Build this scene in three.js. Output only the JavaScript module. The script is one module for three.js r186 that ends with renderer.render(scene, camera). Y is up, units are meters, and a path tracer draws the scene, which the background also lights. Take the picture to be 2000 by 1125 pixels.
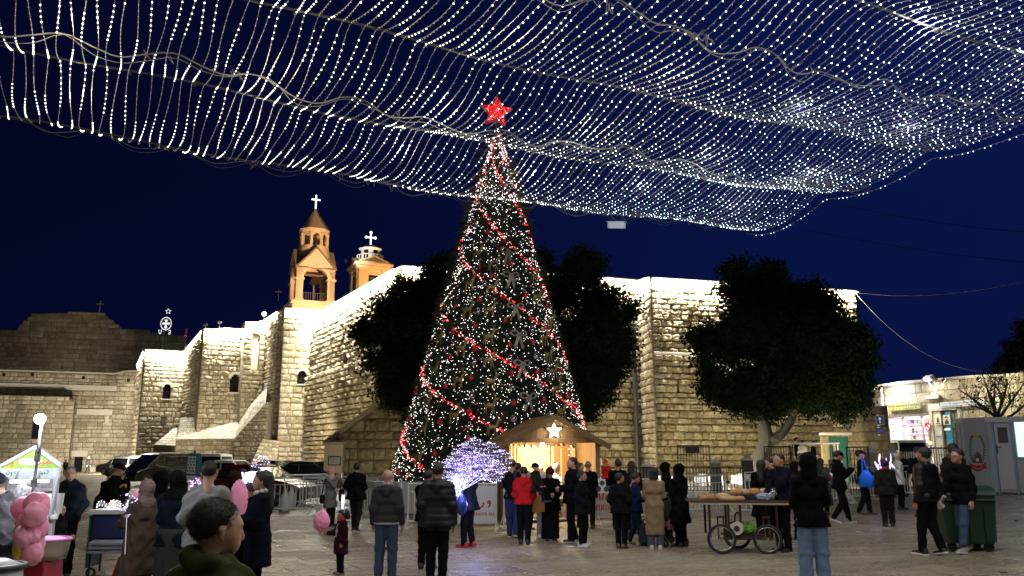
import * as THREE from 'three';
import { mergeGeometries } from 'three/addons/utils/BufferGeometryUtils.js';
import { RoundedBoxGeometry } from 'three/addons/geometries/RoundedBoxGeometry.js';
import { RectAreaLightUniformsLib } from 'three/addons/lights/RectAreaLightUniformsLib.js';

const lerp = THREE.MathUtils.lerp, clamp = THREE.MathUtils.clamp;
// ---------------------------------------------------------------- camera, sky, exposure
const scene = new THREE.Scene();
const PITCH = THREE.MathUtils.degToRad(11.43), EYE = 1.87, FOC = 1600;   // focal length in pixels of the 2000 x 1125 photograph
const camera = new THREE.PerspectiveCamera(2 * Math.atan(562.5 / FOC) * 180 / Math.PI, 2000 / 1125, 0.1, 2500);
camera.position.set(0, EYE, 0);
camera.rotation.set(PITCH, 0, 0);
const renderer = new THREE.WebGLRenderer({ antialias: true });
renderer.setSize(1024, 576);
renderer.toneMapping = THREE.LinearToneMapping;
renderer.toneMappingExposure = 1.0;
renderer.shadowMap.enabled = true;
RectAreaLightUniformsLib.init();
{ // the last blue of dusk: deep navy, a little brighter towards the south-east, blue bulb haze painted in behind the canopy, warm town glow low on the right
  const W = 256, H = 128, data = new Float32Array(W * H * 4);
  for (let r = 0; r < H; r++) for (let c = 0; c < W; c++) {
    const el = ((r + 0.5) / H - 0.5) * Math.PI, az = ((c + 0.5) / W - 0.5) * 2 * Math.PI;
    const x = Math.cos(az) * Math.cos(el), z = Math.sin(az) * Math.cos(el), y = Math.sin(el);
    const side = 0.5 + 0.5 * (x * 0.55 - z * 0.45);
    const cloud = 1 + 0.16 * Math.sin(x * 5 + 3 * Math.sin(z * 2.3 + 4 * y)) * Math.sin(z * 4 + y * 9 + 2 * Math.sin(x * 3)), k = (0.42 + 2.3 * side * side) * cloud, low = Math.exp(-Math.max(0, y) * 5);
    const i = (r * W + c) * 4;
    const gl = Math.exp(-(Math.acos(clamp((x * 0.42 + y * 0.36 - z * 0.83), -1, 1)) ** 2) / 0.16);  // bloom of the canopy bulbs, painted as a blue patch of sky
    data[i] = 0.0011 * k + 0.0042 * low * Math.max(0, x) ** 3;
    data[i + 1] = 0.0019 * k + 0.0014 * low * Math.max(0, x) ** 3;
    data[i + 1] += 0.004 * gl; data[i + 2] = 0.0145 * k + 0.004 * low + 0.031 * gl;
    data[i + 3] = 1;
  }
  const t = new THREE.DataTexture(data, W, H, THREE.RGBAFormat, THREE.FloatType);
  t.mapping = THREE.EquirectangularReflectionMapping; t.magFilter = THREE.LinearFilter; t.needsUpdate = true;
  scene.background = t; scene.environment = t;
}

// ---------------------------------------------------------------- helpers
const V = (x, y, z) => new THREE.Vector3(x, y, z);
const PI = Math.PI, R = (d) => d * PI / 180;
const CT = Math.cos(PITCH), ST = Math.sin(PITCH);
function rng(seed) { let a = seed >>> 0; return () => { a = (a + 0x6D2B79F5) | 0; let t = Math.imul(a ^ (a >>> 15), 1 | a); t = (t + Math.imul(t ^ (t >>> 7), 61 | t)) ^ t; return ((t ^ (t >>> 14)) >>> 0) / 4294967296; }; }
const sight = (px, py) => { const u = (px - 1000) / FOC, v = (562.5 - py) / FOC, f = CT - v * ST; return [u / f, (ST + v * CT) / f]; };
const at = (px, py, D) => { const [tx, ty] = sight(px, py); return V(tx * D, EYE + ty * D, -D); };           // a measured point of the place: bearing, elevation, depth
const gy = (x) => 0.024 * Math.max(0, x);                                                                       // the square climbs to the right
const onGround = (px, py) => { const [tx, ty] = sight(px, py), D = EYE / (0.024 * Math.max(0, tx) - ty); return V(tx * D, gy(tx * D), -D); };
const stand = (px, D) => { const x = sight(px, 900)[0] * D; return V(x, gy(x), -D); };

const taken = new Map();
function numbered(name) { const n = taken.get(name) ?? 0; taken.set(name, n + 1); return n ? name + '_' + String(n).padStart(3, '0') : name; }
function tag(o, label, category, group, kind) { o.userData.label = label; o.userData.category = category; if (group) o.userData.group = group; if (kind) o.userData.kind = kind; return o; }
function thing(name, label, category, pos = V(0, 0, 0), turn = 0, group) {
  const o = new THREE.Group(); o.name = numbered(name); scene.add(o); o.position.copy(pos); o.rotation.y = turn;
  return tag(o, label, category, group);
}
function struct(o) { o.userData.kind = 'structure'; return o; }
function copyOf(o, name, pos, turn, label) { const c = o.clone(); c.name = numbered(name); scene.add(c); c.position.copy(pos); c.rotation.y = turn; if (label) c.userData.label = label; return c; }
const plain = (g) => { let q = g.index ? g.toNonIndexed() : g; for (const k of Object.keys(q.attributes)) if (!['position', 'normal', 'uv'].includes(k)) q.deleteAttribute(k);
  if (!q.attributes.normal) q.computeVertexNormals();
  if (!q.attributes.uv) q.setAttribute('uv', new THREE.BufferAttribute(new Float32Array(q.attributes.position.count * 2), 2)); return q; };
const join = (gs) => gs.length === 1 ? gs[0] : mergeGeometries(gs.map(plain), false);
function part(name, geos, m, parent, stuff) {
  const o = new THREE.Mesh(Array.isArray(geos) ? join(geos) : geos, m); o.castShadow = o.receiveShadow = true;
  o.name = parent ? name : numbered(name); (parent ?? scene).add(o); if (stuff) o.userData.kind = 'stuff'; return o;
}
const _m = new THREE.Matrix4(), _q = new THREE.Quaternion(), _e = new THREE.Euler();
const place = (g, x = 0, y = 0, z = 0, rx = 0, ry = 0, rz = 0, s = 1) => { _m.compose(V(x, y, z), _q.setFromEuler(_e.set(rx, ry, rz)), typeof s === 'number' ? V(s, s, s) : s); return g.applyMatrix4(_m); };
const box = (w, h, d, x, y, z, rx, ry, rz) => place(new THREE.BoxGeometry(w, h, d), x, y, z, rx, ry, rz);
const rbox = (w, h, d, r, x, y, z, rx, ry, rz) => place(new RoundedBoxGeometry(w, h, d, 2, Math.min(r, w / 2.01, h / 2.01, d / 2.01)), x, y, z, rx, ry, rz);
const cyl = (r0, r1, h, n, x, y, z, rx, ry, rz) => place(new THREE.CylinderGeometry(r0, r1, h, n), x, y, z, rx, ry, rz);
const ball = (r, x, y, z, sx = 1, sy = 1, sz = 1, n = 14) => place(new THREE.SphereGeometry(r, n, Math.ceil(n * 0.7)), x, y, z, 0, 0, 0, V(sx, sy, sz));
const ico = (r, x, y, z, d = 0) => place(new THREE.IcosahedronGeometry(r, d), x, y, z);
function bar(a, b, r, n = 8, r1 = r) {
  const d = b.clone().sub(a), g = new THREE.CylinderGeometry(r1, r, d.length(), n);
  return g.applyMatrix4(new THREE.Matrix4().compose(a.clone().add(b).multiplyScalar(0.5), new THREE.Quaternion().setFromUnitVectors(V(0, 1, 0), d.normalize()), V(1, 1, 1)));
}
const tube = (pts, r, seg = pts.length * 3, n = 5) => new THREE.TubeGeometry(new THREE.CatmullRomCurve3(pts), seg, r, n);
const prism = (pts, depth, bevel = 0, curve = 1) => { const s = new THREE.Shape(pts.map(([x, y]) => new THREE.Vector2(x, y)));
  return new THREE.ExtrudeGeometry(s, { depth, bevelEnabled: bevel > 0, bevelThickness: bevel, bevelSize: bevel, bevelSegments: 2, steps: 1, curveSegments: 8 * curve }); };
const lathe = (pts, n = 16) => new THREE.LatheGeometry(pts.map(([x, y]) => new THREE.Vector2(x, y)), n);
const sphericalNoise = (x, y, z) => Math.sin(x * 1.7 + 2.1 * Math.sin(y * 1.3 + z)) * Math.cos(z * 1.9 - 1.7 * Math.sin(x * 1.1)) * Math.sin(y * 2.3 + 1.3 * Math.cos(z * 1.4 + x));

const mats = new Map();
function M(c, rough = 0.85, more = {}) {                                   // c: linear base colour [r,g,b]
  const key = JSON.stringify([c, rough, more]);
  if (!mats.has(key)) { const { emissive, ...rest } = more; const m = new THREE.MeshPhysicalMaterial({ roughness: rough, ...rest }); m.color.setRGB(...c); if (emissive) m.emissive.setRGB(...emissive); mats.set(key, m); }
  return mats.get(key);
}
const glow = (c, k) => M(c.map((x) => x * x * 0.4), 0.5, { emissive: c, emissiveIntensity: k });

// tileable value noise textures, in bytes
function noiseTex(size, seed, octaves, lo, hi, tint) {
  const r = rng(seed), data = new Uint8Array(size * size * 4), f = new Float32Array(size * size);
  for (const [cells, amp] of octaves) {
    const g = Array.from({ length: cells * cells }, () => r());
    for (let y = 0; y < size; y++) for (let x = 0; x < size; x++) {
      const u = x / size * cells, v = y / size * cells, i = Math.floor(u), j = Math.floor(v), a = u - i, b = v - j, s = a * a * (3 - 2 * a), t = b * b * (3 - 2 * b);
      const G = (p, q) => g[(q % cells) * cells + p % cells];
      f[y * size + x] += amp * lerp(lerp(G(i, j), G(i + 1, j), s), lerp(G(i, j + 1), G(i + 1, j + 1), s), t);
    }
  }
  const tot = octaves.reduce((a, o) => a + o[1], 0);
  for (let i = 0; i < f.length; i++) { const k = clamp((f[i] / tot - 0.5) * 1.8 + 0.5, 0, 1); for (let c = 0; c < 3; c++) data[i * 4 + c] = 255 * lerp(lo[c], hi[c], k); data[i * 4 + 3] = 255; }
  const t = new THREE.DataTexture(data, size, size); t.wrapS = t.wrapT = THREE.RepeatWrapping; t.magFilter = THREE.LinearFilter; if (tint) t.colorSpace = THREE.SRGBColorSpace; t.needsUpdate = true; return t;
}
const rep = (t, u, v) => { const c = t.clone(); c.repeat.set(u, v); c.needsUpdate = true; return c; };
const texStone = noiseTex(512, 11, [[6, 0.6], [17, 0.5], [48, 0.5], [128, 0.45]], [0.66, 0.62, 0.54], [0.98, 0.96, 0.9], true);
const texRough = noiseTex(512, 12, [[8, 0.5], [32, 0.6], [120, 0.7]], [0, 0, 0], [1, 1, 1]);
const texGloss = noiseTex(512, 13, [[5, 0.8], [19, 0.5], [64, 0.4]], [0.42, 0.42, 0.42], [0.9, 0.9, 0.9]);
const texGrain = (() => { const r = rng(5), s = 256, d = new Uint8Array(s * s * 4), row = Array.from({ length: s }, () => r()); for (let y = 0; y < s; y++) for (let x = 0; x < s; x++) { const k = 0.62 + 0.38 * (0.6 * row[x] + 0.4 * row[(x + Math.round(6 * Math.sin(y / s * 2 * PI))) & 255]); for (let c = 0; c < 3; c++) d[(y * s + x) * 4 + c] = 255 * k; d[(y * s + x) * 4 + 3] = 255; }
  const t = new THREE.DataTexture(d, s, s); t.wrapS = t.wrapT = THREE.RepeatWrapping; t.magFilter = THREE.LinearFilter; t.colorSpace = THREE.SRGBColorSpace; t.needsUpdate = true; return t; })();
function canvasMat(w, h, draw, rough = 0.7, emit = 0) {
  const c = document.createElement('canvas'); c.width = w; c.height = h; draw(c.getContext('2d'), w, h);
  const t = new THREE.CanvasTexture(c); t.colorSpace = THREE.SRGBColorSpace;
  const m = new THREE.MeshPhysicalMaterial({ map: t, roughness: rough }); if (emit) { m.emissiveMap = t; m.emissive.setRGB(1, 1, 1); m.emissiveIntensity = emit; } return m;
}
// a thin printed panel: the print on the front, plain on the edges
function panel(w, h, d, front, edge, parent, name, x, y, z, rx = 0, ry = 0, rz = 0) {
  const o = new THREE.Mesh(new THREE.BoxGeometry(w, h, d), [edge, edge, edge, edge, front, edge]); o.name = parent ? name : numbered(name);
  o.position.set(x, y, z); o.rotation.set(rx, ry, rz); (parent ?? scene).add(o); o.castShadow = o.receiveShadow = true; return o;
}
// ---- lights
function spot(pos, target, color, intensity, angle, radius = 4, penumbra = 0.6) {
  const l = new THREE.SpotLight(new THREE.Color().setRGB(...color), intensity, 0, R(angle), penumbra, 2); l.position.copy(pos); l.target.position.copy(target); l.castShadow = true; l.shadow.radius = radius;
  scene.add(l, l.target); return l;
}
function point(pos, color, intensity, radius = 2) { const l = new THREE.PointLight(new THREE.Color().setRGB(...color), intensity, 0, 2); l.position.copy(pos); l.castShadow = true; l.shadow.radius = radius; scene.add(l); return l; }
function rectLight(pos, xdir, emit, w, h, color, intensity) {
  const l = new THREE.RectAreaLight(new THREE.Color().setRGB(...color), intensity, w, h), X = xdir.clone().normalize(), Z = emit.clone().negate(), Y = Z.clone().cross(X).normalize(); Z.crossVectors(X, Y).normalize();
  l.position.copy(pos); l.quaternion.setFromRotationMatrix(new THREE.Matrix4().makeBasis(X, Y, Z)); scene.add(l); return l;
}
const LEDW = [1, 0.95, 0.84];
function floodlight(label, pos, target, color, intensity, angle, group, size = 0.3) {
  const o = thing('floodlight', label, 'floodlight', pos, 0, group), d = target.clone().sub(pos).normalize();
  const q = new THREE.Quaternion().setFromUnitVectors(V(0, 0, 1), d);
  const h = rbox(size * 1.3, size, size * 0.5, 0.03, 0, 0, -size * 0.3); h.applyQuaternion(q); part('housing', h, M([0.03, 0.03, 0.03], 0.5), o);
  const l = box(size * 1.15, size * 0.85, 0.02, 0, 0, -size * 0.04); l.applyQuaternion(q); part('lens', l, glow(color, 6), o);
  part('bracket', [bar(V(0, -size * 0.3, 0), V(0, -size * 1.1, 0).addScaledVector(d, -0.15), 0.02)], M([0.04, 0.04, 0.04], 0.5), o);
  spot(pos.clone().addScaledVector(d, 0.06), target, color, intensity, angle, 5); return o;
}
// ---------------------------------------------------------------- the square
const groundStone = [0.42, 0.393, 0.325];
const ground = (() => {
  const g = new THREE.BufferGeometry(), P = [], U = [], xs = [-900, -60, -20, 0, 20, 60, 900], zs = [60, 0, -20, -45, -120, -1500];
  for (const z of zs) for (const x of xs) { P.push(x, gy(Math.min(x, 60)) - 0.012, z); U.push(x / 3, z / 3); }
  const I = []; for (let j = 0; j < zs.length - 1; j++) for (let i = 0; i < xs.length - 1; i++) { const a = j * xs.length + i, b = a + 1, c = a + xs.length, d = c + 1; I.push(a, b, d, a, d, c); }
  g.setAttribute('position', new THREE.Float32BufferAttribute(P, 3)); g.setAttribute('uv', new THREE.Float32BufferAttribute(U, 2)); g.setIndex(I); g.computeVertexNormals();
  const m = M([0.3, 0.27, 0.21], 0.8, { map: texStone, roughnessMap: texGloss, bumpMap: texRough, bumpScale: 0.01 });
  return struct(part('ground', g, m));
})();
{ // worn limestone slabs laid on the square
  const r = rng(71), top = (() => { const c = 0.01, y0 = -0.012, P = [], N = [], U = []; const q = (a, b, d, e) => { for (const p of [a, b, d, a, d, e]) P.push(...p), U.push(p[0], p[2]); };
    const o = [[-.5, y0, .5], [.5, y0, .5], [.5, y0, -.5], [-.5, y0, -.5]], t = [[-.5 + c, 0, .5 - c], [.5 - c, 0, .5 - c], [.5 - c, 0, -.5 + c], [-.5 + c, 0, -.5 + c]];
    q(t[0], t[1], t[2], t[3]); for (let i = 0; i < 4; i++) { const j = (i + 1) % 4; q(o[i], o[j], t[j], t[i]); }
    const g = new THREE.BufferGeometry(); g.setAttribute('position', new THREE.Float32BufferAttribute(P, 3)); g.setAttribute('uv', new THREE.Float32BufferAttribute(U, 2)); g.computeVertexNormals(); return g; })();
  const tones = [[1, 1, 1], [0.9, 0.9, 0.9], [1.06, 1.03, 0.98], [0.95, 0.93, 0.88], [0.84, 0.83, 0.82], [1.0, 1.02, 1.02], [0.94, 0.95, 0.93]];
  const ms = tones.map((t, i) => M(groundStone.map((c, k) => c * t[k]), 0.5 + 0.28 * (i % 2), { map: rep(texStone, 0.8 + 0.13 * i, 0.75 + 0.1 * i), roughnessMap: rep(texGloss, 0.7 + 0.1 * i, 0.9), bumpMap: rep(texRough, 0.6 + 0.05 * i, 0.6), bumpScale: 0.016 }));
  const ang = Math.atan2(0.457, 0.889), ca = Math.cos(ang), sa = Math.sin(ang), list = [];
  for (let j = -60, v = -46; v < 20; j++) { const dv = 0.62 + 0.3 * r(); let u = -60 + r();
    while (u < 60) { const du = 0.8 + 0.85 * r(), cu = u + du / 2, cv = v + dv / 2, x = cu * ca + cv * sa, z = -cu * sa + cv * ca - 12;
      if (z < -6.5 && z > -46 && Math.abs(x) < -z * 0.72 + 2.5) list.push({ x, z, du, dv, m: Math.floor(r() * ms.length), h: r() * 0.004, t: (r() - 0.5) * 0.007, t2: (r() - 0.5) * 0.007, D: Math.hypot(x, z + 2) });
      u += du; } v += dv; }
  list.sort((a, b) => a.D - b.D);
  const rest = ms.map(() => []);
  list.forEach((s, i) => {
    const mtx = new THREE.Matrix4().compose(V(s.x, gy(s.x) + 0.004 + s.h, s.z), new THREE.Quaternion().setFromEuler(new THREE.Euler(s.t, ang, s.t2 + (s.x > 0 ? 0.024 : 0), 'ZXY')), V(s.du - 0.011, 1, s.dv - 0.011));
    if (i < 300) { const o = part('paver', top, ms[s.m], ground); mtx.decompose(o.position, o.quaternion, o.scale); }
    else { const g = top.clone().applyMatrix4(mtx), p = g.attributes.position, u = g.attributes.uv; for (let k = 0; k < p.count; k++) u.setXY(k, p.getX(k), p.getZ(k)); rest[s.m].push(g); }
  });
  rest.forEach((gs, i) => gs.length && part('paving', gs, ms[i], ground, true));
}

// ---------------------------------------------------------------- ashlar walls
const stoneShapes = (rough, seed) => Array.from({ length: 9 }, (_, s) => { // a rough-faced block: 1 x 1, its back in the wall, the face bulging and chipped
  const r = rng(seed + s * 17), n = 4, P = [], grid = [];
  for (let j = 0; j <= n; j++) for (let i = 0; i <= n; i++) { const ex = Math.min(i, n - i), ey = Math.min(j, n - j), e = Math.min(ex, ey);
    const z = e === 0 ? 0.1 + 0.35 * r() : 0.75 + rough * (r() - 0.4); const k = e === 0 ? 0.012 : 0.06;
    const cr = !ex && !ey ? 0.86 + 0.1 * r() : 1; grid.push([cr * (i / n - 0.5) + (ex ? (r() - 0.5) * k : Math.sign(2 - i) * r() * 0.03), cr * (j / n - 0.5) + (ey ? (r() - 0.5) * k : Math.sign(2 - j) * r() * 0.06), z]); }
  const T = (a, b, c) => P.push(...a, ...b, ...c), id = (i, j) => grid[j * (n + 1) + i];
  for (let j = 0; j < n; j++) for (let i = 0; i < n; i++) { const a = id(i, j), b = id(i + 1, j), c = id(i + 1, j + 1), d = id(i, j + 1); if ((i + j + s) % 2) { T(a, b, c); T(a, c, d); } else { T(a, b, d); T(b, c, d); } }
  const ring = [id(0, 0), id(n, 0), id(n, n), id(0, n)], back = ring.map(([x, y]) => [Math.sign(x) * 0.5, Math.sign(y) * 0.5, -0.3]);
  for (let k = 0; k < 4; k++) { const l = (k + 1) % 4; T(ring[l], ring[k], back[k]); T(ring[l], back[k], back[l]); }
  const g = new THREE.BufferGeometry(); g.setAttribute('position', new THREE.Float32BufferAttribute(P, 3));
  const U = []; for (let i = 0; i < P.length; i += 3) U.push(P[i] * 0.8 + s * 0.37, P[i + 1] * 0.5 + s * 0.61); g.setAttribute('uv', new THREE.Float32BufferAttribute(U, 2)); g.computeVertexNormals(); return g;
});
const roughStones = stoneShapes(0.75, 100), flatStones = stoneShapes(0.3, 300);
const stoneTones = [[0.56, 0.53, 0.45], [0.46, 0.42, 0.33], [0.41, 0.365, 0.275], [0.52, 0.485, 0.4], [0.36, 0.315, 0.23], [0.44, 0.39, 0.29], [0.31, 0.27, 0.195]];
const stoneMats = stoneTones.map((c, i) => M(c, 0.92, { map: rep(texStone, 1, 1 + 0.1 * i), bumpMap: texRough, bumpScale: 0.03 }));
const shadedStoneMats = stoneTones.map((c) => M([c[0] * 0.75, c[1] * 0.72, c[2] * 0.74], 0.95, { map: texStone, bumpMap: texRough, bumpScale: 0.03 }));  // stone tones darkened for unlit faces, shade put into the colour
const mortar = M([0.13, 0.105, 0.068], 0.97, { bumpMap: rep(texRough, 0.5, 0.5), bumpScale: 0.04 });
const capMat = M([0.4, 0.36, 0.28], 0.9, { bumpMap: texRough, bumpScale: 0.02 });
const voidMat = M([0.008, 0.008, 0.009], 0.97, { specularIntensity: 0.1 });

// A vertical wall face over the ground line a -> b ([bearing px, depth]); its outline is given by measured points of the place, which are carried to the wall's own plane.
function face({ name = 'stone_wall', label, a, b, top, base = -1.2, holes = [], course = 0.45, wide = 0.8, proud = 0.13, thick = 0.7, flat = false, dark = false, cap = 0, ledge, seed = 1, led = 0, ledColor = LEDW, ledOut = 0.5, batter = 0, most = 300, category = 'wall', bottom, sink = 0 }) {
  const A = at(a[0], 750, a[1]), B = at(b[0], 750, b[1]), dir = V(B.x - A.x, 0, B.z - A.z), L = dir.length(); dir.normalize();
  const n = V(-dir.z, 0, dir.x), nA = n.x * A.x + n.z * A.z;
  const on = ([px, py]) => { const [tx, ty] = sight(px, py), D = nA / (n.x * tx - n.z), P = V(tx * D, EYE + ty * D, -D); return [(P.x - A.x) * dir.x + (P.z - A.z) * dir.z, P.y]; };
  const T = top.map(on), o = thing(name, label, category, V(A.x, 0, A.z), Math.atan2(-dir.z, dir.x));
  const poly = bottom ? [...T, ...bottom.map(on).reverse()] : [...T, [T[T.length - 1][0], base], [T[0][0], base]];
  const H = holes.map((h) => { const [s0, y0] = on([h[0], h[3]]), [s1, y1] = on([h[2], h[1]]); return { s0: Math.min(s0, s1), s1: Math.max(s0, s1), y0, y1, arch: h[4], kind: h[5] }; });
  const out = (y) => (ledge && y < ledge ? 0.22 : 0) - batter * y;
  // the core, with its openings
  const shape = new THREE.Shape(poly.map(([s, y]) => new THREE.Vector2(s, y)));
  for (const h of H) { const w = h.s1 - h.s0, p = new THREE.Path(); p.moveTo(h.s0, h.y0); p.lineTo(h.s1, h.y0); p.lineTo(h.s1, h.arch ? h.y1 - w / 2 : h.y1); if (h.arch) p.absarc((h.s0 + h.s1) / 2, h.y1 - w / 2, w / 2, 0, PI, false); else p.lineTo(h.s0, h.y1); p.closePath(); shape.holes.push(p); }
  const core = new THREE.ExtrudeGeometry(shape, { depth: thick, bevelEnabled: false, curveSegments: 10 }); core.translate(0, 0, -thick);
  if (batter) { const p = core.attributes.position; for (let i = 0; i < p.count; i++) p.setZ(i, p.getZ(i) - batter * p.getY(i)); }
  part('masonry', core, mortar, o);
  // the courses
  const r = rng(seed * 977 + 5), list = [], xs = (y) => { const c = []; for (let i = 0; i < poly.length; i++) { const [s0, y0] = poly[i], [s1, y1] = poly[(i + 1) % poly.length]; if ((y0 <= y) !== (y1 <= y)) c.push(s0 + (s1 - s0) * (y - y0) / (y1 - y0)); } return c.sort((p, q) => p - q); };
  const yTop = Math.max(...poly.map((p) => p[1])), yBot = Math.max(-0.6, Math.min(...poly.map((p) => p[1])));
  for (let y = yBot; y < yTop - 0.06;) {
    let h = course * (0.7 + 0.55 * r()); if (y + h > yTop - 0.12) h = yTop - y; const m = y + h / 2, c = xs(m);
    for (let k = 0; k + 1 < c.length; k += 2) {
      let spans = [[c[k], c[k + 1]]];
      for (const q of H) { const arch = q.arch ? (q.s1 - q.s0) / 2 : 0; let e0 = q.s0, e1 = q.s1; if (m < q.y0 - h * 0.3 || m > q.y1 + h * 0.3) continue;
        if (arch && m > q.y1 - arch) { const t = clamp((m - (q.y1 - arch)) / arch, 0, 1), w = arch * Math.sqrt(1 - t * t); e0 = q.s0 + arch - w; e1 = q.s1 - arch + w; }
        spans = spans.flatMap(([p, q2]) => (e1 <= p || e0 >= q2 ? [[p, q2]] : [[p, e0], [e1, q2]].filter(([x, z]) => z - x > 0.05))); }
      for (const [p, q] of spans) { let s = p; while (s < q - 0.02) { let w = wide * (0.5 + 0.95 * r()); if (q - s - w < wide * 0.4) w = q - s; list.push({ s: s + w / 2, y: m, w, h }); s += w; } }
    }
    y += h;
  }
  const shapes = flat ? flatStones : roughStones, ms = dark ? shadedStoneMats : stoneMats, rest = ms.map(() => []);
  const order = list.map((q, i) => [q, i]).sort((p, q) => q[0].w * q[0].h * (1 + (q[0].s * (b[1] < a[1] ? 1 : -1)) / L * 0.5) - p[0].w * p[0].h * (1 + (p[0].s * (b[1] < a[1] ? 1 : -1)) / L * 0.5));
  order.forEach(([q], i) => {
    const g = shapes[Math.floor(r() * shapes.length)], mi = clamp(Math.floor((0.42 + 0.42 * sphericalNoise(q.s * 0.45 + seed, q.y * 0.55, seed * 1.7) + 0.75 * (r() - 0.5)) * ms.length), 0, ms.length - 1), flip = r() < 0.5 ? PI : 0, d = proud * (flat ? 0.7 + 0.9 * r() : 0.6 + 1.0 * r());
    const pos = V(q.s, q.y, out(q.y)), rot = new THREE.Euler((r() - 0.5) * (flat ? 0.03 : 0.07), (r() - 0.5) * (flat ? 0.02 : 0.07), flip), gap = flat ? 0.034 : 0.034, sc = V(q.w - gap, q.h - gap, d);
    if (i < most) { const s = part('stone', g, ms[mi], o); s.position.copy(pos); s.rotation.copy(rot); s.scale.copy(sc); }
    else rest[mi].push(g.clone().applyMatrix4(new THREE.Matrix4().compose(pos, new THREE.Quaternion().setFromEuler(rot), sc)));
  });
  rest.forEach((gs, i) => gs.length && part('stonework', gs, ms[i], o, true));
  // openings
  for (const h of H) { const w = h.s1 - h.s0, cx = (h.s0 + h.s1) / 2, cy = (h.y0 + h.y1) / 2, z = out(cy), win = new THREE.Group(); win.name = h.kind ?? 'window'; if (h.kind === 'shop_opening') continue; o.add(win);
    part('recess', box(w + 0.3, h.y1 - h.y0 + 0.3, 0.05, cx, cy, h.kind === 'dark_opening' ? -thick + 0.03 : -0.3), h.kind === 'niche' ? capMat : voidMat, win);
    if (h.kind === 'niche' || h.kind === 'slit') continue;
    part('sill', box(w + 0.3, 0.1, 0.34, cx, h.y0 - 0.05, z + 0.04), capMat, win);
    if (h.arch) { const k = []; for (let i = 0; i < 9; i++) { const q = PI * (i + 0.5) / 9; k.push(box(0.24, w * 0.19, 0.34, cx + Math.cos(q) * (w / 2 + 0.1), h.y1 - w / 2 + Math.sin(q) * (w / 2 + 0.1), z + 0.05, 0, 0, q)); } part('arch', k, capMat, win); }
    part('frame', [...[-0.25, 0.25].map((t) => box(0.05, h.y1 - h.y0, 0.05, cx + t * w, cy, -0.4)), ...[0.3, 0.62].map((t) => box(w, 0.05, 0.05, cx, h.y0 + t * (h.y1 - h.y0), -0.41))], M([0.03, 0.03, 0.035], 0.5), win);
  }
  if (ledge) part('ledge', [place(prism([[0, 0], [0.32, -0.1], [0.32, -0.24], [0, -0.24]], Math.abs(T[T.length - 1][0] - T[0][0])), T[T.length - 1][0], ledge + 0.05, 0, 0, -PI / 2, 0)], capMat, o);
  if (cap) for (let i = 0; i + 1 < T.length; i++) { const [s0, y0] = T[i], [s1, y1] = T[i + 1], l = Math.hypot(s1 - s0, y1 - y0); if (l < 0.3) continue; part('coping', box(l + 0.12, 0.13, thick + cap + 0.1, (s0 + s1) / 2, (y0 + y1) / 2 + 0.05, out(y0) + cap / 2 - thick / 2 + 0.02, 0, 0, Math.atan2(y1 - y0, s1 - s0)), capMat, o); }
  if (led) for (let i = 0; i + 1 < T.length; i++) { // a strip of lamps along the top, turned down onto the stones
    const [s0, y0] = T[i], [s1, y1] = T[i + 1], l = Math.hypot(s1 - s0, y1 - y0); if (l < 0.6) continue; const z = out(y0) + ledOut;
    part('lamp_strip', box(l * 0.98, 0.05, 0.09, (s0 + s1) / 2, (y0 + y1) / 2 - 0.1, z, 0, 0, Math.atan2(y1 - y0, s1 - s0)), glow(ledColor, 3), o);
    const X = V(s1 - s0, y1 - y0, 0).normalize(), rot = (v) => v.applyAxisAngle(V(0, 1, 0), o.rotation.y), e = V(X.y, -X.x, 0); if (e.y > 0) e.negate(); e.add(V(0, 0, -0.75)).normalize();
    rectLight(rot(V((s0 + s1) / 2, (y0 + y1) / 2 - 0.15, z - 0.01)).add(o.position), rot(X), rot(e), l * 0.96, 0.07, ledColor, led);
  }
  o.updateMatrixWorld(true);
  return { o, on, out, L, world: (s, y, z) => o.localToWorld(V(s, y, z)) };
}
const LED = 2100;

// -- Church front on the far left
const front = face({ name: 'church_facade', category: 'church facade', label: 'long pale stone church front with low dark doorway, behind the parked cars', a: [-60, 84], b: [288, 90], top: [[-60, 722], [225, 731], [245, 726], [290, 726]], course: 0.46, wide: 0.8, proud: 0.1, flat: true, thick: 0.9, cap: 0.12, seed: 3, holes: [[143, 892, 162, 922, 0, 'doorway']], most: 300 });
{ const { o, on } = front, put = (n, px0, py0, px1, py1, z, d, m = capMat) => { const [s0, y0] = on([px0, py1]), [s1, y1] = on([px1, py0]); return part(n, box(s1 - s0, y1 - y0, d, (s0 + s1) / 2, (y0 + y1) / 2, z), m, o); };
  put('string_course', -60, 754, 228, 757, 0.14, 0.2); put('lintel', 138, 880, 172, 892, 0.12, 0.3); put('cornice', 150, 800, 220, 810, 0.16, 0.26); put('corbel', 205, 812, 214, 828, 0.16, 0.2); put('plinth', 175, 912, 285, 925, 0.3, 0.5);
  for (const [x, y] of [[8, 732], [64, 732], [163, 738], [251, 743]]) put('scupper', x - 3, y - 3, x + 3, y + 3, 0.1, 0.1, voidMat);
}
face({ name: 'church_buttress', category: 'buttress', label: 'broad plain stone buttress with one dark window at the left of the church front', a: [-60, 82.4], b: [146, 85.6], top: [[-60, 770], [128, 776], [146, 782]], course: 0.48, wide: 0.85, proud: 0.1, flat: true, seed: 37, most: 200, holes: [[60, 820, 88, 858, 0]] });
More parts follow.
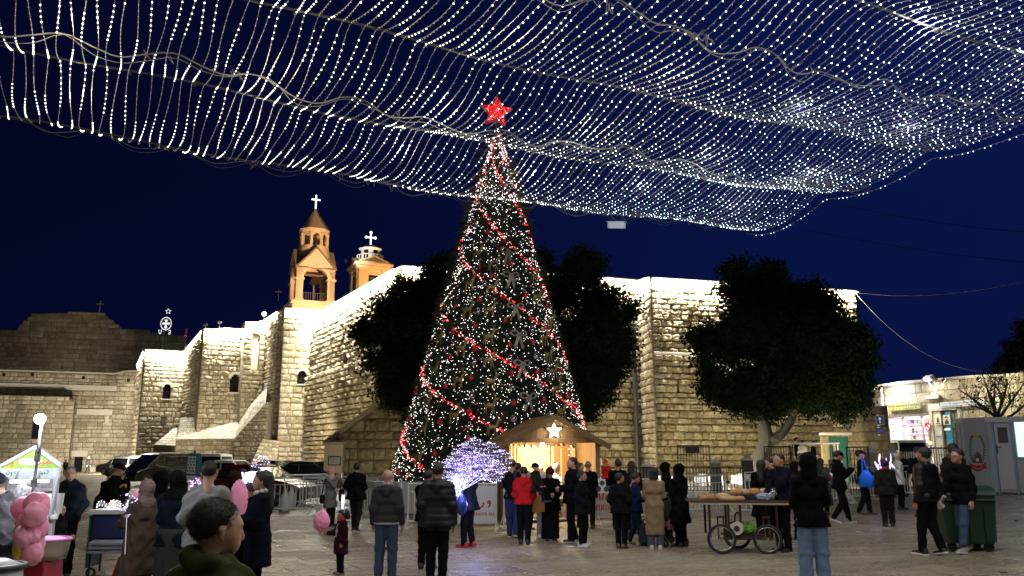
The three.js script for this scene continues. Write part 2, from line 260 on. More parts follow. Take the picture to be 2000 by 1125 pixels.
face({ name: 'church_gable', category: 'church gable', label: 'shaded broad stone gable with stepped curved outline, rising behind the church front', a: [-60, 95], b: [372, 101], top: [[-60, 645], [34, 644], [38, 636], [60, 618], [62, 614], [96, 612], [146, 611], [147, 609], [204, 611], [206, 616], [245, 647], [292, 649], [366, 656]], course: 0.6, wide: 1.1, proud: 0.07, flat: true, dark: true, seed: 4, most: 220 });

// -- The stepped fronts between church and bell tower
const blockA = face({ name: 'stone_building', category: 'building', label: 'flat topped stone block with one arched window, left of the sloping buttress', a: [284, 79], b: [364, 81], top: [[284, 684], [364, 688]], course: 0.42, wide: 0.64, flat: true, proud: 0.1, led: LED * 1.3, cap: 0.1, seed: 6, holes: [[317, 750, 335, 779, 1], [314, 819, 325, 827, 0, 'slit'], [319, 808, 321, 820, 0, 'slit']] });
face({ name: 'side_wall', label: 'narrow shaded side of the flat topped stone block, at the church front corner', a: [270, 86], b: [284, 79], top: [[271, 712], [284, 684]], course: 0.45, wide: 0.8, seed: 8, led: LED * 0.7, ledOut: 0.2 });
const sideA = face({ name: 'side_wall', label: 'rough side wall with rising bright top edge, right of the flat topped block', a: [362, 81], b: [399, 73], top: [[362, 686], [399, 643]], course: 0.3, wide: 0.5, proud: 0.16, led: LED, ledOut: 0.2, seed: 9 });
const blockB = face({ name: 'stone_building', category: 'building', label: 'tall stone block with dark arched window above the sloping buttress', a: [398, 73.2], b: [484, 75.4], top: [[398, 643], [440, 641], [484, 643]], course: 0.44, wide: 0.62, proud: 0.13, led: LED * 1.3, seed: 10, holes: [[448, 731, 469, 766, 1]] });
const blockC = face({ name: 'stone_building', category: 'building', label: 'narrow stone front with tall arched niche, beside the bell tower', a: [479, 74.7], b: [520, 76], top: [[479, 629], [520, 627]], course: 0.42, wide: 0.7, proud: 0.1, flat: true, led: LED * 1.2, seed: 12, holes: [[489, 653, 509, 722, 1, 'niche']] });
face({ name: 'side_wall', label: 'short rising side wall between the niche and the bell tower', a: [516, 76], b: [545, 70.5], top: [[516, 626], [545, 607]], course: 0.32, wide: 0.5, proud: 0.12, led: LED * 0.8, ledOut: 0.2, seed: 13, holes: [[530, 725, 536, 755, 0, 'slit']] });
const paleSlope = [[0.5, 0.465, 0.38], [0.44, 0.405, 0.32], [0.55, 0.515, 0.43]].map((c) => M(c, 0.92, { bumpMap: texRough, bumpScale: 0.02 }));
// sloping masonry at the foot
function slope(name, label, lo0, lo1, hi0, hi1, seed, tone = paleSlope) { // a battered skirt: bearing px, py and depth of its four corners, dressed with small flat stones
  const P = [lo0, lo1, hi1, hi0].map((p) => at(...p)), o = thing(name, label, 'buttress', V(0, 0, 0)), ex = P[1].clone().sub(P[0]), n = ex.clone().cross(P[3].clone().sub(P[0])).normalize(); if (n.y < 0) n.negate();
  const g = new THREE.BufferGeometry(), pos = [], tri = (a, b, c) => pos.push(...a.toArray(), ...b.toArray(), ...c.toArray()), f = P.map((p) => V(p.x, -1, p.z));
  tri(P[0], P[1], P[2]); tri(P[0], P[2], P[3]); for (let i = 0; i < 4; i++) { const j = (i + 1) % 4; tri(P[j], P[i], f[i]); tri(P[j], f[i], f[j]); }
  g.setAttribute('position', new THREE.Float32BufferAttribute(pos, 3)); g.computeVertexNormals(); part('masonry', g, mortar, o);
  const r = rng(seed), rows = Math.max(3, Math.round(P[3].distanceTo(P[0]) / 0.36)); let count = 0; const rest = [];
  for (let j = 0; j < rows; j++) { const A = P[0].clone().lerp(P[3], (j + 0.5) / rows), B = P[1].clone().lerp(P[2], (j + 0.5) / rows), len = A.distanceTo(B), up = P[3].clone().sub(P[0]).normalize();
    for (let s = 0; s < len - 0.05;) { let w = 0.4 + 0.4 * r(); if (len - s - w < 0.3) w = len - s; const c = A.clone().lerp(B, (s + w / 2) / len), X = B.clone().sub(A).normalize(), Z = n.clone(), Y = Z.clone().cross(X).normalize(); X.crossVectors(Y, Z);
      const mtx = new THREE.Matrix4().makeBasis(X, Y, Z).setPosition(c).multiply(new THREE.Matrix4().makeScale(w - 0.02, P[3].distanceTo(P[0]) / rows - 0.02, 0.05 + 0.03 * r())), gs = flatStones[Math.floor(r() * 9)], m = tone[Math.floor(r() * 3)];
      if (count++ < 200) { const q = part('stone', gs, m, o); mtx.decompose(q.position, q.quaternion, q.scale); } else rest.push(gs.clone().applyMatrix4(mtx)); s += w; } }
  if (rest.length) part('stonework', rest, paleSlope[0], o, true);
  return o;
}
slope('sloping_buttress', 'broad sloping skirt of small pale stones, brightly lit, above the white van', [345, 858, 72], [458, 857, 72], [352, 816, 75], [472, 812, 76], 31);
slope('sloping_buttress', 'steep sloping buttress climbing towards the dark side of the bell tower', [458, 857, 72], [519, 788, 71], [472, 812, 75.5], [521, 757, 74], 32);
slope('sloping_buttress', 'small white sloping buttress at the corner of the flat topped block', [300, 869, 76.5], [343, 871, 76], [338, 838, 79], [346, 836, 79], 33);
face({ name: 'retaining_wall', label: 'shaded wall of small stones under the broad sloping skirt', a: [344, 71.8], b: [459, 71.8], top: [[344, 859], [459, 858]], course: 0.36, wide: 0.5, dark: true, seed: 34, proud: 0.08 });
face({ name: 'retaining_wall', label: 'shaded wall under the steep buttress, left of the bell tower foot', a: [458, 71.7], b: [524, 70.5], top: [[458, 858], [520, 788], [524, 785]], course: 0.36, wide: 0.55, dark: true, seed: 35, proud: 0.1 });

// -- Bell tower and the monastery walls
const tower = face({ name: 'bell_tower_base', category: 'tower', label: 'bright square stone tower shaft with one small window, under the open belfry', a: [556, 70], b: [640, 71.5], top: [[556, 603], [640, 606]], course: 0.5, wide: 0.75, proud: 0.1, flat: true, seed: 14, holes: [[580, 724, 599, 750, 1]], led: LED * 0.5, ledOut: 0.6 });
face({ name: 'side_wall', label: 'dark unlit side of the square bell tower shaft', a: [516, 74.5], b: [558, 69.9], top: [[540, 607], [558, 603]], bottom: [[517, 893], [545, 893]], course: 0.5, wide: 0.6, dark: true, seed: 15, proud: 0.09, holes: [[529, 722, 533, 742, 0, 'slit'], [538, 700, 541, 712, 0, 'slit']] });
slope('rubble_buttress', 'rough stepped rubble buttress at the foot of the bell tower', [489, 908, 68.6], [538, 912, 68.2], [513, 857, 70.2], [546, 862, 69.7], 36, stoneMats.slice(3, 6));
const wallA = face({ name: 'monastery_wall', label: 'long high stone wall running from the bell tower towards the left dark tree', a: [611, 70], b: [786, 51], top: [[611, 622], [786, 523]], course: 0.4, wide: 0.6, proud: 0.17, ledge: 8.2, cap: 0.12, led: LED * 1.4, ledOut: 0.55, seed: 16, holes: [[672, 690, 680, 722, 0, 'slit'], [645, 660, 651, 680, 0, 'slit']] });
const wallB = face({ name: 'monastery_wall', label: 'high stone wall behind the decorated tree and the left dark tree', a: [784, 51], b: [1246, 53], top: [[784, 522], [1000, 530], [1246, 550]], course: 0.43, wide: 0.64, proud: 0.16, ledge: 8.1, cap: 0.12, led: LED, ledOut: 0.5, seed: 17 });
const wallC = face({ name: 'wall_return', label: 'narrow bright corner strip of wall beside the black drainpipe', a: [1246, 53], b: [1270, 50], top: [[1246, 551], [1258, 547], [1270, 544]], course: 0.45, wide: 0.6, proud: 0.12, flat: true, seed: 18, thick: 0.06, cap: 0.02, led: LED * 0.9 });
const wallD = face({ name: 'monastery_wall', label: 'high stone wall behind the right dark tree, lit along its top edge', a: [1269, 50], b: [1669, 54], top: [[1269, 545], [1669, 571]], course: 0.4, wide: 0.6, proud: 0.18, ledge: 8.0, cap: 0.12, led: LED * 1.2, ledOut: 0.55, seed: 19, holes: [[1320, 745, 1323, 758, 0, 'slit']] });
face({ name: 'side_wall', label: 'sliver of wall end at the far right of the high monastery wall', a: [1668, 54], b: [1673, 60], top: [[1668, 571], [1673, 580]], seed: 20, dark: true, course: 0.6, wide: 3 });
const annex = face({ name: 'stone_annex', category: 'outbuilding', label: 'low stone outbuilding with steep sloping roof edge, left of the decorated tree', a: [634, 45.5], b: [815, 43.5], top: [[634, 872], [640, 866], [746, 788], [815, 788]], course: 0.56, wide: 0.85, proud: 0.18, cap: 0.35, seed: 21 });
{ const p = stand(653, 43.6), o = thing('stone_pillar', 'plain smooth stone pillar carrying a small dark plaque, left of the decorated tree', 'pillar', p), h = at(653, 868, 43.6).y - p.y;
  part('shaft', rbox(0.95, h, 0.6, 0.02, 0, h / 2, 0), M([0.36, 0.31, 0.26], 0.85, { bumpMap: texRough, bumpScale: 0.01 }), o); part('cap', box(1.05, 0.12, 0.7, 0, h + 0.06, 0), capMat, o);
  const q = at(656, 900, 43.6).y - p.y; part('plaque', box(0.66, 0.46, 0.05, 0.08, q, 0.33), M([0.02, 0.02, 0.02], 0.4), o);
  panel(0.56, 0.36, 0.02, canvasMat(160, 100, (c, w, hh) => { c.fillStyle = '#8d929a'; c.fillRect(0, 0, w, hh); c.fillStyle = '#555'; for (let i = 0; i < 6; i++) c.fillRect(16, 16 + i * 12, 90 + 34 * Math.sin(i * 2.2), 4); }), M([0.1, 0.1, 0.1]), o, 'inscription', 0.08, q, 0.366); }
// drainpipe by the bright corner
{ const p = at(1240, 905, 52.3), o = thing('drainpipe', 'black vertical drainpipe on the wall beside the bright corner strip', 'drainpipe', V(p.x + 0.1, 0, p.z + 0.45)); const t = at(1238, 640, 52.3).y;
  part('pipe', [bar(V(0, -0.5, 0), V(0, t, 0), 0.14, 10)], M([0.02, 0.02, 0.02], 0.5), o); part('hopper', [box(0.45, 0.4, 0.35, 0, t, 0)], M([0.025, 0.025, 0.025], 0.5), o); for (let y = 1; y < t; y += 2) part('collar', cyl(0.17, 0.17, 0.12, 10, 0, y, 0), M([0.02, 0.02, 0.02], 0.5), o); }

// -- The low walls and the shop front on the right
const lowWall = face({ name: 'low_wall', label: 'low brown stone wall between the right dark tree and the gift shop', a: [1652, 44], b: [1728, 40], top: [[1652, 800], [1728, 792]], thick: 0.12, course: 0.42, wide: 0.6, proud: 0.06, flat: true, seed: 22 });
face({ name: 'guardhouse_wall', label: 'pale stone wall above the teal guardhouse door', a: [1624, 46.5], b: [1654, 46], top: [[1624, 800], [1654, 797]], course: 0.34, wide: 0.5, proud: 0.06, flat: true, seed: 23, category: 'guardhouse' });
const shopW = face({ name: 'shop_building', category: 'shop building', label: 'pale single storey shop building with lit open shop and teal doors', a: [1700, 55], b: [2060, 41], top: [[1700, 758], [1762, 749], [1905, 737], [2060, 731]], course: 0.5, wide: 0.9, proud: 0.03, flat: true, thick: 0.5, seed: 24, holes: [[1722, 810, 1822, 930, 0, 'shop_opening'], [1876, 820, 1990, 935, 0, 'dark_opening']], cap: 0.2 });
// ---------------------------------------------------------------- belfries and roof emblem
const palePink = M([0.5, 0.36, 0.24], 0.85, { bumpMap: texRough, bumpScale: 0.008 }), slateRoof = M([0.2, 0.13, 0.09], 0.8, { bumpMap: texRough, bumpScale: 0.01 });
function archPanel(w, h, peak, ow, spring, depth, bx = 0) { // a wall panel with a round-headed opening, gabled when peak > 0
  const s = new THREE.Shape([[-w / 2, 0], [w / 2, 0], [w / 2, h], [0, h + peak], [-w / 2, h]].filter((p, i) => i !== 3 || peak > 0).map(([x, y]) => new THREE.Vector2(x, y)));
  const p = new THREE.Path(); p.moveTo(bx - ow / 2, 0.01); p.lineTo(bx + ow / 2, 0.01); p.lineTo(bx + ow / 2, spring); p.absarc(bx, spring, ow / 2, 0, PI, false); p.closePath(); s.holes.push(p);
  return new THREE.ExtrudeGeometry(s, { depth, bevelEnabled: false, curveSegments: 14 });
}
function archRing(ow, spring, t, depth) { const s = new THREE.Shape(); s.absarc(0, spring, ow / 2 + t, 0, PI, false); s.absarc(0, spring, ow / 2 + 0.001, PI, 0, true); return new THREE.ExtrudeGeometry(s, { depth, bevelEnabled: false, curveSegments: 16 }); }
const bellGeo = lathe([[0, 0.55], [0.12, 0.53], [0.2, 0.4], [0.24, 0.2], [0.36, 0.02], [0.33, 0], [0, 0.05]], 16);
const bronze = M([0.1, 0.07, 0.03], 0.4, { metalness: 0.8 });
{
  const D = 72.3, c = at(607, 600, D), Y = (py) => at(607, py, D).y - c.y, t = thing('belfry', 'warm lit open stone belfry with pointed roof and white glowing cross, on the tower shaft', 'belfry', c, tower.o.rotation.y);
  part('cornice', [rbox(4.2, 0.3, 4.2, 0.05, 0, 0.1, 0), box(3.9, 0.5, 3.9, 0, -0.25, 0)], palePink, t);
  const W = 3.4, e = Y(533) - 0.25, pk = Y(493) - Y(533), spring = Y(553) - 0.25, hw = W / 2;
  for (let k = 0; k < 4; k++) { const q = (g) => place(g, 0, 0.25, 0, 0, k * PI / 2, 0);
    part('arch_wall', [q(archPanel(W, e, pk, 2.15, spring, 0.5).translate(0, 0, hw - 0.5))], palePink, t);
    part('arch_moulding', [q(archRing(2.15, spring, 0.22, 0.1).translate(0, 0, hw - 0.03)), ...[-1, 1].flatMap((s) => [q(box(0.86, 0.16, 0.7, s * (hw - 0.31), spring + 0.02, hw - 0.3)), q(box(0.8, 0.2, 0.66, s * (hw - 0.31), 0.1, hw - 0.3))])], palePink, t);
    for (const s of [-1, 1]) part('gable_roof', [q(place(box(Math.hypot(hw + 0.12, pk) , 0.09, hw + 0.1, 0, 0, 0), s * (hw + 0.1) / 2, e + pk / 2 + 0.08, hw / 2 + 0.06, 0, 0, -s * Math.atan2(pk, hw)))], slateRoof, t); }
  part('carved_cross', [box(0.07, 0.75, 0.05, 0, e + 0.35, hw + 0.01), box(0.34, 0.07, 0.05, 0, e + 0.5, hw + 0.011)], slateRoof, t);
  const y0 = Y(496), y1 = Y(488), y2 = Y(456), y3 = Y(453), r = 1.22;
  part('drum', [cyl(1.35, 1.5, y1 - y0 + 0.6, 8, 0, (y0 + y1) / 2 - 0.1, 0, 0, PI / 8)], palePink, t);
  for (let k = 0; k < 8; k++) { const a = k * PI / 4, f = (g) => place(g, Math.sin(a) * r * 0.924, y1 + 0.2, Math.cos(a) * r * 0.924, 0, a, 0), h = y2 - y1 - 0.2;
    part('lantern_arch', [f(archPanel(0.98, h, 0, 0.62, h - 0.55, 0.14).translate(0, 0, -0.1))], palePink, t);
    part('column', [place(cyl(0.08, 0.09, h - 0.3, 10, 0, (h - 0.3) / 2, 0), Math.sin(a + PI / 8) * (r + 0.03), y1 + 0.2, Math.cos(a + PI / 8) * (r + 0.03)), place(cyl(0.13, 0.09, 0.14, 10, 0, h - 0.25, 0), Math.sin(a + PI / 8) * (r + 0.03), y1 + 0.2, Math.cos(a + PI / 8) * (r + 0.03))], palePink, t); }
  part('eave', [cyl(1.4, 1.32, y3 - y2 + 0.12, 8, 0, (y2 + y3) / 2, 0, 0, PI / 8)], palePink, t);
  part('spire', [cyl(0.04, 1.44, Y(409) - y3, 8, 0, (Y(409) + y3) / 2 + 0.06, 0, 0, PI / 8)], M([0.46, 0.31, 0.2], 0.8), t);
  part('bell', [place(bellGeo.clone(), 0.15, spring + 0.1, 0.3, 0, 0, 0, 1.3)], bronze, t); part('bell_beam', [box(W - 0.6, 0.16, 0.16, 0, spring + 0.9, 0.3), box(0.14, spring + 0.9, 0.14, 0.35, (spring + 0.9) / 2 + 0.2, -0.9)], M([0.12, 0.07, 0.03], 0.8), t);
  part('railing', [...Array.from({ length: 12 }, (_, i) => box(0.03, 0.8, 0.03, -1.1 + i * 0.2, 0.65, 1.3)), box(2.3, 0.04, 0.04, 0, 1.05, 1.3)], M([0.03, 0.03, 0.03], 0.5), t);
  const cr = Y(408), ct = Y(381), cm = Y(390); part('cross', [rbox(0.12, ct - cr, 0.12, 0.04, 0, (cr + ct) / 2, 0), rbox(0.8, 0.12, 0.11, 0.05, 0, cm, 0)], glow([0.93, 0.95, 1], 3), t);
  t.updateMatrixWorld(true);
  const src = wallA.world(9.5, at(640, 606, 66).y + 0.2, -1.6); floodlight('amber floodlight on the monastery roof turned up at the open belfry', src, c.clone().add(V(0, 4.5, 0)), [1, 0.66, 0.36], 1150, 36);
}
{
  const D = 86, c = at(720, 585, D), Y = (py) => at(720, py, D).y - c.y, t = thing('church_tower', 'small classical tower with pediment, white round lantern and trefoil cross, behind the long wall', 'tower', c, R(24));
  const orange = M([0.48, 0.34, 0.2], 0.85), white = M([0.66, 0.64, 0.6], 0.8);
  const w = 3.2; part('shaft', [box(w, Y(528) + 3, w, 0, (Y(528) - 3) / 2, 0)], orange, t);
  for (let k = 0; k < 4; k++) { const q = (g) => place(g, 0, 0, 0, 0, k * PI / 2, 0);
    part('pilaster', [-1, 1].flatMap((s) => [q(box(0.62, Y(532), 0.18, s * (w / 2 - 0.34), Y(532) / 2, w / 2 + 0.06)), q(box(0.72, 0.2, 0.26, s * (w / 2 - 0.34), Y(533), w / 2 + 0.07))]), orange, t);
    part('window', [q(box(0.95, Y(540), 0.06, 0, Y(540) / 2 - 0.2, w / 2 + 0.01))], voidMat, t); part('louver', Array.from({ length: 5 }, (_, i) => q(box(0.9, 0.06, 0.1, 0, 0.4 + i * 0.4, w / 2 + 0.05, 0.5))), M([0.2, 0.2, 0.2]), t);
    part('pediment', [q(place(prism([[-w / 2 - 0.35, 0], [w / 2 + 0.35, 0], [0, Y(507) - Y(522)]], 0.3), 0, Y(522) + 0.06, w / 2 + 0.04))], orange, t); }
  for (let k = 0; k < 4; k++) part('tympanum_shadow', [place(prism([[-w / 2 + 0.2, 0.1], [w / 2 - 0.2, 0.1], [0, (Y(507) - Y(522)) * 0.78]], 0.05), 0, Y(522) + 0.1, w / 2 + 0.31).applyMatrix4(new THREE.Matrix4().makeRotationY(k * PI / 2))], M([0.08, 0.06, 0.04], 0.9), t);  // dark inset paints the shadow inside each pediment
  part('cornice', [rbox(w + 0.9, 0.3, w + 0.9, 0.05, 0, Y(523), 0), rbox(w + 0.5, 0.34, w + 0.5, 0.05, 0, Y(529), 0)], orange, t);
  part('roof', [cyl(0.9, w * 0.68, Y(508) - Y(521), 4, 0, (Y(508) + Y(521)) / 2, 0, 0, PI / 4)], slateRoof, t);
  part('lantern', [cyl(1.02, 1.02, Y(490) - Y(513), 20, 0, (Y(490) + Y(513)) / 2, 0), cyl(1.25, 1.05, 0.22, 20, 0, Y(489), 0)], white, t);
  for (let k = 0; k < 6; k++) { const a = k * PI / 3 + 0.35; part('opening', [box(0.5, 0.95, 0.08, Math.sin(a) * 1.0, Y(500), Math.cos(a) * 1.0, 0, a, 0)], voidMat, t); }
  part('balustrade', [place(new THREE.TorusGeometry(1.42, 0.05, 6, 28), 0, Y(501), 0, PI / 2), place(new THREE.TorusGeometry(1.42, 0.06, 6, 28), 0, Y(511), 0, PI / 2), ...Array.from({ length: 22 }, (_, i) => cyl(0.045, 0.045, Y(501) - Y(511), 6, Math.sin(i / 22 * 2 * PI) * 1.42, Y(506), Math.cos(i / 22 * 2 * PI) * 1.42))], white, t);
  part('dome', [place(new THREE.SphereGeometry(0.95, 16, 8, 0, 2 * PI, 0, PI / 2), 0, Y(488) + 0.1, 0, 0, 0, 0, V(1, 0.45, 1))], M([0.06, 0.05, 0.04], 0.6), t);
  const cy = Y(464); part('cross', [box(0.12, Y(453) - Y(481), 0.1, 0, (Y(453) + Y(481)) / 2, 0), box(0.95, 0.12, 0.1, 0, cy, 0), ...[[0, Y(454)], [-0.5, cy], [0.5, cy]].map(([x, y]) => ball(0.14, x, y, 0))], glow([0.95, 0.95, 0.9], 2.6), t);
  t.updateMatrixWorld(true);
  floodlight('amber floodlight below the small classical tower', t.localToWorld(V(2.2, -0.5, 6.2)), c.clone().add(V(0, 2.6, 0)), [1, 0.58, 0.24], 260, 38);
  floodlight('white floodlight lighting the round lantern of the small classical tower', t.localToWorld(V(-3.4, Y(530), 3.9)), t.localToWorld(V(0, Y(500), 0)), [1, 0.97, 0.9], 90, 24);
}
{ // emblem on the roof of the flat topped block
  const D = 82, c = at(320, 682, D), Y = (py) => at(320, py, D).y - c.y, t = thing('roof_emblem', 'white cross in a ring with star above and two letters below, on a roof mast', 'emblem', c, R(12)), m = glow([0.9, 0.92, 0.95], 0.85), y = Y(632);
  part('mast', [bar(V(-0.1, -0.6, 0), V(-0.1, Y(646), 0), 0.07, 6)], M([0.05, 0.05, 0.05], 0.6), t); part('ring', [place(new THREE.TorusGeometry(0.5, 0.035, 6, 32), 0, y, 0, 0, 0, 0, V(1, 1.28, 1))], m, t);
  const arm = (a, l) => place(prism([[-0.04, 0.02], [0.04, 0.02], [0.17, l], [0.09, l - 0.07], [0, l + 0.03], [-0.09, l - 0.07], [-0.17, l]], 0.05), 0, y, -0.02, 0, 0, a);
  part('cross', [arm(0, 0.44), arm(PI / 2, 0.36), arm(-PI / 2, 0.36), arm(PI, 0.52)], m, t);
  const star = []; for (let i = 0; i < 10; i++) { const p = (k) => { const a = k * PI / 5 + PI / 2, r = k % 2 ? 0.13 : 0.28; return V(Math.cos(a) * r + 0.12, Y(608) + Math.sin(a) * r, 0); }; star.push(bar(p(i), p(i + 1), 0.025, 5)); } part('star', star, m, t);
  part('letter', [tube([V(-0.6, Y(647) + 0.15, 0), V(-0.6, Y(650), 0), V(-0.5, Y(652) - 0.02, 0), V(-0.4, Y(650), 0), V(-0.4, Y(647) + 0.15, 0)], 0.035, 16)], m, t);
  part('letter', [tube([V(0.32, Y(647) + 0.05, 0), V(0.42, Y(646) + 0.1, 0), V(0.5, Y(648), 0), V(0.34, Y(649), 0), V(0.5, Y(651), 0), V(0.4, Y(652) - 0.05, 0), V(0.3, Y(651), 0)], 0.035, 20)], m, t);
  part('strut', [bar(V(-0.1, Y(648), 0), V(-0.55, Y(647), 0), 0.02, 5), bar(V(-0.1, Y(648), 0), V(0.4, Y(647), 0), 0.02, 5)], M([0.05, 0.05, 0.05], 0.6), t);
}
{ const c = at(361, 684, 80), t = thing('roof_pole', 'thin pole with reddish top on the flat topped block roof', 'pole', c), h = at(361, 640, 80).y - c.y; part('pole', [bar(V(0, -0.4, 0), V(0, h * 0.55, 0), 0.05, 6)], M([0.03, 0.03, 0.03], 0.6), t); part('flag', [box(0.2, h * 0.4, 0.05, 0, h * 0.77, 0)], M([0.2, 0.03, 0.02], 0.8), t); }
for (const [px, py, D, s, l] of [[194, 612, 96, 0.9, 'small dark iron cross on the church gable'], [543, 588, 80, 0.75, 'faint small roof cross left of the open belfry']]) { const c = at(px, py, D), t = thing('roof_cross', l, 'cross', c, R(15)); part('upright', [box(0.1, 1.7 * s, 0.1, 0, 0.85 * s, 0)], M([0.05, 0.045, 0.04], 0.7), t); part('arm', [box(0.9 * s, 0.11, 0.11, 0, 1.25 * s, 0)], M([0.05, 0.045, 0.04], 0.7), t); }
{ const c = at(516, 613, 77), t = thing('roof_lamp', 'small round orange lamp glowing on the roof left of the belfry', 'lamp', c); part('globe', ball(0.22, 0, 0, 0), glow([1, 0.62, 0.3], 10), t); part('stem', [bar(V(0, -0.7, 0), V(0, -0.15, 0), 0.04, 6)], M([0.05, 0.05, 0.05]), t); part('bracket', box(0.3, 0.05, 0.3, 0, -0.7, 0), M([0.05, 0.05, 0.05]), t); point(c.clone().add(V(0, 0, 0.3)), [1, 0.6, 0.3], 12); }
for (const [px, py, D] of [[401, 636, 73.4], [429, 632, 74]]) { const c = at(px, py, D), t = thing('roof_camera', px < 410 ? 'small dark fitting on the roof edge above the rising side wall' : 'small pale fitting on the roof of the tall stone block', 'roof fitting', c); part('body', rbox(0.34, 0.2, 0.22, 0.03, 0, 0.1, 0, 0.3), M(px < 410 ? [0.04, 0.04, 0.04] : [0.5, 0.5, 0.48], 0.5), t); part('post', [bar(V(0, -0.5, 0), V(0, 0.05, 0), 0.03, 6)], M([0.05, 0.05, 0.05]), t); }

// ---------------------------------------------------------------- trees
const leafMats = [M([0.017, 0.034, 0.011], 0.9, { specularIntensity: 0.15 }), M([0.024, 0.046, 0.014], 0.9, { specularIntensity: 0.15 }), M([0.012, 0.024, 0.009], 0.9, { specularIntensity: 0.15 })];
const clump = (() => { const out = []; for (let v = 0; v < 4; v++) { const r = rng(40 + v), P = [], N = []; for (let i = 0; i < 80; i++) { const a = r() * 2 * PI, b = Math.acos(2 * r() - 1), d = 0.1 + 0.42 * r(), c = V(Math.sin(b) * Math.cos(a), Math.cos(b) * 0.8, Math.sin(b) * Math.sin(a)).multiplyScalar(d), u = V(r() - 0.5, r() - 0.5, r() - 0.5).normalize(), w = V(r() - 0.5, r() - 0.5, r() - 0.5).cross(u).normalize(), L = 0.055 + 0.045 * r();
    const q = [c.clone().addScaledVector(u, -L), c.clone().addScaledVector(w, L * 0.45), c.clone().addScaledVector(u, L), c.clone().addScaledVector(w, -L * 0.45)]; for (const k of [0, 1, 2, 0, 2, 3]) P.push(...q[k].toArray()); }
  const g = new THREE.BufferGeometry(); g.setAttribute('position', new THREE.Float32BufferAttribute(P, 3)); g.computeVertexNormals(); out.push(g); } return out; })();
function crown(parent, blobs, seed, density = 1, base) { // blobs: bearing px, py, radius in px, depth
  const r = rng(seed), sets = clump.map(() => []);
  const lumps = blobs.flatMap(([px, py, rp, D]) => { const c = at(px, py, D).sub(parent.position), R0 = rp * D / FOC, out = [[c, R0 * 0.62]]; for (let i = 0; i < 9; i++) { const a = r() * 2 * PI, b = Math.acos(2 * r() - 1), q = R0 * (0.55 + 0.22 * r()); out.push([c.clone().add(V(Math.sin(b) * Math.cos(a), Math.cos(b), Math.sin(b) * Math.sin(a)).multiplyScalar(q)), R0 * (0.2 + 0.22 * r())]); } return out; });
  for (const [c, R0] of lumps) { const D = 1, n = Math.round(30 * R0 * R0 * density);
    for (let i = 0; i < n; i++) { const a = r() * 2 * PI, b = Math.acos(2 * r() - 1), k = r() < 0.2 ? 0.35 + 0.4 * r() : r() < 0.1 ? 1.0 + 0.3 * r() : 0.72 + 0.32 * r(), lump = 1 + 0.26 * sphericalNoise(a * 1.6 + seed, b * 2.3, D);
      const p = V(Math.sin(b) * Math.cos(a), Math.cos(b), Math.sin(b) * Math.sin(a)).multiplyScalar(R0 * k * lump).add(c);
      sets[Math.floor(r() * 4)].push(new THREE.Matrix4().compose(p, new THREE.Quaternion().setFromEuler(new THREE.Euler(r() * 6, r() * 6, r() * 6)), V(1, 1, 1).multiplyScalar(0.75 + 0.75 * r()))); } }
  sets.forEach((ms, i) => { const o = new THREE.InstancedMesh(clump[i], leafMats[i % 3], ms.length); ms.forEach((m, k) => o.setMatrixAt(k, m)); o.name = 'crown'; o.userData.kind = 'stuff'; o.castShadow = o.receiveShadow = true; parent.add(o); });
}
const barkPale = M([0.25, 0.215, 0.15], 0.85, { bumpMap: rep(texRough, 2, 2), bumpScale: 0.03 });
function limb(pts, radii, n = 12) { // a bent, tapering limb through measured points
  const c = new THREE.CatmullRomCurve3(pts), seg = 26, g = new THREE.TubeGeometry(c, seg, 1, n), p = g.attributes.position, fr = c.computeFrenetFrames(seg); void fr;
  for (let i = 0; i <= seg; i++) { const t = i / seg, o = c.getPointAt(t), k = t * (radii.length - 1), a = Math.floor(Math.min(k, radii.length - 2)), rad = lerp(radii[a], radii[a + 1], k - a);
    for (let j = 0; j <= n; j++) { const q = i * (n + 1) + j, ang = j / n * 2 * PI, f = rad * (1 + 0.14 * Math.sin(ang * 3 + t * 2) * (1 - t) + 0.08 * Math.sin(ang * 5 + 7 * t)); p.setXYZ(q, o.x + (p.getX(q) - o.x) * f, o.y + (p.getY(q) - o.y) * f, o.z + (p.getZ(q) - o.z) * f); } }
  g.computeVertexNormals(); return g;
}
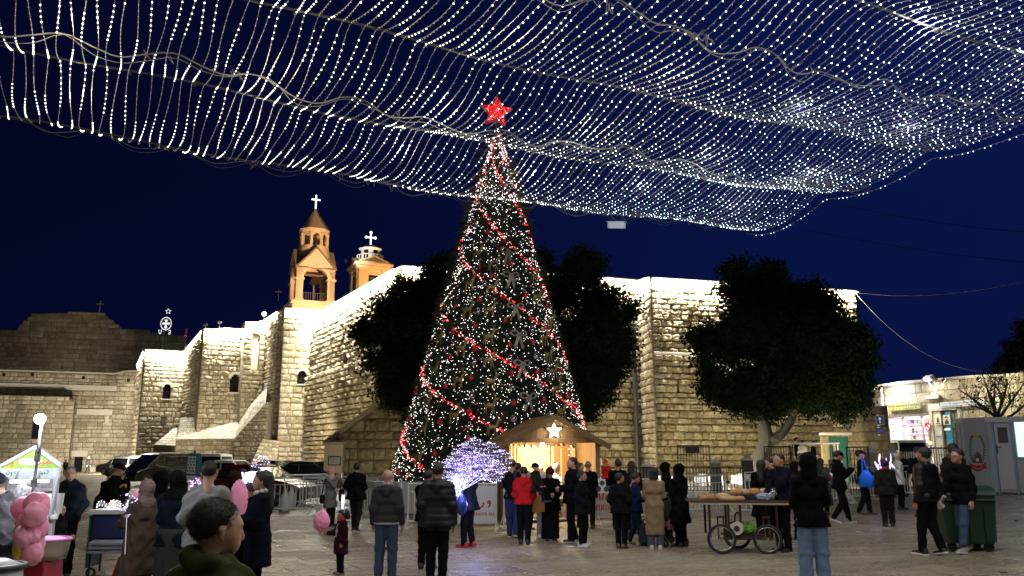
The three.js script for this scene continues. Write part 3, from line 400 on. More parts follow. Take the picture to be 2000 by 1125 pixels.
{ const D = 41, b = onGround(1492, 922); b.copy(stand(1490, D)); const t = thing('ficus_tree', 'broad dark ficus with pale forked trunk, in front of the high wall on the right', 'tree', b), L = (px, py, d = D) => at(px, py, d).sub(b);
  part('trunk', [limb([L(1476, 945), L(1480, 905), L(1492, 880), L(1496, 850), L(1490, 825), L(1478, 800), L(1470, 740)], [0.62, 0.48, 0.34, 0.28, 0.23, 0.2, 0.13]), limb([L(1464, 925), L(1482, 895), L(1492, 870)], [0.3, 0.3, 0.2])], barkPale, t);
  part('limb', [limb([L(1494, 868), L(1512, 858), L(1532, 840), L(1546, 816), L(1556, 780), L(1570, 720)], [0.27, 0.23, 0.19, 0.18, 0.16, 0.1])], barkPale, t);
  part('limb', [limb([L(1492, 835), L(1486, 815), L(1466, 800), L(1440, 770)], [0.22, 0.2, 0.16, 0.1])], barkPale, t);
  part('branch', [limb([L(1478, 790), L(1500, 720), L(1520, 620)], [0.2, 0.14, 0.05]), limb([L(1560, 770), L(1620, 720), L(1660, 680)], [0.16, 0.1, 0.04]), limb([L(1470, 760), L(1420, 700), L(1400, 640)], [0.16, 0.1, 0.04])], barkPale, t);
  crown(t, [[1432, 560, 42, D], [1436, 530, 28, D], [1515, 570, 62, D], [1505, 535, 30, D], [1590, 590, 46, D], [1605, 580, 30, D], [1648, 650, 52, D], [1672, 680, 46, D], [1560, 650, 95, D], [1450, 650, 90, D], [1400, 690, 44, D], [1368, 670, 28, D - 0.5], [1388, 735, 40, D - 1], [1440, 760, 55, D - 1], [1500, 745, 80, D], [1600, 740, 80, D], [1665, 745, 52, D], [1690, 700, 26, D], [1640, 785, 34, D], [1580, 790, 30, D], [1530, 790, 28, D - 1], [1470, 795, 24, D], [1412, 770, 26, D - 1], [1540, 600, 70, D + 3], [1500, 700, 90, D + 3], [1620, 690, 70, D + 3]], 51);
}
{ const D = 40, b = stand(985, D), t = thing('ficus_tree', 'very wide dark ficus standing behind the decorated conical tree', 'tree', b), L = (px, py, d = D) => at(px, py, d).sub(b);
  part('trunk', [limb([L(985, 950), L(985, 880), L(980, 800), L(985, 720)], [0.6, 0.45, 0.4, 0.3])], barkPale, t);
  part('limb', [limb([L(983, 800), L(900, 720), L(820, 660)], [0.3, 0.22, 0.1])], barkPale, t); part('limb', [limb([L(983, 790), L(1080, 700), L(1160, 640)], [0.3, 0.22, 0.1])], barkPale, t);
  crown(t, [[868, 515, 30, D], [842, 540, 36, D], [800, 570, 40, D], [752, 600, 34, D], [735, 640, 46, D], [708, 660, 26, D], [760, 690, 55, D], [800, 640, 80, D], [850, 600, 70, D], [780, 745, 46, D], [770, 775, 26, D], [820, 760, 50, D], [840, 700, 80, D], [806, 800, 26, D], [900, 620, 90, D + 1], [900, 740, 80, D + 1], [985, 660, 120, D + 2], [990, 560, 70, D + 2], [1060, 540, 46, D], [1062, 510, 28, D], [1140, 530, 46, D], [1130, 505, 30, D], [1155, 510, 22, D], [1110, 600, 90, D], [1180, 600, 52, D], [1210, 625, 34, D], [1230, 606, 18, D], [1195, 680, 50, D], [1218, 700, 22, D], [1140, 700, 80, D], [1170, 760, 40, D], [1130, 785, 34, D], [1080, 740, 80, D + 1], [1190, 650, 46, D], [1190, 735, 34, D], [1150, 805, 20, D]], 52);
}
function bareTree(label, base, limbs, seed, m, leafy) { const t = thing('bare_tree', label, 'tree', base), r = rng(seed), tw = [];
  part('trunk', [limb(limbs[0].map(([x, y, d]) => at(x, y, d).sub(base)), [0.16, 0.12, 0.08], 8)], m, t);
  for (const l of limbs.slice(1)) { const P = l.map(([x, y, d]) => at(x, y, d).sub(base)); part('branch', [limb(P, [0.07, 0.045, 0.02], 6)], m, t);
    for (let i = 0; i < 16; i++) { const c = new THREE.CatmullRomCurve3(P).getPoint(0.25 + 0.75 * r()), d = V(r() - 0.5, 0.2 + r() * 0.7, r() - 0.5).normalize(); tw.push(tube([c, c.clone().addScaledVector(d, 0.35), c.clone().addScaledVector(d, 0.75).add(V(r() * 0.3 - 0.15, 0.08, r() * 0.3 - 0.15))], 0.012, 4, 3)); } }
  part('twigs', tw, m, t, true);
  const P = []; for (let i = 0; i < leafy; i++) { const l = limbs[1 + Math.floor(r() * (limbs.length - 1))], c = new THREE.CatmullRomCurve3(l.map(([x, y, d]) => at(x, y, d).sub(base))).getPoint(0.4 + 0.6 * r()).add(V((r() - 0.5) * 1.1, (r() - 0.3) * 1.0, (r() - 0.5) * 1.1)), a = r() * 6; for (const [u, v] of [[0, 0], [0.08, 0.04], [0.1, -0.05]]) P.push(c.x + u * Math.cos(a), c.y + v, c.z + u * Math.sin(a)); }
  const g = new THREE.BufferGeometry(); g.setAttribute('position', new THREE.Float32BufferAttribute(P, 3)); part('leaves', g, leafMats[1], t, true);
}
bareTree('leafless small tree with spreading branches, behind the white cabin', stand(1950, 37), [[[1948, 930, 37], [1950, 850, 37], [1946, 815, 37]], [[1946, 815, 37], [1915, 790, 37], [1872, 760, 36.6]], [[1946, 815, 37], [1935, 780, 37], [1922, 742, 37.4]], [[1946, 818, 37], [1942, 775, 37], [1945, 738, 37]], [[1946, 815, 37], [1960, 780, 37], [1968, 740, 37]], [[1948, 820, 37], [1975, 785, 37], [2002, 745, 37]], [[1950, 825, 37], [1985, 805, 37], [2020, 770, 37.5]], [[1946, 815, 37], [1920, 800, 36.5], [1893, 790, 36]], [[1948, 818, 37], [1955, 770, 36.6], [1938, 750, 36.4]]], 61, M([0.045, 0.035, 0.03], 0.9), 420);
{ const D = 66, b = stand(1985, D), t = thing('street_tree', 'loose brownish tree rising behind the shop building at the right edge', 'tree', b); part('trunk', [limb([at(1990, 900, D).sub(b), at(1988, 760, D).sub(b), at(1985, 700, D).sub(b)], [0.3, 0.2, 0.1])], barkPale, t);
  const before = leafMats.slice(); leafMats[0] = leafMats[1] = leafMats[2] = M([0.05, 0.034, 0.014], 0.7); crown(t, [[1985, 690, 40, D], [1965, 715, 30, D], [2010, 660, 40, D], [1955, 735, 22, D], [2000, 720, 46, D], [1995, 640, 22, D]], 62, 0.45); leafMats.splice(0, 3, ...before); }

// ---------------------------------------------------------------- the decorated conical tree
const XD = 30, xb = stand(966, XD), xTop = at(969, 250, XD).y, xBase = 0.35, xR = 3.75;
const xRad = (y) => xR * clamp((xTop - y) / (xTop - xBase), 0, 1) + 0.07, xAxis = (y) => V(xb.x + 0.06 * (y / xTop), y, xb.z);
const xTree = thing('christmas_tree', 'tall conical decorated tree covered in white lights, in front of the dark ficus', 'christmas tree', xb);
const xSurf = (px, py) => { const [tx, ty] = sight(px, py); for (let D = XD - 4.2; D < XD + 0.2; D += 0.02) { const y = EYE + ty * D, a = xAxis(y); if (Math.hypot(tx * D - a.x, -D - a.z) < xRad(y) + 0.06) return V(tx * D, y, -D); } return at(px, py, XD); };
{
  const t = xTree, needle = M([0.014, 0.03, 0.014], 0.65), r = rng(77);
  part('trunk', [bar(V(0, -0.1, 0), V(0, xTop - 0.4, 0), 0.16, 10, 0.04)], M([0.05, 0.035, 0.02], 0.9), t);
  part('core', [place(new THREE.ConeGeometry(xR * 0.86, xTop - xBase - 0.3, 40, 1, true), 0, (xTop + xBase) / 2 - 0.2, 0)], M([0.007, 0.012, 0.007], 0.9), t);
  const spray = (() => { const q = rng(9), gs = []; for (let i = 0; i < 26; i++) { const a = (q() - 0.5) * 1.9, l = 0.24 + 0.2 * q(), b = (q() - 0.5) * 1.2; gs.push(place(new THREE.ConeGeometry(0.014, l, 3, 1, true).translate(0, l / 2, 0), 0, 0, i * 0.008, PI / 2 + b * 0.6 - 0.1, a, 0)); } return join(gs); })();
  const n = 3600, im = new THREE.InstancedMesh(spray, needle, n); for (let i = 0; i < n; i++) { const k = Math.sqrt(r()), y = xTop - (xTop - xBase) * k, a = r() * 2 * PI, rad = xRad(y) * (0.86 + 0.06 * r()); im.setMatrixAt(i, new THREE.Matrix4().compose(V(Math.sin(a) * rad, y, Math.cos(a) * rad), new THREE.Quaternion().setFromEuler(new THREE.Euler(0.15 + 0.5 * r(), a, r() * 6, 'YXZ')), V(1, 1, 1).multiplyScalar(0.8 + 0.5 * r()))); }
  im.name = 'boughs'; im.userData.kind = 'stuff'; im.castShadow = im.receiveShadow = true; t.add(im);
}
{
  const r = rng(78), white = [], warm = [], red = [], rosy = [];
  for (let i = 0; i < 8600; i++) { const k = Math.pow(r(), 0.56), y = xTop - 0.15 - (xTop - 0.15 - xBase) * k, a = r() * 2 * PI, rad = xRad(y) * (0.97 + 0.07 * r()), ax = xAxis(y), p = ico(0.0072 + 0.0046 * r(), ax.x + Math.sin(a) * rad, y, ax.z + Math.cos(a) * rad); (r() < 0.6 ? white : r() < 0.9 ? warm : rosy).push(p); }
  for (let i = 0; i < 150; i++) { const y = xTop - 0.1 - 2.6 * r(), a = r() * 2 * PI, rad = xRad(y) * (0.97 + 0.1 * r()), ax = xAxis(y); (r() < 0.3 ? rosy : white).push(ico(0.013, ax.x + Math.sin(a) * rad, y, ax.z + Math.cos(a) * rad)); }
  const lights = thing('fairy_lights', 'dense white fairy lights spread all over the conical tree', 'fairy lights'); part('bulbs', white, glow([1, 0.97, 0.93], 6.5), lights, true); part('warm_bulbs', warm, glow([1, 0.86, 0.68], 6), lights, true); part('red_bulbs', rosy, glow([1, 0.12, 0.1], 4), lights, true);
  const gar = thing('light_garland', 'red glowing garland winding in steep bands round the conical tree', 'light garland'), cord = [], cores = [];
  const pitch = 9.5; for (let s = 0; s < 4; s++) { const P = []; for (let q = 0; q < 260; q++) { const h = 0.4 + (xTop - 0.9) * q / 260, y = xTop - 0.5 - (xTop - 1.1) * q / 260; void h; const a = -PI / 2 + 2 * PI * ((at(905, 465, XD).y - y) / pitch + s / 4), ax = xAxis(y), rad = xRad(y) * 1.02; P.push(V(ax.x + Math.sin(a) * rad, y, ax.z + Math.cos(a) * rad)); }
    cord.push(tube(P, 0.02, 400, 4)); const c = new THREE.CatmullRomCurve3(P); for (let i = 0; i < 520; i++) { const p = c.getPointAt(r()); (r() < 0.58 ? red : cores).push(ico(0.014 + 0.009 * r(), p.x + (r() - 0.5) * 0.11, p.y + (r() - 0.5) * 0.11, p.z + (r() - 0.5) * 0.11)); } }
  part('cord', cord, M([0.2, 0.01, 0.01], 0.5), gar); part('bulbs', red, glow([1, 0.025, 0.03], 5), gar, true); part('bright_bulbs', cores, glow([1, 0.4, 0.38], 5), gar, true);
}
{ // topper
  const c = at(970, 219, XD), t = thing('tree_star', 'large glowing red five pointed star on the tip of the conical tree', 'star', c, R(8)), r = rng(80), R1 = 0.6, R2 = 0.29, pts = Array.from({ length: 10 }, (_, k) => { const a = k * PI / 5 + PI / 2 - 0.06, q = k % 2 ? R2 : R1; return [Math.cos(a) * q, Math.sin(a) * q]; });
  part('frame', [place(prism(pts, 0.12, 0.04), 0, 0, -0.08)], glow([0.75, 0.008, 0.01], 0.2), t); part('post', [bar(V(0, -1.0, 0), V(0, -0.2, 0), 0.04, 6)], M([0.1, 0.02, 0.02]), t);
  const b = [], w = []; for (let i = 0; i < 520; i++) { const k = r() * 10, j = Math.floor(k), f = k - j, e = [lerp(pts[j][0], pts[(j + 1) % 10][0], f), lerp(pts[j][1], pts[(j + 1) % 10][1], f)], q = Math.sqrt(r()); (r() < 0.86 ? b : w).push(ico(0.015, e[0] * q, e[1] * q, r() < 0.6 ? 0.09 : -0.14)); }
  part('bulbs', b, glow([1, 0.02, 0.025], 1.25), t, true); part('pale_bulbs', w, glow([1, 0.42, 0.38], 2.4), t, true); point(c.clone().add(V(0, 0, 0.5)), [1, 0.06, 0.05], 0.5);
}
{ // ornaments; measured on an enlargement (750, 560, 2.96 times)
  const z = ([x, y]) => xSurf(750 + x / 2.96, 560 + y / 2.96), yaw = (p) => Math.atan2(p.x - xb.x, p.z - xb.z), group = (n) => n + ' hung over the conical tree';
  const redM = M([0.5, 0.015, 0.015], 0.18, { clearcoat: 1 }), silM = M([0.75, 0.75, 0.76], 0.16, { metalness: 1 }), goldM = M([0.27, 0.21, 0.09], 0.5, { metalness: 0.5 }), bowM = M([0.24, 0.21, 0.17], 0.6, { metalness: 0.3 });
  const spread = (list, make, name, n, label) => { let first; list.forEach((q) => { const p = z(q), a = yaw(p), out = p.clone().add(V(Math.sin(a), 0.1, Math.cos(a)).multiplyScalar(0.08)); if (!first) { first = make(); first.position.copy(out); first.rotation.y = a; } else copyOf(first, name, out, a); }); void n; void label; };
  const mk = (name, label, cat, g, f) => () => { const t = thing(name, label, cat, V(0, 0, 0), 0, g); f(t); return t; };
  spread([[555, 80], [690, 65], [810, 55], [420, 118], [530, 228], [697, 200], [840, 190], [405, 268], [725, 340], [855, 325], [528, 365], [387, 410], [735, 505], [880, 495], [507, 530], [365, 578], [1050, 630], [918, 660], [747, 675], [498, 722], [330, 785], [160, 765], [198, 605], [135, 905], [300, 965], [490, 880], [92, 1075], [1010, 485], [620, -60], [720, -130], [560, -110], [660, -220], [700, -260], [600, -310], [930, 120], [310, 160]], mk('red_bauble', 'shiny red bauble hanging among the white lights of the conical tree', 'bauble', group('red baubles'), (t) => { part('sphere', ball(0.088, 0, 0, 0), redM, t); part('cap', cyl(0.03, 0.03, 0.04, 8, 0, 0.11, 0), goldM, t); }), 'red_bauble');
  spread([[545, 148], [707, 278], [400, 340], [522, 440], [370, 488], [727, 420], [872, 408], [740, 585], [510, 632], [320, 880], [745, 765], [940, 755], [895, 570], [1080, 715], [497, 805], [850, 252], [640, -120], [585, -10], [760, -40]], mk('silver_bauble', 'mirror silver bauble hanging among the white lights of the conical tree', 'bauble', group('silver baubles'), (t) => { part('sphere', ball(0.11, 0, 0, 0), silM, t); part('cap', cyl(0.03, 0.03, 0.04, 8, 0, 0.12, 0), silM, t); }), 'silver_bauble');
  spread([[487, 135], [610, 135], [330, 295], [605, 290], [450, 355], [605, 425], [300, 480], [435, 540], [615, 550], [260, 660], [610, 690], [410, 745], [235, 820], [625, 815], [205, 985], [990, 590], [968, 490], [1015, 720], [940, 395], [915, 300], [955, 200], [620, 5], [500, -20], [630, -130], [540, -190], [875, 60], [860, -60]], mk('gold_reindeer', 'flat gold glitter reindeer ornament hanging on the conical tree', 'reindeer ornament', group('gold reindeer'), (t) => {
    part('body', [place(ball(0.1, 0, 0, 0, 1.75, 0.85, 0.7), 0, 0, 0), bar(V(0.13, 0.02, 0), V(0.2, 0.2, 0), 0.045, 8), ball(0.055, 0.235, 0.22, 0, 1.5, 0.8, 0.8), bar(V(-0.16, 0.04, 0), V(-0.2, 0.08, 0), 0.02, 5)], goldM, t);
    for (const [x, zz, d] of [[0.12, 0.03, 0.05], [0.09, -0.03, 0], [-0.1, 0.03, 0], [-0.14, -0.03, -0.04]]) part('leg', [bar(V(x, -0.03, zz), V(x + d, -0.27, zz), 0.022, 6, 0.014)], goldM, t);
    part('antlers', [-1, 1].flatMap((s) => [bar(V(0.2, 0.25, s * 0.02), V(0.14, 0.4, s * 0.07), 0.012, 4), bar(V(0.17, 0.32, s * 0.045), V(0.24, 0.4, s * 0.06), 0.01, 4)]), goldM, t); }), 'gold_reindeer');
  spread([[757, 120], [775, 280], [795, 450], [830, 640], [730, -60], [715, -200]], mk('silver_bow', 'large pale glitter ribbon bow with two tails on the conical tree', 'ribbon bow', group('pale bows'), (t) => {
    for (const s of [-1, 1]) { part('loop', [place(new THREE.TorusGeometry(0.13, 0.045, 6, 14), s * 0.16, 0.04, 0.02, 0, 0.3 * s, 0.25 * s, V(1, 0.62, 0.7))], bowM, t); part('tail', [place(box(0.1, 0.5, 0.02, 0, -0.25, 0), 0, 0, 0.03, 0, 0.2 * s, s * 0.32)], bowM, t); } part('knot', ball(0.055, 0, 0.02, 0.05), bowM, t); }), 'silver_bow');
}
// white panels round the foot of the tree
{ const t = thing('panel_enclosure', 'curved low white panel fence round the foot of the conical tree', 'panel fence', V(xb.x, 0, xb.z)), m = M([0.42, 0.42, 0.42], 0.6); for (let i = 0; i < 26; i++) { const a = i / 26 * 2 * PI, rr = 4.9; part('panel', [rbox(1.14, 0.95, 0.06, 0.02, Math.sin(a) * rr, 0.55, Math.cos(a) * rr, 0, a, 0)], m, t); part('post', [bar(V(Math.sin(a + 0.12) * rr, 0, Math.cos(a + 0.12) * rr), V(Math.sin(a + 0.12) * rr, 1.1, Math.cos(a + 0.12) * rr), 0.035, 6)], M([0.5, 0.5, 0.5], 0.5), t); } }

// ---------------------------------------------------------------- the canopy of light strings
{
  const H = 9, O = V(-11.2, H, -16.8), C = V(0.889, 0, -0.457), r = rng(90), cables = [-0.05, 3.75, 7.5, 11.9, 15.8, 19.7, 23.6], W = 21.6;
  const carry = (t, s) => { const b = Math.sin(clamp(t / W, 0, 1) * PI), k = cables.findIndex((c, i) => s >= c && s < cables[i + 1]), i = k < 0 ? 0 : k, f = clamp((s - cables[i]) / (cables[i + 1] - cables[i]), 0, 1);
    const sag = (0.33 + 0.1 * Math.sin(t * 0.7 + i * 2)) * 4 * f * (1 - f); return { h: 0.1 - 0.2 * b + 0.26 * clamp(t / W, 0, 1) ** 2 + 0.05 * Math.sin(t * 1.1 + s) - sag }; };
  const P = (t, s) => O.clone().addScaledVector(C, t).add(V(lerp(0.475, 0.36, clamp(t / W, 0, 1)) * s, 0, lerp(0.88, 0.933, clamp(t / W, 0, 1)) * s)).add(V(0, carry(t, s).h, 0));
  const wireM = M([0.16, 0.15, 0.13], 0.6), warmB = glow([1, 0.92, 0.74], 5.5), coolB = glow([0.72, 0.86, 1], 5.5), midB = glow([0.98, 0.97, 0.95], 5.5), dimB = M([0.5, 0.46, 0.38], 0.5, { emissive: [0.3, 0.26, 0.19], emissiveIntensity: 1 });
  let idx = 0;
  for (let t = -1.4; t <= W; t += 0.2 + 0.02 * (r() - 0.5), idx++) {
    const o = thing('light_string', t < 8 ? 'string of warm white bulbs in the left part of the light canopy' : t < 15 ? 'string of white bulbs in the middle part of the light canopy' : 'string of cool white bulbs in the right part of the light canopy', 'light string', V(0, 0, 0), 0, t < 8 ? 'warm strings at the left of the light canopy' : t < 15 ? 'strings in the middle of the light canopy' : 'cool strings at the right of the light canopy');
    const pts = [], last = t > W - 0.25, end = last ? 11.5 : 23.4, sway = r() * 6; for (let s = -0.05; s < end; s += 0.47) { const p = P(t, s); p.addScaledVector(C, 0.035 * Math.sin(s * 1.7 + sway)); if (last) p.y -= 0.16; pts.push(p); }
    const c = new THREE.CatmullRomCurve3(pts), len = c.getLength(), lit = [], dim = []; part('wire', new THREE.TubeGeometry(c, 60, 0.006, 3), wireM, o);
    let run = 0, on = r() < 0.5; for (let d = 0.04 + 0.1 * r(); d < len; d += d > 16 ? 0.5 : 0.155 + 0.012 * r()) { if (run-- <= 0) { on = !on; run = t < 9 ? 5 + Math.floor(5 * r()) : on ? Math.floor(3 * r()) : Math.floor(2.4 * r()); }
      const p = c.getPointAt(Math.min(1, d / len)); (on ? lit : dim).push(ico(on ? 0.0105 + 0.0042 * r() : 0.007, p.x, p.y - 0.02, p.z)); }
    part('bulbs', lit, t < 8 ? warmB : t < 15 ? midB : coolB, o, true); if (dim.length) part('dim_bulbs', dim, dimB, o, true);
  }
  const black = M([0.01, 0.01, 0.012], 0.7), pale = M([0.1, 0.095, 0.085], 0.8);
  cables.slice(0, 4).forEach((s, i) => { const o = thing('support_cable', ['outer edge cable carrying the ends of the light strings', 'second taut black cable across the light strings', 'third taut black cable across the light strings', 'black cable across the light strings at the top right'][i], 'cable'), pts = []; for (let t = -6; t <= W + 0.2; t += 1.1) pts.push(P(t, s).add(V(0, 0.03, 0))); part('cable', tube(pts, 0.022, 90, 5), black, o);
    part('clamp', Array.from({ length: 18 }, (_, k) => box(0.05, 0.09, 0.05, P(k * 1.2, s).x, P(k * 1.2, s).y, P(k * 1.2, s).z)), black, o, true); });
  const power = (label, s0, t0, t1, seed, thick) => { const q = rng(seed), o = thing('power_cable', label, 'cable'), strands = []; for (let k = 0; k < 2; k++) { const pts = []; for (let t = t0; t <= t1; t += 0.45) { const p = P(clamp(t, -6, W), s0 + 0.12 * Math.sin(t * 2.1)); p.y += -0.05 + 0.11 * Math.sin(t * 3.7 + seed) * (q() < 0.8 ? 1 : 1.6) - (k ? 0.14 * q() : 0); pts.push(p); } strands.push(tube(pts, k ? thick * 0.5 : thick, 160, 5)); }
    part('strand', strands, pale, o); part('ties', Array.from({ length: 30 }, () => { const p = P(lerp(Math.max(t0, -1), t1, q()), s0); return tube([p, p.clone().add(V((q() - 0.5) * 0.3, -0.05 - 0.2 * q(), 0)), p.clone().add(V((q() - 0.5) * 0.3, 0.02, 0.05))], 0.008, 5, 3); }), pale, o, true); };
  power('wavy pale power cable looping across the left and middle strings', 5.3, -5, 21.6, 3, 0.014); power('wavy pale power cable across the strings at the top right', 10.4, 8, 21.8, 5, 0.013); power('thin loose wires hanging along the outer edge cable', -0.02, 0, 21, 7, 0.007);
  { const p = P(16.2, 0), o = thing('hanging_floodlight', 'pale box shaped lamp hanging under the outer edge of the light canopy', 'hanging lamp', p.add(V(0, -0.33, 0)), R(-20)); const m = M([0.55, 0.6, 0.66], 0.5); part('housing', [rbox(0.5, 0.2, 0.34, 0.03, 0, 0, 0, 0.25, 0, -0.1)], m, o); part('visor', [box(0.54, 0.02, 0.4, 0.0, 0.11, 0.02, 0.25, 0, -0.1)], m, o); part('hanger', [bar(V(-0.15, 0.1, 0), V(-0.15, 0.34, 0), 0.012, 5), bar(V(0.15, 0.1, 0), V(0.15, 0.34, 0), 0.012, 5)], black, o); }
  // point lights added under the strings, standing in for the light of all bulbs
  for (let t = 1.5; t < W; t += 3.4) for (let s = 3; s < 23; s += 3) { const p = P(t, s); point(p.add(V(0, -0.1, 0)), t < 8 ? [1, 0.9, 0.74] : t < 15 ? [1, 0.95, 0.88] : [0.88, 0.93, 1], s > 9 ? 10.5 : 7.5, 1); }
  // far wires
  const wire = (label, a, b, sag, rad, m) => { const o = thing('overhead_wire', label, 'wire'), A = at(...a), B = at(...b), pts = []; for (let i = 0; i <= 12; i++) { const p = A.clone().lerp(B, i / 12); p.y -= sag * 4 * (i / 12) * (1 - i / 12); pts.push(p); } part('wire', tube(pts, rad, 30, 4), m, o); };
  wire('pale wire sloping down from the high wall end to the shop roof', [1668, 569, 54], [1920, 726, 47], 1.2, 0.013, wireM); wire('faint wire leaving the high wall end to the right', [1668, 571, 54], [2020, 545, 40], 0.5, 0.015, wireM); wire('dark wire crossing the sky under the light canopy', [1640, 400, 24], [2040, 455, 30], 0.15, 0.012, black); wire('second dark wire crossing the sky at the right', [1560, 446, 26], [2040, 515, 30], 0.15, 0.012, black);
}
// ---------------------------------------------------------------- warm floodlights at the foot of the walls
{
  const Y = [1, 0.86, 0.52], f = (label, px, D, tpx, tpy, tD, k, ang, c = Y) => { const p = stand(px, D); p.y += 0.5; floodlight(label, p, at(tpx, tpy, tD), c, k, ang, undefined, 0.34); };
  f('low floodlight behind the railing left of the bright corner strip', 1185, 44.5, 1190, 800, 53, 140, 60);
  f('low floodlight behind the railing right of the bright corner strip', 1330, 42.5, 1350, 800, 51, 140, 62);
  f('low floodlight behind the railing by the pale forked trunk', 1530, 43.5, 1540, 800, 53, 140, 62);
  f('low floodlight near the teal guardhouse door', 1600, 42, 1640, 830, 46, 40, 50);
  f('low floodlight at the foot of the long wall beside the outbuilding', 618, 53, 690, 790, 60, 150, 60);
  f('low floodlight in front of the stone outbuilding', 716, 38.5, 730, 860, 44, 32, 66);
  f('low floodlight at the foot of the bell tower', 575, 58, 575, 760, 70, 460, 40, [1, 0.9, 0.66]);
  f('low floodlight among the parked cars facing the stepped fronts', 400, 57, 420, 760, 75, 640, 52, [1, 0.91, 0.7]);
  f('low floodlight among the parked cars facing the flat topped block', 290, 62, 300, 780, 80, 480, 46, [1, 0.91, 0.7]);
  f('low floodlight in front of the church doorway', 205, 77, 180, 800, 88, 600, 74, [1, 0.92, 0.78]); f('low floodlight before the broad plain buttress', 96, 74, 60, 800, 84, 480, 74, [1, 0.94, 0.84]);
  { const p = at(120, 724, 91.5); floodlight('small added floodlight on the church roof, in place of town light on the gable', p.add(V(0, 0.35, 0)), at(120, 660, 97), [1, 0.9, 0.74], 46, 86, undefined, 0.2); const q = at(300, 716, 91.5); floodlight('second small added floodlight on the church roof, in place of town light further right', q.add(V(0, 0.8, 0)), at(290, 680, 99), [0.9, 0.95, 1], 22, 86, undefined, 0.2); }  // both roof lamps are added to lift the dark gable
  f('added low floodlight brightening the low brown wall', 1672, 36.5, 1690, 850, 42, 40, 70, [1, 0.85, 0.6]);  // added lamp, stands in for street light on this wall
}
// ---------------------------------------------------------------- crowd barriers and railings
const galv = M([0.62, 0.62, 0.62], 0.4, { metalness: 0.35 }), blackIron = M([0.02, 0.02, 0.022], 0.5);
function makeBarrier(w, m, nBars) { const t = thing('crowd_barrier', 'x', 'crowd barrier'), h = 1.12, y0 = 0.2;
  part('frame', [bar(V(-w / 2, h, 0), V(w / 2, h, 0), 0.021, 8), bar(V(-w / 2, y0, 0), V(w / 2, y0, 0), 0.021, 8), bar(V(-w / 2, 0.06, 0), V(-w / 2, h, 0), 0.021, 8), bar(V(w / 2, 0.06, 0), V(w / 2, h, 0), 0.021, 8), bar(V(-w / 2, h - 0.2, 0), V(w / 2, h - 0.2, 0), 0.014, 6)], m, t);
  const g = bar(V(0, y0, 0), V(0, h - 0.2, 0), 0.012, 6); for (let i = 1; i < nBars; i++) { const b = part('bar', g, m, t); b.position.x = -w / 2 + w * i / nBars; }
  for (const s of [-1, 1]) part('foot', [bar(V(s * w / 2, 0.02, -0.32), V(s * w / 2, 0.02, 0.32), 0.02, 6), bar(V(s * w / 2, 0.02, 0.32), V(s * w / 2, 0.36, 0), 0.016, 6), bar(V(s * w / 2, 0.02, -0.32), V(s * w / 2, 0.36, 0), 0.016, 6), box(0.06, 0.012, 0.7, s * w / 2, 0.008, 0)], m, t);
  return t; }
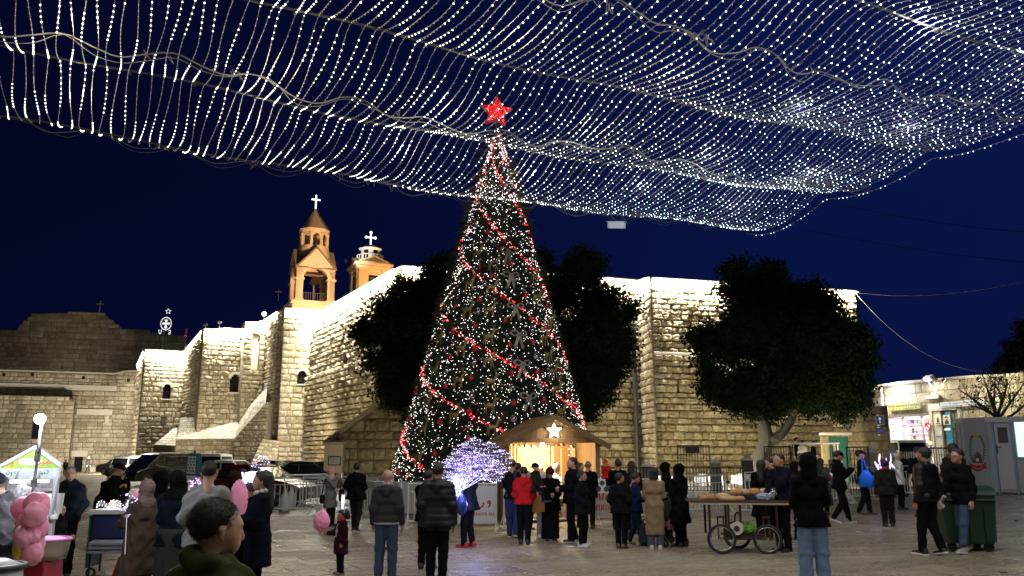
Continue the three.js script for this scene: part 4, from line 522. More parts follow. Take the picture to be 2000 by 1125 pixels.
{
  const proto = makeBarrier(2.25, galv, 14); let used = false;
  const lane = [[2030, 954], [1930, 961], [1720, 977], [1580, 990], [1440, 1001], [1300, 1017], [1165, 1026], [965, 1035], [800, 1034], [690, 1019], [612, 1008]].map((q) => onGround(...q));
  const names = ['at the right edge in front of the white cabin', 'in front of the banner of the white cabin', 'left of the white cabin behind the walkers', 'behind the two older men', 'behind the bag carrier with light toys', 'right of the plaid coat behind the bread cart seller', 'behind the bread cart seller', 'carrying a small white notice, behind the bread cart', 'behind the left end of the bread cart', 'behind the two women in black coats', 'behind the long beige coat', 'behind the boys right of the nativity hut', 'carrying the red lettered greeting banner by the nativity hut', 'in front of the right part of the nativity hut', 'in front of the middle of the nativity hut', 'in front of the left post of the nativity hut', 'right of the balloon seller', 'carrying the white banner behind the balloon seller', 'behind the man in the black quilted jacket', 'right of the bald man', 'left of the bald man', 'behind the man in the black hooded top', 'beside the woman photographing with a phone'];
  let k = 0; for (let i = 0; i + 1 < lane.length; i++) { const A = lane[i], B = lane[i + 1], L = A.distanceTo(B), n = Math.max(1, Math.round(L / 2.3)); for (let j = 0; j < n; j++) { const p = A.clone().lerp(B, (j + 0.5) / n), turn = Math.atan2(-(B.z - A.z), B.x - A.x) + PI + 0.04 * Math.sin(k * 5), label = 'white steel crowd barrier ' + (names[k] ?? ['second', 'third', 'fourth', 'fifth', 'sixth'][k - names.length] + ' from the left end of the row'); k++;
    if (!used) { used = true; proto.position.copy(p); proto.rotation.y = turn; proto.userData.label = label; proto.userData.group = 'row of white crowd barriers'; } else copyOf(proto, 'crowd_barrier', p, turn, label); } }
  for (const [px, py, turn, label] of [[575, 1006, 0.05, 'grey steel crowd barrier beside the girl in the navy coat'], [596, 990, 1.1, 'grey steel crowd barrier standing askew behind the first one on the left'], [640, 998, -0.5, 'grey steel crowd barrier leaning behind the woman with the phone']]) copyOf(proto, 'crowd_barrier', onGround(px, py), turn, label);
  const notice = thing('notice_board', 'small white notice tied to a crowd barrier behind the bread cart', 'notice', onGround(1475, 998).add(V(0, 0.98, 0.06)), 0.1); panel(0.55, 0.2, 0.02, canvasMat(128, 48, (c, w, h) => { c.fillStyle = '#c9c9c4'; c.fillRect(0, 0, w, h); c.fillStyle = '#333'; for (let i = 0; i < 5; i++) c.fillRect(30 + i * 15, 16 + 4 * Math.sin(i * 3), 10, 8); }), galv, notice, 'print', 0, 0, 0);
  // black railing and stone posts behind
  const rail = (label, a, b, D0, D1, h, n, sign) => { const A = stand(a, D0), B = stand(b, D1), L = Math.hypot(B.x - A.x, B.z - A.z), t = thing('iron_railing', label, 'railing', A, Math.atan2(-(B.z - A.z), B.x - A.x)); part('rail', [bar(V(0, h, 0), V(L, h, 0), 0.03, 6), bar(V(0, 0.18, 0), V(L, 0.18, 0), 0.025, 6), bar(V(0, 0, 0), V(0, h, 0), 0.03, 6), bar(V(L, 0, 0), V(L, h, 0), 0.03, 6)], blackIron, t); const g = bar(V(0, 0.18, 0), V(0, h, 0), 0.016, 5); for (let i = 1; i < n; i++) part('bar', g, blackIron, t).position.x = L * i / n; if (sign) part('sign_plate', box(L * 0.44, 0.3, 0.03, L * 0.48, h - 0.2, 0.04), M([0.006, 0.006, 0.007], 0.4), t); };
  rail('long low black railing in front of the high wall, left of the forked trunk', 1180, 1465, 38, 37, 1.15, 44);
  rail('tall black crowd barrier with dark plate, above the two women in black', 1324, 1386, 39.5, 39, 2.05, 11, true); rail('tall black crowd barrier right of the forked trunk', 1494, 1546, 38.5, 38, 1.9, 11);
  rail('black crowd barrier with rounded top in front of the low brown wall', 1655, 1697, 33, 32, 1.8, 6); rail('long black railing in front of the gift shop and teal doors', 1765, 1890, 34, 32, 1.7, 26); rail('low black railing right of the forked trunk behind the bread seller', 1500, 1640, 38, 37, 1.1, 22);
  const post = (label, px, D, h, m) => { const t = thing('stone_post', label, 'post', stand(px, D)); part('shaft', rbox(0.42, h, 0.42, 0.02, 0, h / 2, 0), m, t); part('cap', [cyl(0.02, 0.3, 0.2, 4, 0, h + 0.12, 0, 0, PI / 4), box(0.46, 0.06, 0.46, 0, h + 0.01, 0)], M([0.62, 0.6, 0.56], 0.8), t); };
  post('pale stone post with pyramid cap left of the forked trunk', 1397, 37.5, 1.25, capMat); post('pale stone post beside the bright corner strip', 1262, 38.2, 1.15, capMat); post('dark stone post with pyramid cap just left of the forked trunk', 1459, 37, 1.35, M([0.07, 0.065, 0.055], 0.8)); post('pale pyramid capped post by the older men', 1744, 33.5, 1.5, capMat); post('pale pyramid capped post in front of the low brown wall', 1700, 33.5, 1.6, capMat);
  const kerb = thing('white_kerb', 'row of kerb blocks made white for the bright lit ground behind the black railing', 'kerb'); for (let i = 0; i < 26; i++) { const px = 1285 + i * 14.5 + 3 * Math.sin(i * 4), p = stand(px, 40.5); if (i % 5 === 4) continue; part('block', rbox(0.32, 0.5 + 0.12 * Math.sin(i * 2.3), 0.3, 0.03, p.x, p.y + 0.4, p.z), M([0.72, 0.71, 0.68], 0.8), kerb); }  // made-up blocks, their white stands for brightly lit ground
  f2();
  function f2() { for (const [px, l] of [[1310, 'small white lamp over the kerb blocks left'], [1420, 'small white lamp over the kerb blocks by the capped post'], [1560, 'small white lamp over the kerb blocks right of the trunk']]) { const p = stand(px, 38.9); p.y += 0.35; floodlight(l, p, stand(px + 12, 40.6).add(V(0, 0.35, 0)), [1, 0.97, 0.88], 26, 72, undefined, 0.14); } }
}
// strokes for the Arabic lettering on signs and banners
function strokes(c, x, y, s, list, width, color) { c.strokeStyle = color; c.fillStyle = color; c.lineWidth = width; c.lineCap = 'round'; c.lineJoin = 'round';
  for (const q of list) { if (q.length === 2) { c.beginPath(); c.arc(x + q[0] * s, y + q[1] * s, width * 0.62, 0, 7); c.fill(); continue; } c.beginPath(); c.moveTo(x + q[0] * s, y + q[1] * s); for (let i = 2; i + 3 < q.length; i += 4) c.quadraticCurveTo(x + q[i] * s, y + q[i + 1] * s, x + q[i + 2] * s, y + q[i + 3] * s); c.stroke(); } }
const AR = { // each letter or word as quadratic strokes on a unit grid
  waw: [[0.55, 0.15, 0.2, 0.1, 0.25, 0.4, 0.6, 0.6, 0.6, 0.25, 0.65, 0.7, 0.35, 1.0, 0, 0.95]], ra: [[0.4, 0.3, 0.5, 0.8, 0, 0.95]], alef: [[0.1, -0.4, 0.1, 0.2, 0.12, 0.6]],
  nun: [[0, 0.2, -0.05, 0.95, 0.45, 0.9, 0.95, 0.85, 0.85, 0.15], [0.45, 0.0]], tamyiz: [[2.6, 0.1, 2.65, 0.6, 2.3, 0.6, 1.95, 0.6, 1.9, 0.6, 1.75, 0.15, 1.6, 0.45, 1.7, 0.75, 1.9, 0.6, 1.3, 0.6, 1.1, 0.6, 1.0, 0.3, 1.0, 0.3], [1.0, 0.3, 0.98, 0.6, 0.7, 0.6, 0.5, 0.62, 0.45, 0.3, 0.5, 0.8, 0.05, 0.95], [2.35, -0.1], [2.6, -0.12], [0.9, 0.9], [1.1, 0.9], [0.45, 0.05]] };
// ---------------------------------------------------------------- banners
{ const p = onGround(932, 1035), t = thing('white_banner', 'white banner with red Arabic lettering on the barrier behind the balloon seller', 'banner', p.clone().add(V(0, 0.62, 0.08)), 0.02);
  panel(0.98, 0.92, 0.012, canvasMat(256, 240, (c, w, h) => { c.fillStyle = '#b9bcc0'; c.fillRect(0, 0, w, h); strokes(c, 150, 96, 44, AR.ra, 9, '#a5121c'); strokes(c, 186, 92, 44, AR.waw, 9, '#a5121c'); strokes(c, 60, 96, 44, AR.nun, 9, '#a5121c'); c.fillStyle = '#a5121c'; c.font = 'bold 34px serif'; c.fillText('partners us', 44, 190); }), M([0.6, 0.6, 0.6]), t, 'print', 0, 0, 0); }
{ const p = onGround(1192, 1026), t = thing('greeting_banner', 'white greeting banner with red hand lettered Merry Christmas, beside the nativity hut', 'banner', p.clone().add(V(0, 0.68, 0.08)), -0.04);
  panel(1.0, 1.0, 0.012, canvasMat(256, 256, (c, w, h) => { c.fillStyle = '#b5a89c'; c.fillRect(0, 0, w, h); c.fillStyle = '#d7d5d6'; c.fillRect(0, 0, w, 96); c.fillStyle = '#3a4150'; for (let i = 0; i < 9; i++) { c.beginPath(); c.arc(24 + i * 27, 52 + 22 * Math.sin(i * 2.4), 12 + 8 * Math.abs(Math.sin(i * 1.3)), 0, 7); c.fill(); } c.fillStyle = '#9c1a14'; c.font = 'italic bold 62px serif'; c.fillText('Merry', 30, 140); c.font = 'bold 47px serif'; c.fillText('CHRISTMAS', 3, 204, 250); }), M([0.6, 0.6, 0.6]), t, 'print', 0, 0, 0); }
// ---------------------------------------------------------------- the nativity hut
const wood = (k, r = 0.75) => M([0.34 * k, 0.2 * k, 0.075 * k], r, { map: texGrain }), straw = M([0.62, 0.42, 0.16], 0.9), plankMats = [wood(1), wood(0.8), wood(1.15), wood(0.9)];
{
  const D = 23.2, p = stand(1078, D), t = thing('nativity_hut', 'open wooden nativity hut with gable roof and straw lined lit interior', 'hut', p, R(14)), r = rng(120), w = 2.62, d = 1.9, h = 2.22, rise = 0.62, z0 = 0;
  const vplank = (n, x0, x1, z, y0, y1, ry, mx) => { const N = Math.round(Math.abs(x1 - x0) / 0.17); for (let i = 0; i < N; i++) { const x = lerp(x0, x1, (i + 0.5) / N), top = typeof y1 === 'function' ? y1(x) : y1; const g = box(Math.abs(x1 - x0) / N - 0.008, top - y0, 0.028 + 0.006 * r(), 0, 0, 0); const o = part(n, g, plankMats[Math.floor(r() * 4)], mx ?? t); o.position.set(ry ? z : x, (y0 + top) / 2, ry ? x : z); if (ry) o.rotation.y = PI / 2; } };
  const gable = (x) => h + rise * (1 - Math.abs(x) / (w / 2)) - 0.02;
  vplank('plank', -w / 2, w / 2, -d, 0.02, h); vplank('plank', -d, 0, -w / 2, 0.02, h, true); vplank('plank', -d, 0, w / 2, 0.02, h, true); vplank('gable_plank', -w / 2, w / 2, z0 + 0.03, h - 0.02, gable); vplank('gable_plank', -w / 2, w / 2, -d, h, gable);
  for (const [x, z] of [[-w / 2, 0], [w / 2, 0], [-w / 2, -d], [w / 2, -d]]) part('post', rbox(0.13, h, 0.13, 0.01, x, h / 2, z + 0.03), wood(0.85), t);
  part('beam', rbox(w + 0.15, 0.12, 0.12, 0.01, 0, h - 0.02, 0.09), wood(0.9), t);
  for (const s of [-1, 1]) { const a = Math.atan2(rise + 0.05, w / 2), N = 8, L = (w / 2 + 0.3) / Math.cos(a); const rf = part('roof_slope', box(L, 0.02, d + 0.5, 0, 0, 0), wood(0.9), t); rf.position.set(s * (w / 2 + 0.3) / 2, h + rise - ((w / 2 + 0.3) / 2) * Math.tan(a) + 0.03, -d / 2 + 0.08); rf.rotation.z = -s * a;
    for (let i = 0; i < N; i++) part('roof_board', box(L / N - 0.006, 0.03, d + 0.56, -L / 2 + L * (i + 0.5) / N, 0.026, 0), [wood(1.0), wood(0.85), wood(1.15)][i % 3], rf);
    part('bargeboard', box(L, 0.13, 0.035, 0, -0.04, d / 2 + 0.3), wood(0.62), rf); }
  part('floor', box(w, 0.06, d, 0, 0.08, -d / 2), wood(0.7), t); part('straw_floor', Array.from({ length: 300 }, () => { const a = r() * 6, x = (r() - 0.5) * (w - 0.2), z = -d * r(); return bar(V(x, 0.13 + 0.06 * r(), z), V(x + 0.16 * Math.cos(a), 0.12 + 0.1 * r(), z + 0.16 * Math.sin(a)), 0.006, 3); }), straw, t, true);
  const drape = []; for (let i = 0; i < 46; i++) { const x = -w / 2 + 0.1 + (w - 0.2) * i / 45, dd = 0.05 + 0.1 * r(); drape.push(place(box(0.03 + 0.04 * r(), h - 0.25 - 0.3 * r(), 0.02, 0, 0, 0), x, h / 2 + 0.05, -d + 0.06 + dd, 0, 0.5 * (r() - 0.5), 0.03 * (r() - 0.5))); } part('straw_curtain', drape, M([0.7, 0.5, 0.24], 0.9), t, true);
  part('sacking', [box(0.5, h - 0.3, 0.02, 0.82, h / 2, -d + 0.2, 0, 0.1)], M([0.3, 0.16, 0.06], 0.95), t);
  // the star on the gable and the lamp under the roof
  t.updateMatrixWorld(true); const W = (x, y, z) => t.localToWorld(V(x, y, z));
  const st = thing('star_light', 'small white tinsel star lit on the gable of the nativity hut', 'star', W(0.02, h + 0.24, 0.16), R(14)), sb = [], arms = []; for (let i = 0; i < 10; i++) { const q = (k) => { const a = k * PI / 5 + PI / 2, R0 = k % 2 ? 0.09 : 0.22; return V(Math.cos(a) * R0, Math.sin(a) * R0, 0); }; arms.push(bar(q(i), q(i + 1), 0.022, 5)); for (let k = 0; k < 9; k++) { const v = q(i).lerp(q(i + 1), r()).multiplyScalar(0.4 + 0.65 * r()); sb.push(ico(0.014, v.x, v.y, 0.03 * r())); } } part('frame', arms, glow([1, 0.97, 0.9], 0.8), st); part('bulbs', sb, glow([1, 0.97, 0.9], 6), st, true); point(W(0.02, h + 0.2, 0.42), [1, 0.9, 0.7], 1.6, 3);
  const lamp = thing('hut_lamp', 'warm lamp under the ridge inside the nativity hut', 'lamp', W(-0.05, h - 0.12, -0.75)); part('bulb', ball(0.06, 0, 0, 0), glow([1, 0.78, 0.5], 20), lamp); part('holder', cyl(0.03, 0.03, 0.16, 8, 0, 0.13, 0), M([0.1, 0.1, 0.1]), lamp); point(W(-0.05, h - 0.22, -0.75), [1, 0.8, 0.54], 19, 3); point(W(-0.5, h - 0.3, -0.3), [1, 0.8, 0.54], 4, 3);
  const lights = thing('string_lights', 'string of tiny warm lights hanging down the right side of the nativity hut', 'string lights', W(0, 0, 0), R(14)), bl = [], wr = []; for (const x of [0.35, 1.05, -1.2]) { wr.push(bar(V(x, 0.9, -d + 0.26), V(x + 0.03, h - 0.1, -d + 0.26), 0.006, 3)); for (let i = 0; i < 14; i++) bl.push(ico(0.016, x + 0.04 * Math.sin(i * 3), 0.9 + i * 0.09, -d + 0.29)); } part('wire', wr, M([0.1, 0.1, 0.1]), lights); part('bulbs', bl, glow([1, 0.9, 0.7], 5), lights, true);
  // the figures
  const figure = (name, label, x, z, k, veil, robe, turn, kneel) => { const f = thing(name, label, 'statue', W(x, 0.12, z), turn), H = kneel ? 1.02 : 1.42; part('robe', place(lathe([[0, 0], [0.3, 0], [0.27, 0.25], [0.2, 0.6], [0.19, 0.78], [0.15, 0.88], [0.06, 0.96]], 18), 0, 0, 0, 0, 0, 0, V(k, H * 0.86, k * 0.85)), robe, f); part('head', [ball(0.105, 0, H - 0.1, 0.02, 0.9, 1.15, 1), ball(0.018, 0, H - 0.12, 0.12), bar(V(0, H - 0.25, 0), V(0, H - 0.14, 0), 0.05, 8)], M([0.5, 0.33, 0.22], 0.6), f); part('veil', place(new THREE.SphereGeometry(0.13, 16, 12, PI * 0.72, PI * 1.56), 0, H - 0.1, 0, 0, 0, 0, V(1, 1.25, 1.05)), veil, f); for (const s of [-1, 1]) part('arm', [bar(V(s * 0.19, H * 0.74, 0), V(s * 0.2, H * 0.54, 0.12), 0.055, 8), bar(V(s * 0.2, H * 0.54, 0.12), V(s * 0.04, H * 0.58, 0.26), 0.045, 8, 0.035)], robe, f); };
  const wht = M([0.72, 0.68, 0.6], 0.8); figure('nativity_statue', 'white veiled statue bowing in the middle of the nativity hut', -0.1, -0.95, 1.05, wht, wht, R(20)); figure('nativity_statue', 'statue in pale blue and white right of the middle of the nativity hut', 0.36, -0.85, 1, M([0.3, 0.34, 0.42], 0.8), wht, R(-30)); figure('nativity_statue', 'tall statue with pale headcloth at the left of the nativity hut', -0.75, -0.9, 1, wht, M([0.3, 0.2, 0.13], 0.85), R(30));
  const crib = thing('manger', 'small wooden manger with straw between the nativity statues', 'manger', W(0.12, 0.12, -0.5), R(14)); part('trough', [box(0.6, 0.03, 0.3, 0, 0.3, 0), box(0.6, 0.22, 0.03, 0, 0.38, 0.15, 0.3), box(0.6, 0.22, 0.03, 0, 0.38, -0.15, -0.3)], wood(0.7), crib); part('legs', [-1, 1].flatMap((s) => [bar(V(s * 0.25, 0, -0.15), V(s * 0.25, 0.4, 0.15), 0.02, 6), bar(V(s * 0.25, 0, 0.15), V(s * 0.25, 0.4, -0.15), 0.02, 6)]), wood(0.6), crib); part('straw', Array.from({ length: 60 }, () => { const a = r() * 6, x = (r() - 0.5) * 0.5, z = (r() - 0.5) * 0.24; return bar(V(x, 0.34 + 0.1 * r(), z), V(x + 0.12 * Math.cos(a), 0.36 + 0.12 * r(), z + 0.12 * Math.sin(a)), 0.006, 3); }), straw, crib, true);
}
// ---------------------------------------------------------------- vehicles
const rubber = M([0.015, 0.015, 0.016], 0.8), glassDark = M([0.012, 0.014, 0.016], 0.06, { clearcoat: 1 }), chrome = M([0.6, 0.6, 0.6], 0.25, { metalness: 1 });
function car(label, pos, turn, color, kind, tail = 0) { // nose towards +x
  const t = thing('parked_car', label, 'car', pos, turn), paint = M(color, 0.28, { clearcoat: 1, clearcoatRoughness: 0.06 }), suv = kind !== 'sedan', L = kind === 'van' ? 4.7 : 4.35, w = 1.74, belt = suv ? 1.02 : 0.9, roof = kind === 'van' ? 1.82 : suv ? 1.66 : 1.44, h = L / 2;
  const side = [[-h + 0.05, 0.32], [-h, 0.62], [-h + 0.06, belt - 0.05], [-h + 0.4, belt + 0.02], [h * 0.5, belt], [h * 0.8, belt - 0.12], [h - 0.06, belt - 0.26], [h, 0.55], [h - 0.05, 0.3]];
  const arch = (cx) => Array.from({ length: 7 }, (_, i) => { const a = PI * i / 6; return [cx + 0.37 * Math.cos(a), 0.3 + 0.37 * Math.sin(a)]; });
  part('body', [place(prism([...side, ...arch(h - 0.82), ...arch(-h + 0.78)], w - 0.12, 0.05), 0, 0, -w / 2 + 0.06)], paint, t);
  const cab = kind === 'sedan' ? [[-h + 0.55, belt], [-h * 0.42, roof - 0.03], [-0.1, roof], [h * 0.16, roof - 0.06], [h * 0.54, belt - 0.01]] : [[-h + 0.1, belt], [-h + 0.28, roof - 0.06], [-h + 0.5, roof], [h * 0.1, roof], [h * 0.2, roof - 0.05], [h * (kind === 'van' ? 0.66 : 0.56), belt - 0.01]];
  const gl = prism(cab, w - 0.24, 0.03), q = gl.attributes.position; for (let i = 0; i < q.count; i++) { const k = clamp((q.getY(i) - belt) / (roof - belt), 0, 1); q.setZ(i, (q.getZ(i) - (w - 0.24) / 2) * (1 - 0.14 * k)); } gl.computeVertexNormals(); part('glasshouse', gl, glassDark, t);
  const rf = prism(cab.filter(([, y]) => y > roof - 0.1).concat([[cab[cab.length - 2][0], roof - 0.12], [cab[1][0] - 0.02, roof - 0.12]]), w * 0.82, 0.045); part('roof', place(rf, 0, 0.012, -w * 0.41), paint, t);
  for (const s of [-1, 1]) for (const [x0, x1] of [[cab[0][0], cab[1][0]], [-0.12, -0.12], [cab[cab.length - 1][0], cab[cab.length - 2][0]]]) part('pillar', [bar(V(x0, belt - 0.02, s * (w / 2 - 0.1)), V(x1, roof - 0.05, s * (w * 0.43 - 0.09 + 0.045)), 0.045, 6)], paint, t);
  for (const s of [-1, 1]) { for (const x of [h - 0.82, -h + 0.78]) { const wh = new THREE.Group(); wh.name = 'wheel'; t.add(wh); part('tyre', [place(new THREE.TorusGeometry(0.25, 0.085, 8, 22), x, 0.33, s * (w / 2 - 0.08), 0, 0, 0, V(1, 1, 1.2))], rubber, wh); part('rim', [cyl(0.2, 0.2, 0.1, 16, x, 0.33, s * (w / 2 - 0.09), PI / 2), ...Array.from({ length: 5 }, (_, i) => place(box(0.05, 0.36, 0.03, 0, 0, 0), x, 0.33, s * (w / 2 - 0.02), 0, 0, i * PI / 5))], chrome, wh); }
    part('headlight', ball(0.12, h - 0.1, belt - 0.32, s * (w / 2 - 0.26), 0.7, 0.6, 1.4, 10), M([0.7, 0.7, 0.7], 0.1, { clearcoat: 1 }), t); part('taillight', rbox(0.1, suv ? 0.3 : 0.17, 0.3, 0.03, -h + 0.07, belt - 0.2, s * (w / 2 - 0.22)), M([0.35, 0.01, 0.01], 0.2, { emissive: [1, 0.03, 0.02], emissiveIntensity: tail }), t);
    part('mirror', rbox(0.16, 0.13, 0.2, 0.04, h * 0.36, belt + 0.1, s * (w / 2 + 0.06)), paint, t); part('handle', [rbox(0.18, 0.03, 0.03, 0.01, -0.35, belt - 0.14, s * (w / 2 + 0.012)), rbox(0.18, 0.03, 0.03, 0.01, 0.55, belt - 0.14, s * (w / 2 + 0.012))], chrome, t); part('trim', [box(0.012, belt - 0.5, 0.012, -0.12, belt / 2 + 0.2, s * (w / 2 - 0.002)), box(L * 0.66, 0.02, 0.012, -0.1, belt + 0.0, s * (w / 2 - 0.055)), box(L - 1.9, 0.06, 0.02, 0, 0.36, s * (w / 2 - 0.0))], rubber, t); }
  part('bumper', [rbox(0.14, 0.2, w - 0.1, 0.05, h - 0.03, 0.42, 0), rbox(0.14, 0.2, w - 0.1, 0.05, -h + 0.03, 0.42, 0)], paint, t); part('grille', [box(0.04, 0.14, 0.8, h + 0.015, 0.62, 0)], rubber, t); part('number_plate', [box(0.02, 0.11, 0.46, -h - 0.035, 0.62, 0), box(0.02, 0.11, 0.46, h + 0.05, 0.44, 0)], M([0.6, 0.6, 0.5], 0.5), t); return t;
}
car('silver estate car facing left before the church front, leftmost of the parked cars', stand(243, 76), R(172), [0.15, 0.15, 0.15], 'suv');
car('white small car seen from behind, between the silver estate and the black van', stand(272, 66), R(72), [0.35, 0.35, 0.35], 'suv', 0.25);
{ const c = car('black people carrier with a white roof bar, behind the woman in the brown coat', stand(306, 52), R(248), [0.006, 0.006, 0.007], 'van'); const q = c.userData; void q; part('roof_rack', [rbox(1.6, 0.06, 0.14, 0.02, -0.5, 1.92, 0.5), rbox(1.6, 0.06, 0.14, 0.02, -0.5, 1.92, -0.5)], M([0.7, 0.7, 0.68], 0.5), c); }
car('white van parked behind the teal cabinet', stand(386, 57), R(170), [0.6, 0.6, 0.6], 'van');
car('low white saloon between the white van and the dark saloon', stand(442, 53), R(165), [0.66, 0.66, 0.66], 'sedan');
car('black saloon with green tinted windscreen, left of the dark blue saloon', stand(533, 50), R(150), [0.006, 0.007, 0.007], 'sedan');
car('dark blue saloon with pale shine on its roof, left of the stone pillar', stand(590, 44), R(172), [0.006, 0.009, 0.02], 'sedan');
car('dark red saloon with sloping bonnet behind the girl in the navy coat', stand(505, 31.5), R(-14), [0.07, 0.006, 0.005], 'sedan');
{ // the street before the shops lies higher than the square
  const P = [[1731, 38.5], [1905, 35.5], [1975, 42], [1712, 52.6]].map((q) => stand(...q)), h = 0.95, g = prism(P.map((p) => [p.x, -p.z]), 0.9).rotateX(-PI / 2); const o = struct(part('raised_street', g, M([0.3, 0.27, 0.21], 0.8, { bumpMap: texRough, bumpScale: 0.01 }))); o.position.y = h - 0.9; }
car('white hatchback with red rear lights, parked before the gift shop', stand(1760, 48.5).setY(0.95), R(84), [0.66, 0.66, 0.66], 'suv', 2.5);
// ---------------------------------------------------------------- gift shop, doors, signs
{
  const S = (px, py, dz = 0) => { const [s, y] = shopW.on([px, py]); return shopW.world(s, y, dz); }, turn = shopW.o.rotation.y;
  const onWall = (name, label, cat, px0, py0, px1, py1, dz, front, edge, th = 0.05) => { const a = shopW.on([px0, py1]), b = shopW.on([px1, py0]), w = Math.abs(b[0] - a[0]), h = Math.abs(b[1] - a[1]), t = thing(name, label, cat, shopW.world((a[0] + b[0]) / 2, (a[1] + b[1]) / 2, dz), turn); panel(w, h, th, front, edge ?? M([0.2, 0.2, 0.2]), t, 'print', 0, 0, 0); return [t, w, h]; };
  onWall('shop_sign', 'yellow green sign reading The Nativity Store above the open shop', 'shop sign', 1743, 786, 1804, 803, 0.22, canvasMat(512, 150, (c, w, h) => { c.fillStyle = '#77732c'; c.fillRect(0, 0, w, h); c.strokeStyle = '#3a3716'; c.lineWidth = 6; c.strokeRect(4, 4, w - 8, h - 8); c.fillStyle = '#16160c'; c.lineWidth = 5; c.strokeStyle = '#0c0c06'; c.fillStyle = '#0c0c06'; c.font = 'bold 66px sans-serif'; c.fillText('THE NATIVITY STORE', 14, 70, w - 28); c.strokeText('THE NATIVITY STORE', 14, 70, w - 28); c.font = 'bold 54px sans-serif'; c.fillText('B. A. TABASH', 110, 130, 290); for (const x of [72, 440]) { c.beginPath(); c.arc(x, 108, 15, 0, 7); c.fill(); c.fillRect(x - 24, 106, 48, 4); c.fillRect(x - 2, 86, 4, 44); } }, 0.6));
  onWall('shop_sign', 'long pale sign with small dark lettering above the teal doors', 'shop sign', 1846, 779, 1938, 797, 0.3, canvasMat(512, 120, (c, w, h) => { c.fillStyle = '#8e9292'; c.fillRect(0, 0, w, h); c.fillStyle = '#111'; c.fillRect(112, 14, 5, 46); c.fillRect(100, 26, 29, 5); c.font = 'bold 40px serif'; c.fillStyle = '#555'; for (let i = 0; i < 16; i++) c.fillRect(150 + i * 15, 26 + 4 * Math.sin(i * 2), 9, 26); c.fillStyle = '#222'; for (let i = 0; i < 34; i++) if (i % 6 !== 5) c.fillRect(24 + i * 14, 84 + 3 * Math.sin(i), 9, 16); }, 0.6));
  // shop interior
  const [s0, yb] = shopW.on([1722, 930]), [s1, yt] = shopW.on([1822, 810]), r = rng(140), inn = thing('shop_interior', 'bright open shop stacked with pictures and souvenirs on white shelves', 'shop interior', shopW.world(0, 0, 0), turn), g0 = gy(shopW.world(s0, 0, 0).x) + 0.02, white = M([0.72, 0.7, 0.72], 0.6);
  part('back_wall', box(s1 - s0, yt - g0, 0.1, (s0 + s1) / 2, (g0 + yt) / 2, -2.6), white, inn); for (const s of [s0, s1]) part('side_wall', box(0.1, yt - g0, 2.2, s, (g0 + yt) / 2, -1.6), white, inn); part('ceiling', box(s1 - s0, 0.1, 2.2, (s0 + s1) / 2, yt + 0.06, -1.6), white, inn);
  const cols = [[0.3, 0.05, 0.04], [0.1, 0.12, 0.3], [0.5, 0.36, 0.1], [0.03, 0.03, 0.04], [0.55, 0.5, 0.45], [0.35, 0.16, 0.06], [0.2, 0.1, 0.3]];
  for (let k = 0; k < 6; k++) { const y = g0 + 0.35 + k * 0.55; if (y > yt - 0.4) break; part('shelf', box(s1 - s0 - 0.2, 0.04, 0.36, (s0 + s1) / 2, y, -2.35), white, inn); for (let x = s0 + 0.25; x < s1 - 0.3; x += 0.2 + 0.16 * r()) { const h = 0.14 + 0.28 * r(), kind = r(); part('souvenir', kind < 0.6 ? box(0.1 + 0.1 * r(), h, 0.08, x, y + 0.02 + h / 2, -2.3, 0, 0.4 * (r() - 0.5)) : lathe([[0, 0], [0.06, 0], [0.03, h * 0.4], [0.06, h * 0.8], [0, h]], 10).translate(x, y + 0.02, -2.3), M(cols[Math.floor(r() * 7)], 0.5), inn); } }
  part('door_frame', [box(0.1, yt - g0, 0.14, lerp(s0, s1, 0.42), (g0 + yt) / 2, -0.3), box(0.1, yt - g0, 0.14, lerp(s0, s1, 0.74), (g0 + yt) / 2, -0.3), box((s1 - s0) * 0.34, 0.12, 0.14, lerp(s0, s1, 0.58), yt - 0.5, -0.3)], M([0.45, 0.3, 0.34], 0.4), inn);
  part('counter', rbox(1.2, 1.0, 0.5, 0.03, lerp(s0, s1, 0.6), g0 + 0.5, -1.7), M([0.6, 0.5, 0.42], 0.6), inn);
  for (const [u, v, w, h, c] of [[0.04, 0.72, 0.3, 0.8, 3], [0.15, 0.82, 0.42, 0.5, 4], [0.22, 0.4, 0.5, 0.6, 5], [0.14, 0.5, 0.4, 0.4, 0], [0.07, 0.32, 0.4, 0.5, 1], [0.28, 0.66, 0.36, 0.6, 4], [0.84, 0.84, 0.7, 0.5, 2], [0.9, 0.6, 0.5, 0.5, 4], [0.8, 0.44, 0.4, 0.5, 3], [0.93, 0.36, 0.36, 0.6, 1], [0.56, 0.6, 0.6, 0.8, 2]]) { const f = part('framed_picture', box(w, h, 0.05, lerp(s0, s1, u), lerp(g0, yt, v), -0.55 - 1.4 * r() * (u > 0.4 && u < 0.8 ? 1 : 0.1)), M([0.14, 0.07, 0.03], 0.5), inn); const b = f.geometry.boundingBox ?? (f.geometry.computeBoundingBox(), f.geometry.boundingBox); part('picture', box(w * 0.8, h * 0.8, 0.02, (b.min.x + b.max.x) / 2, (b.min.y + b.max.y) / 2, b.max.z + 0.012), M(cols[c].map((x) => Math.min(0.7, x * 1.6 + 0.1)), 0.6), f); }
  part('hanging_garland', Array.from({ length: 14 }, (_, i) => ball(0.06, lerp(s0, s1, 0.78) + 0.07 * i, yt - 0.35 - 0.1 * Math.sin(i * 0.9), -0.4)), M([0.45, 0.05, 0.04], 0.6), inn, true);
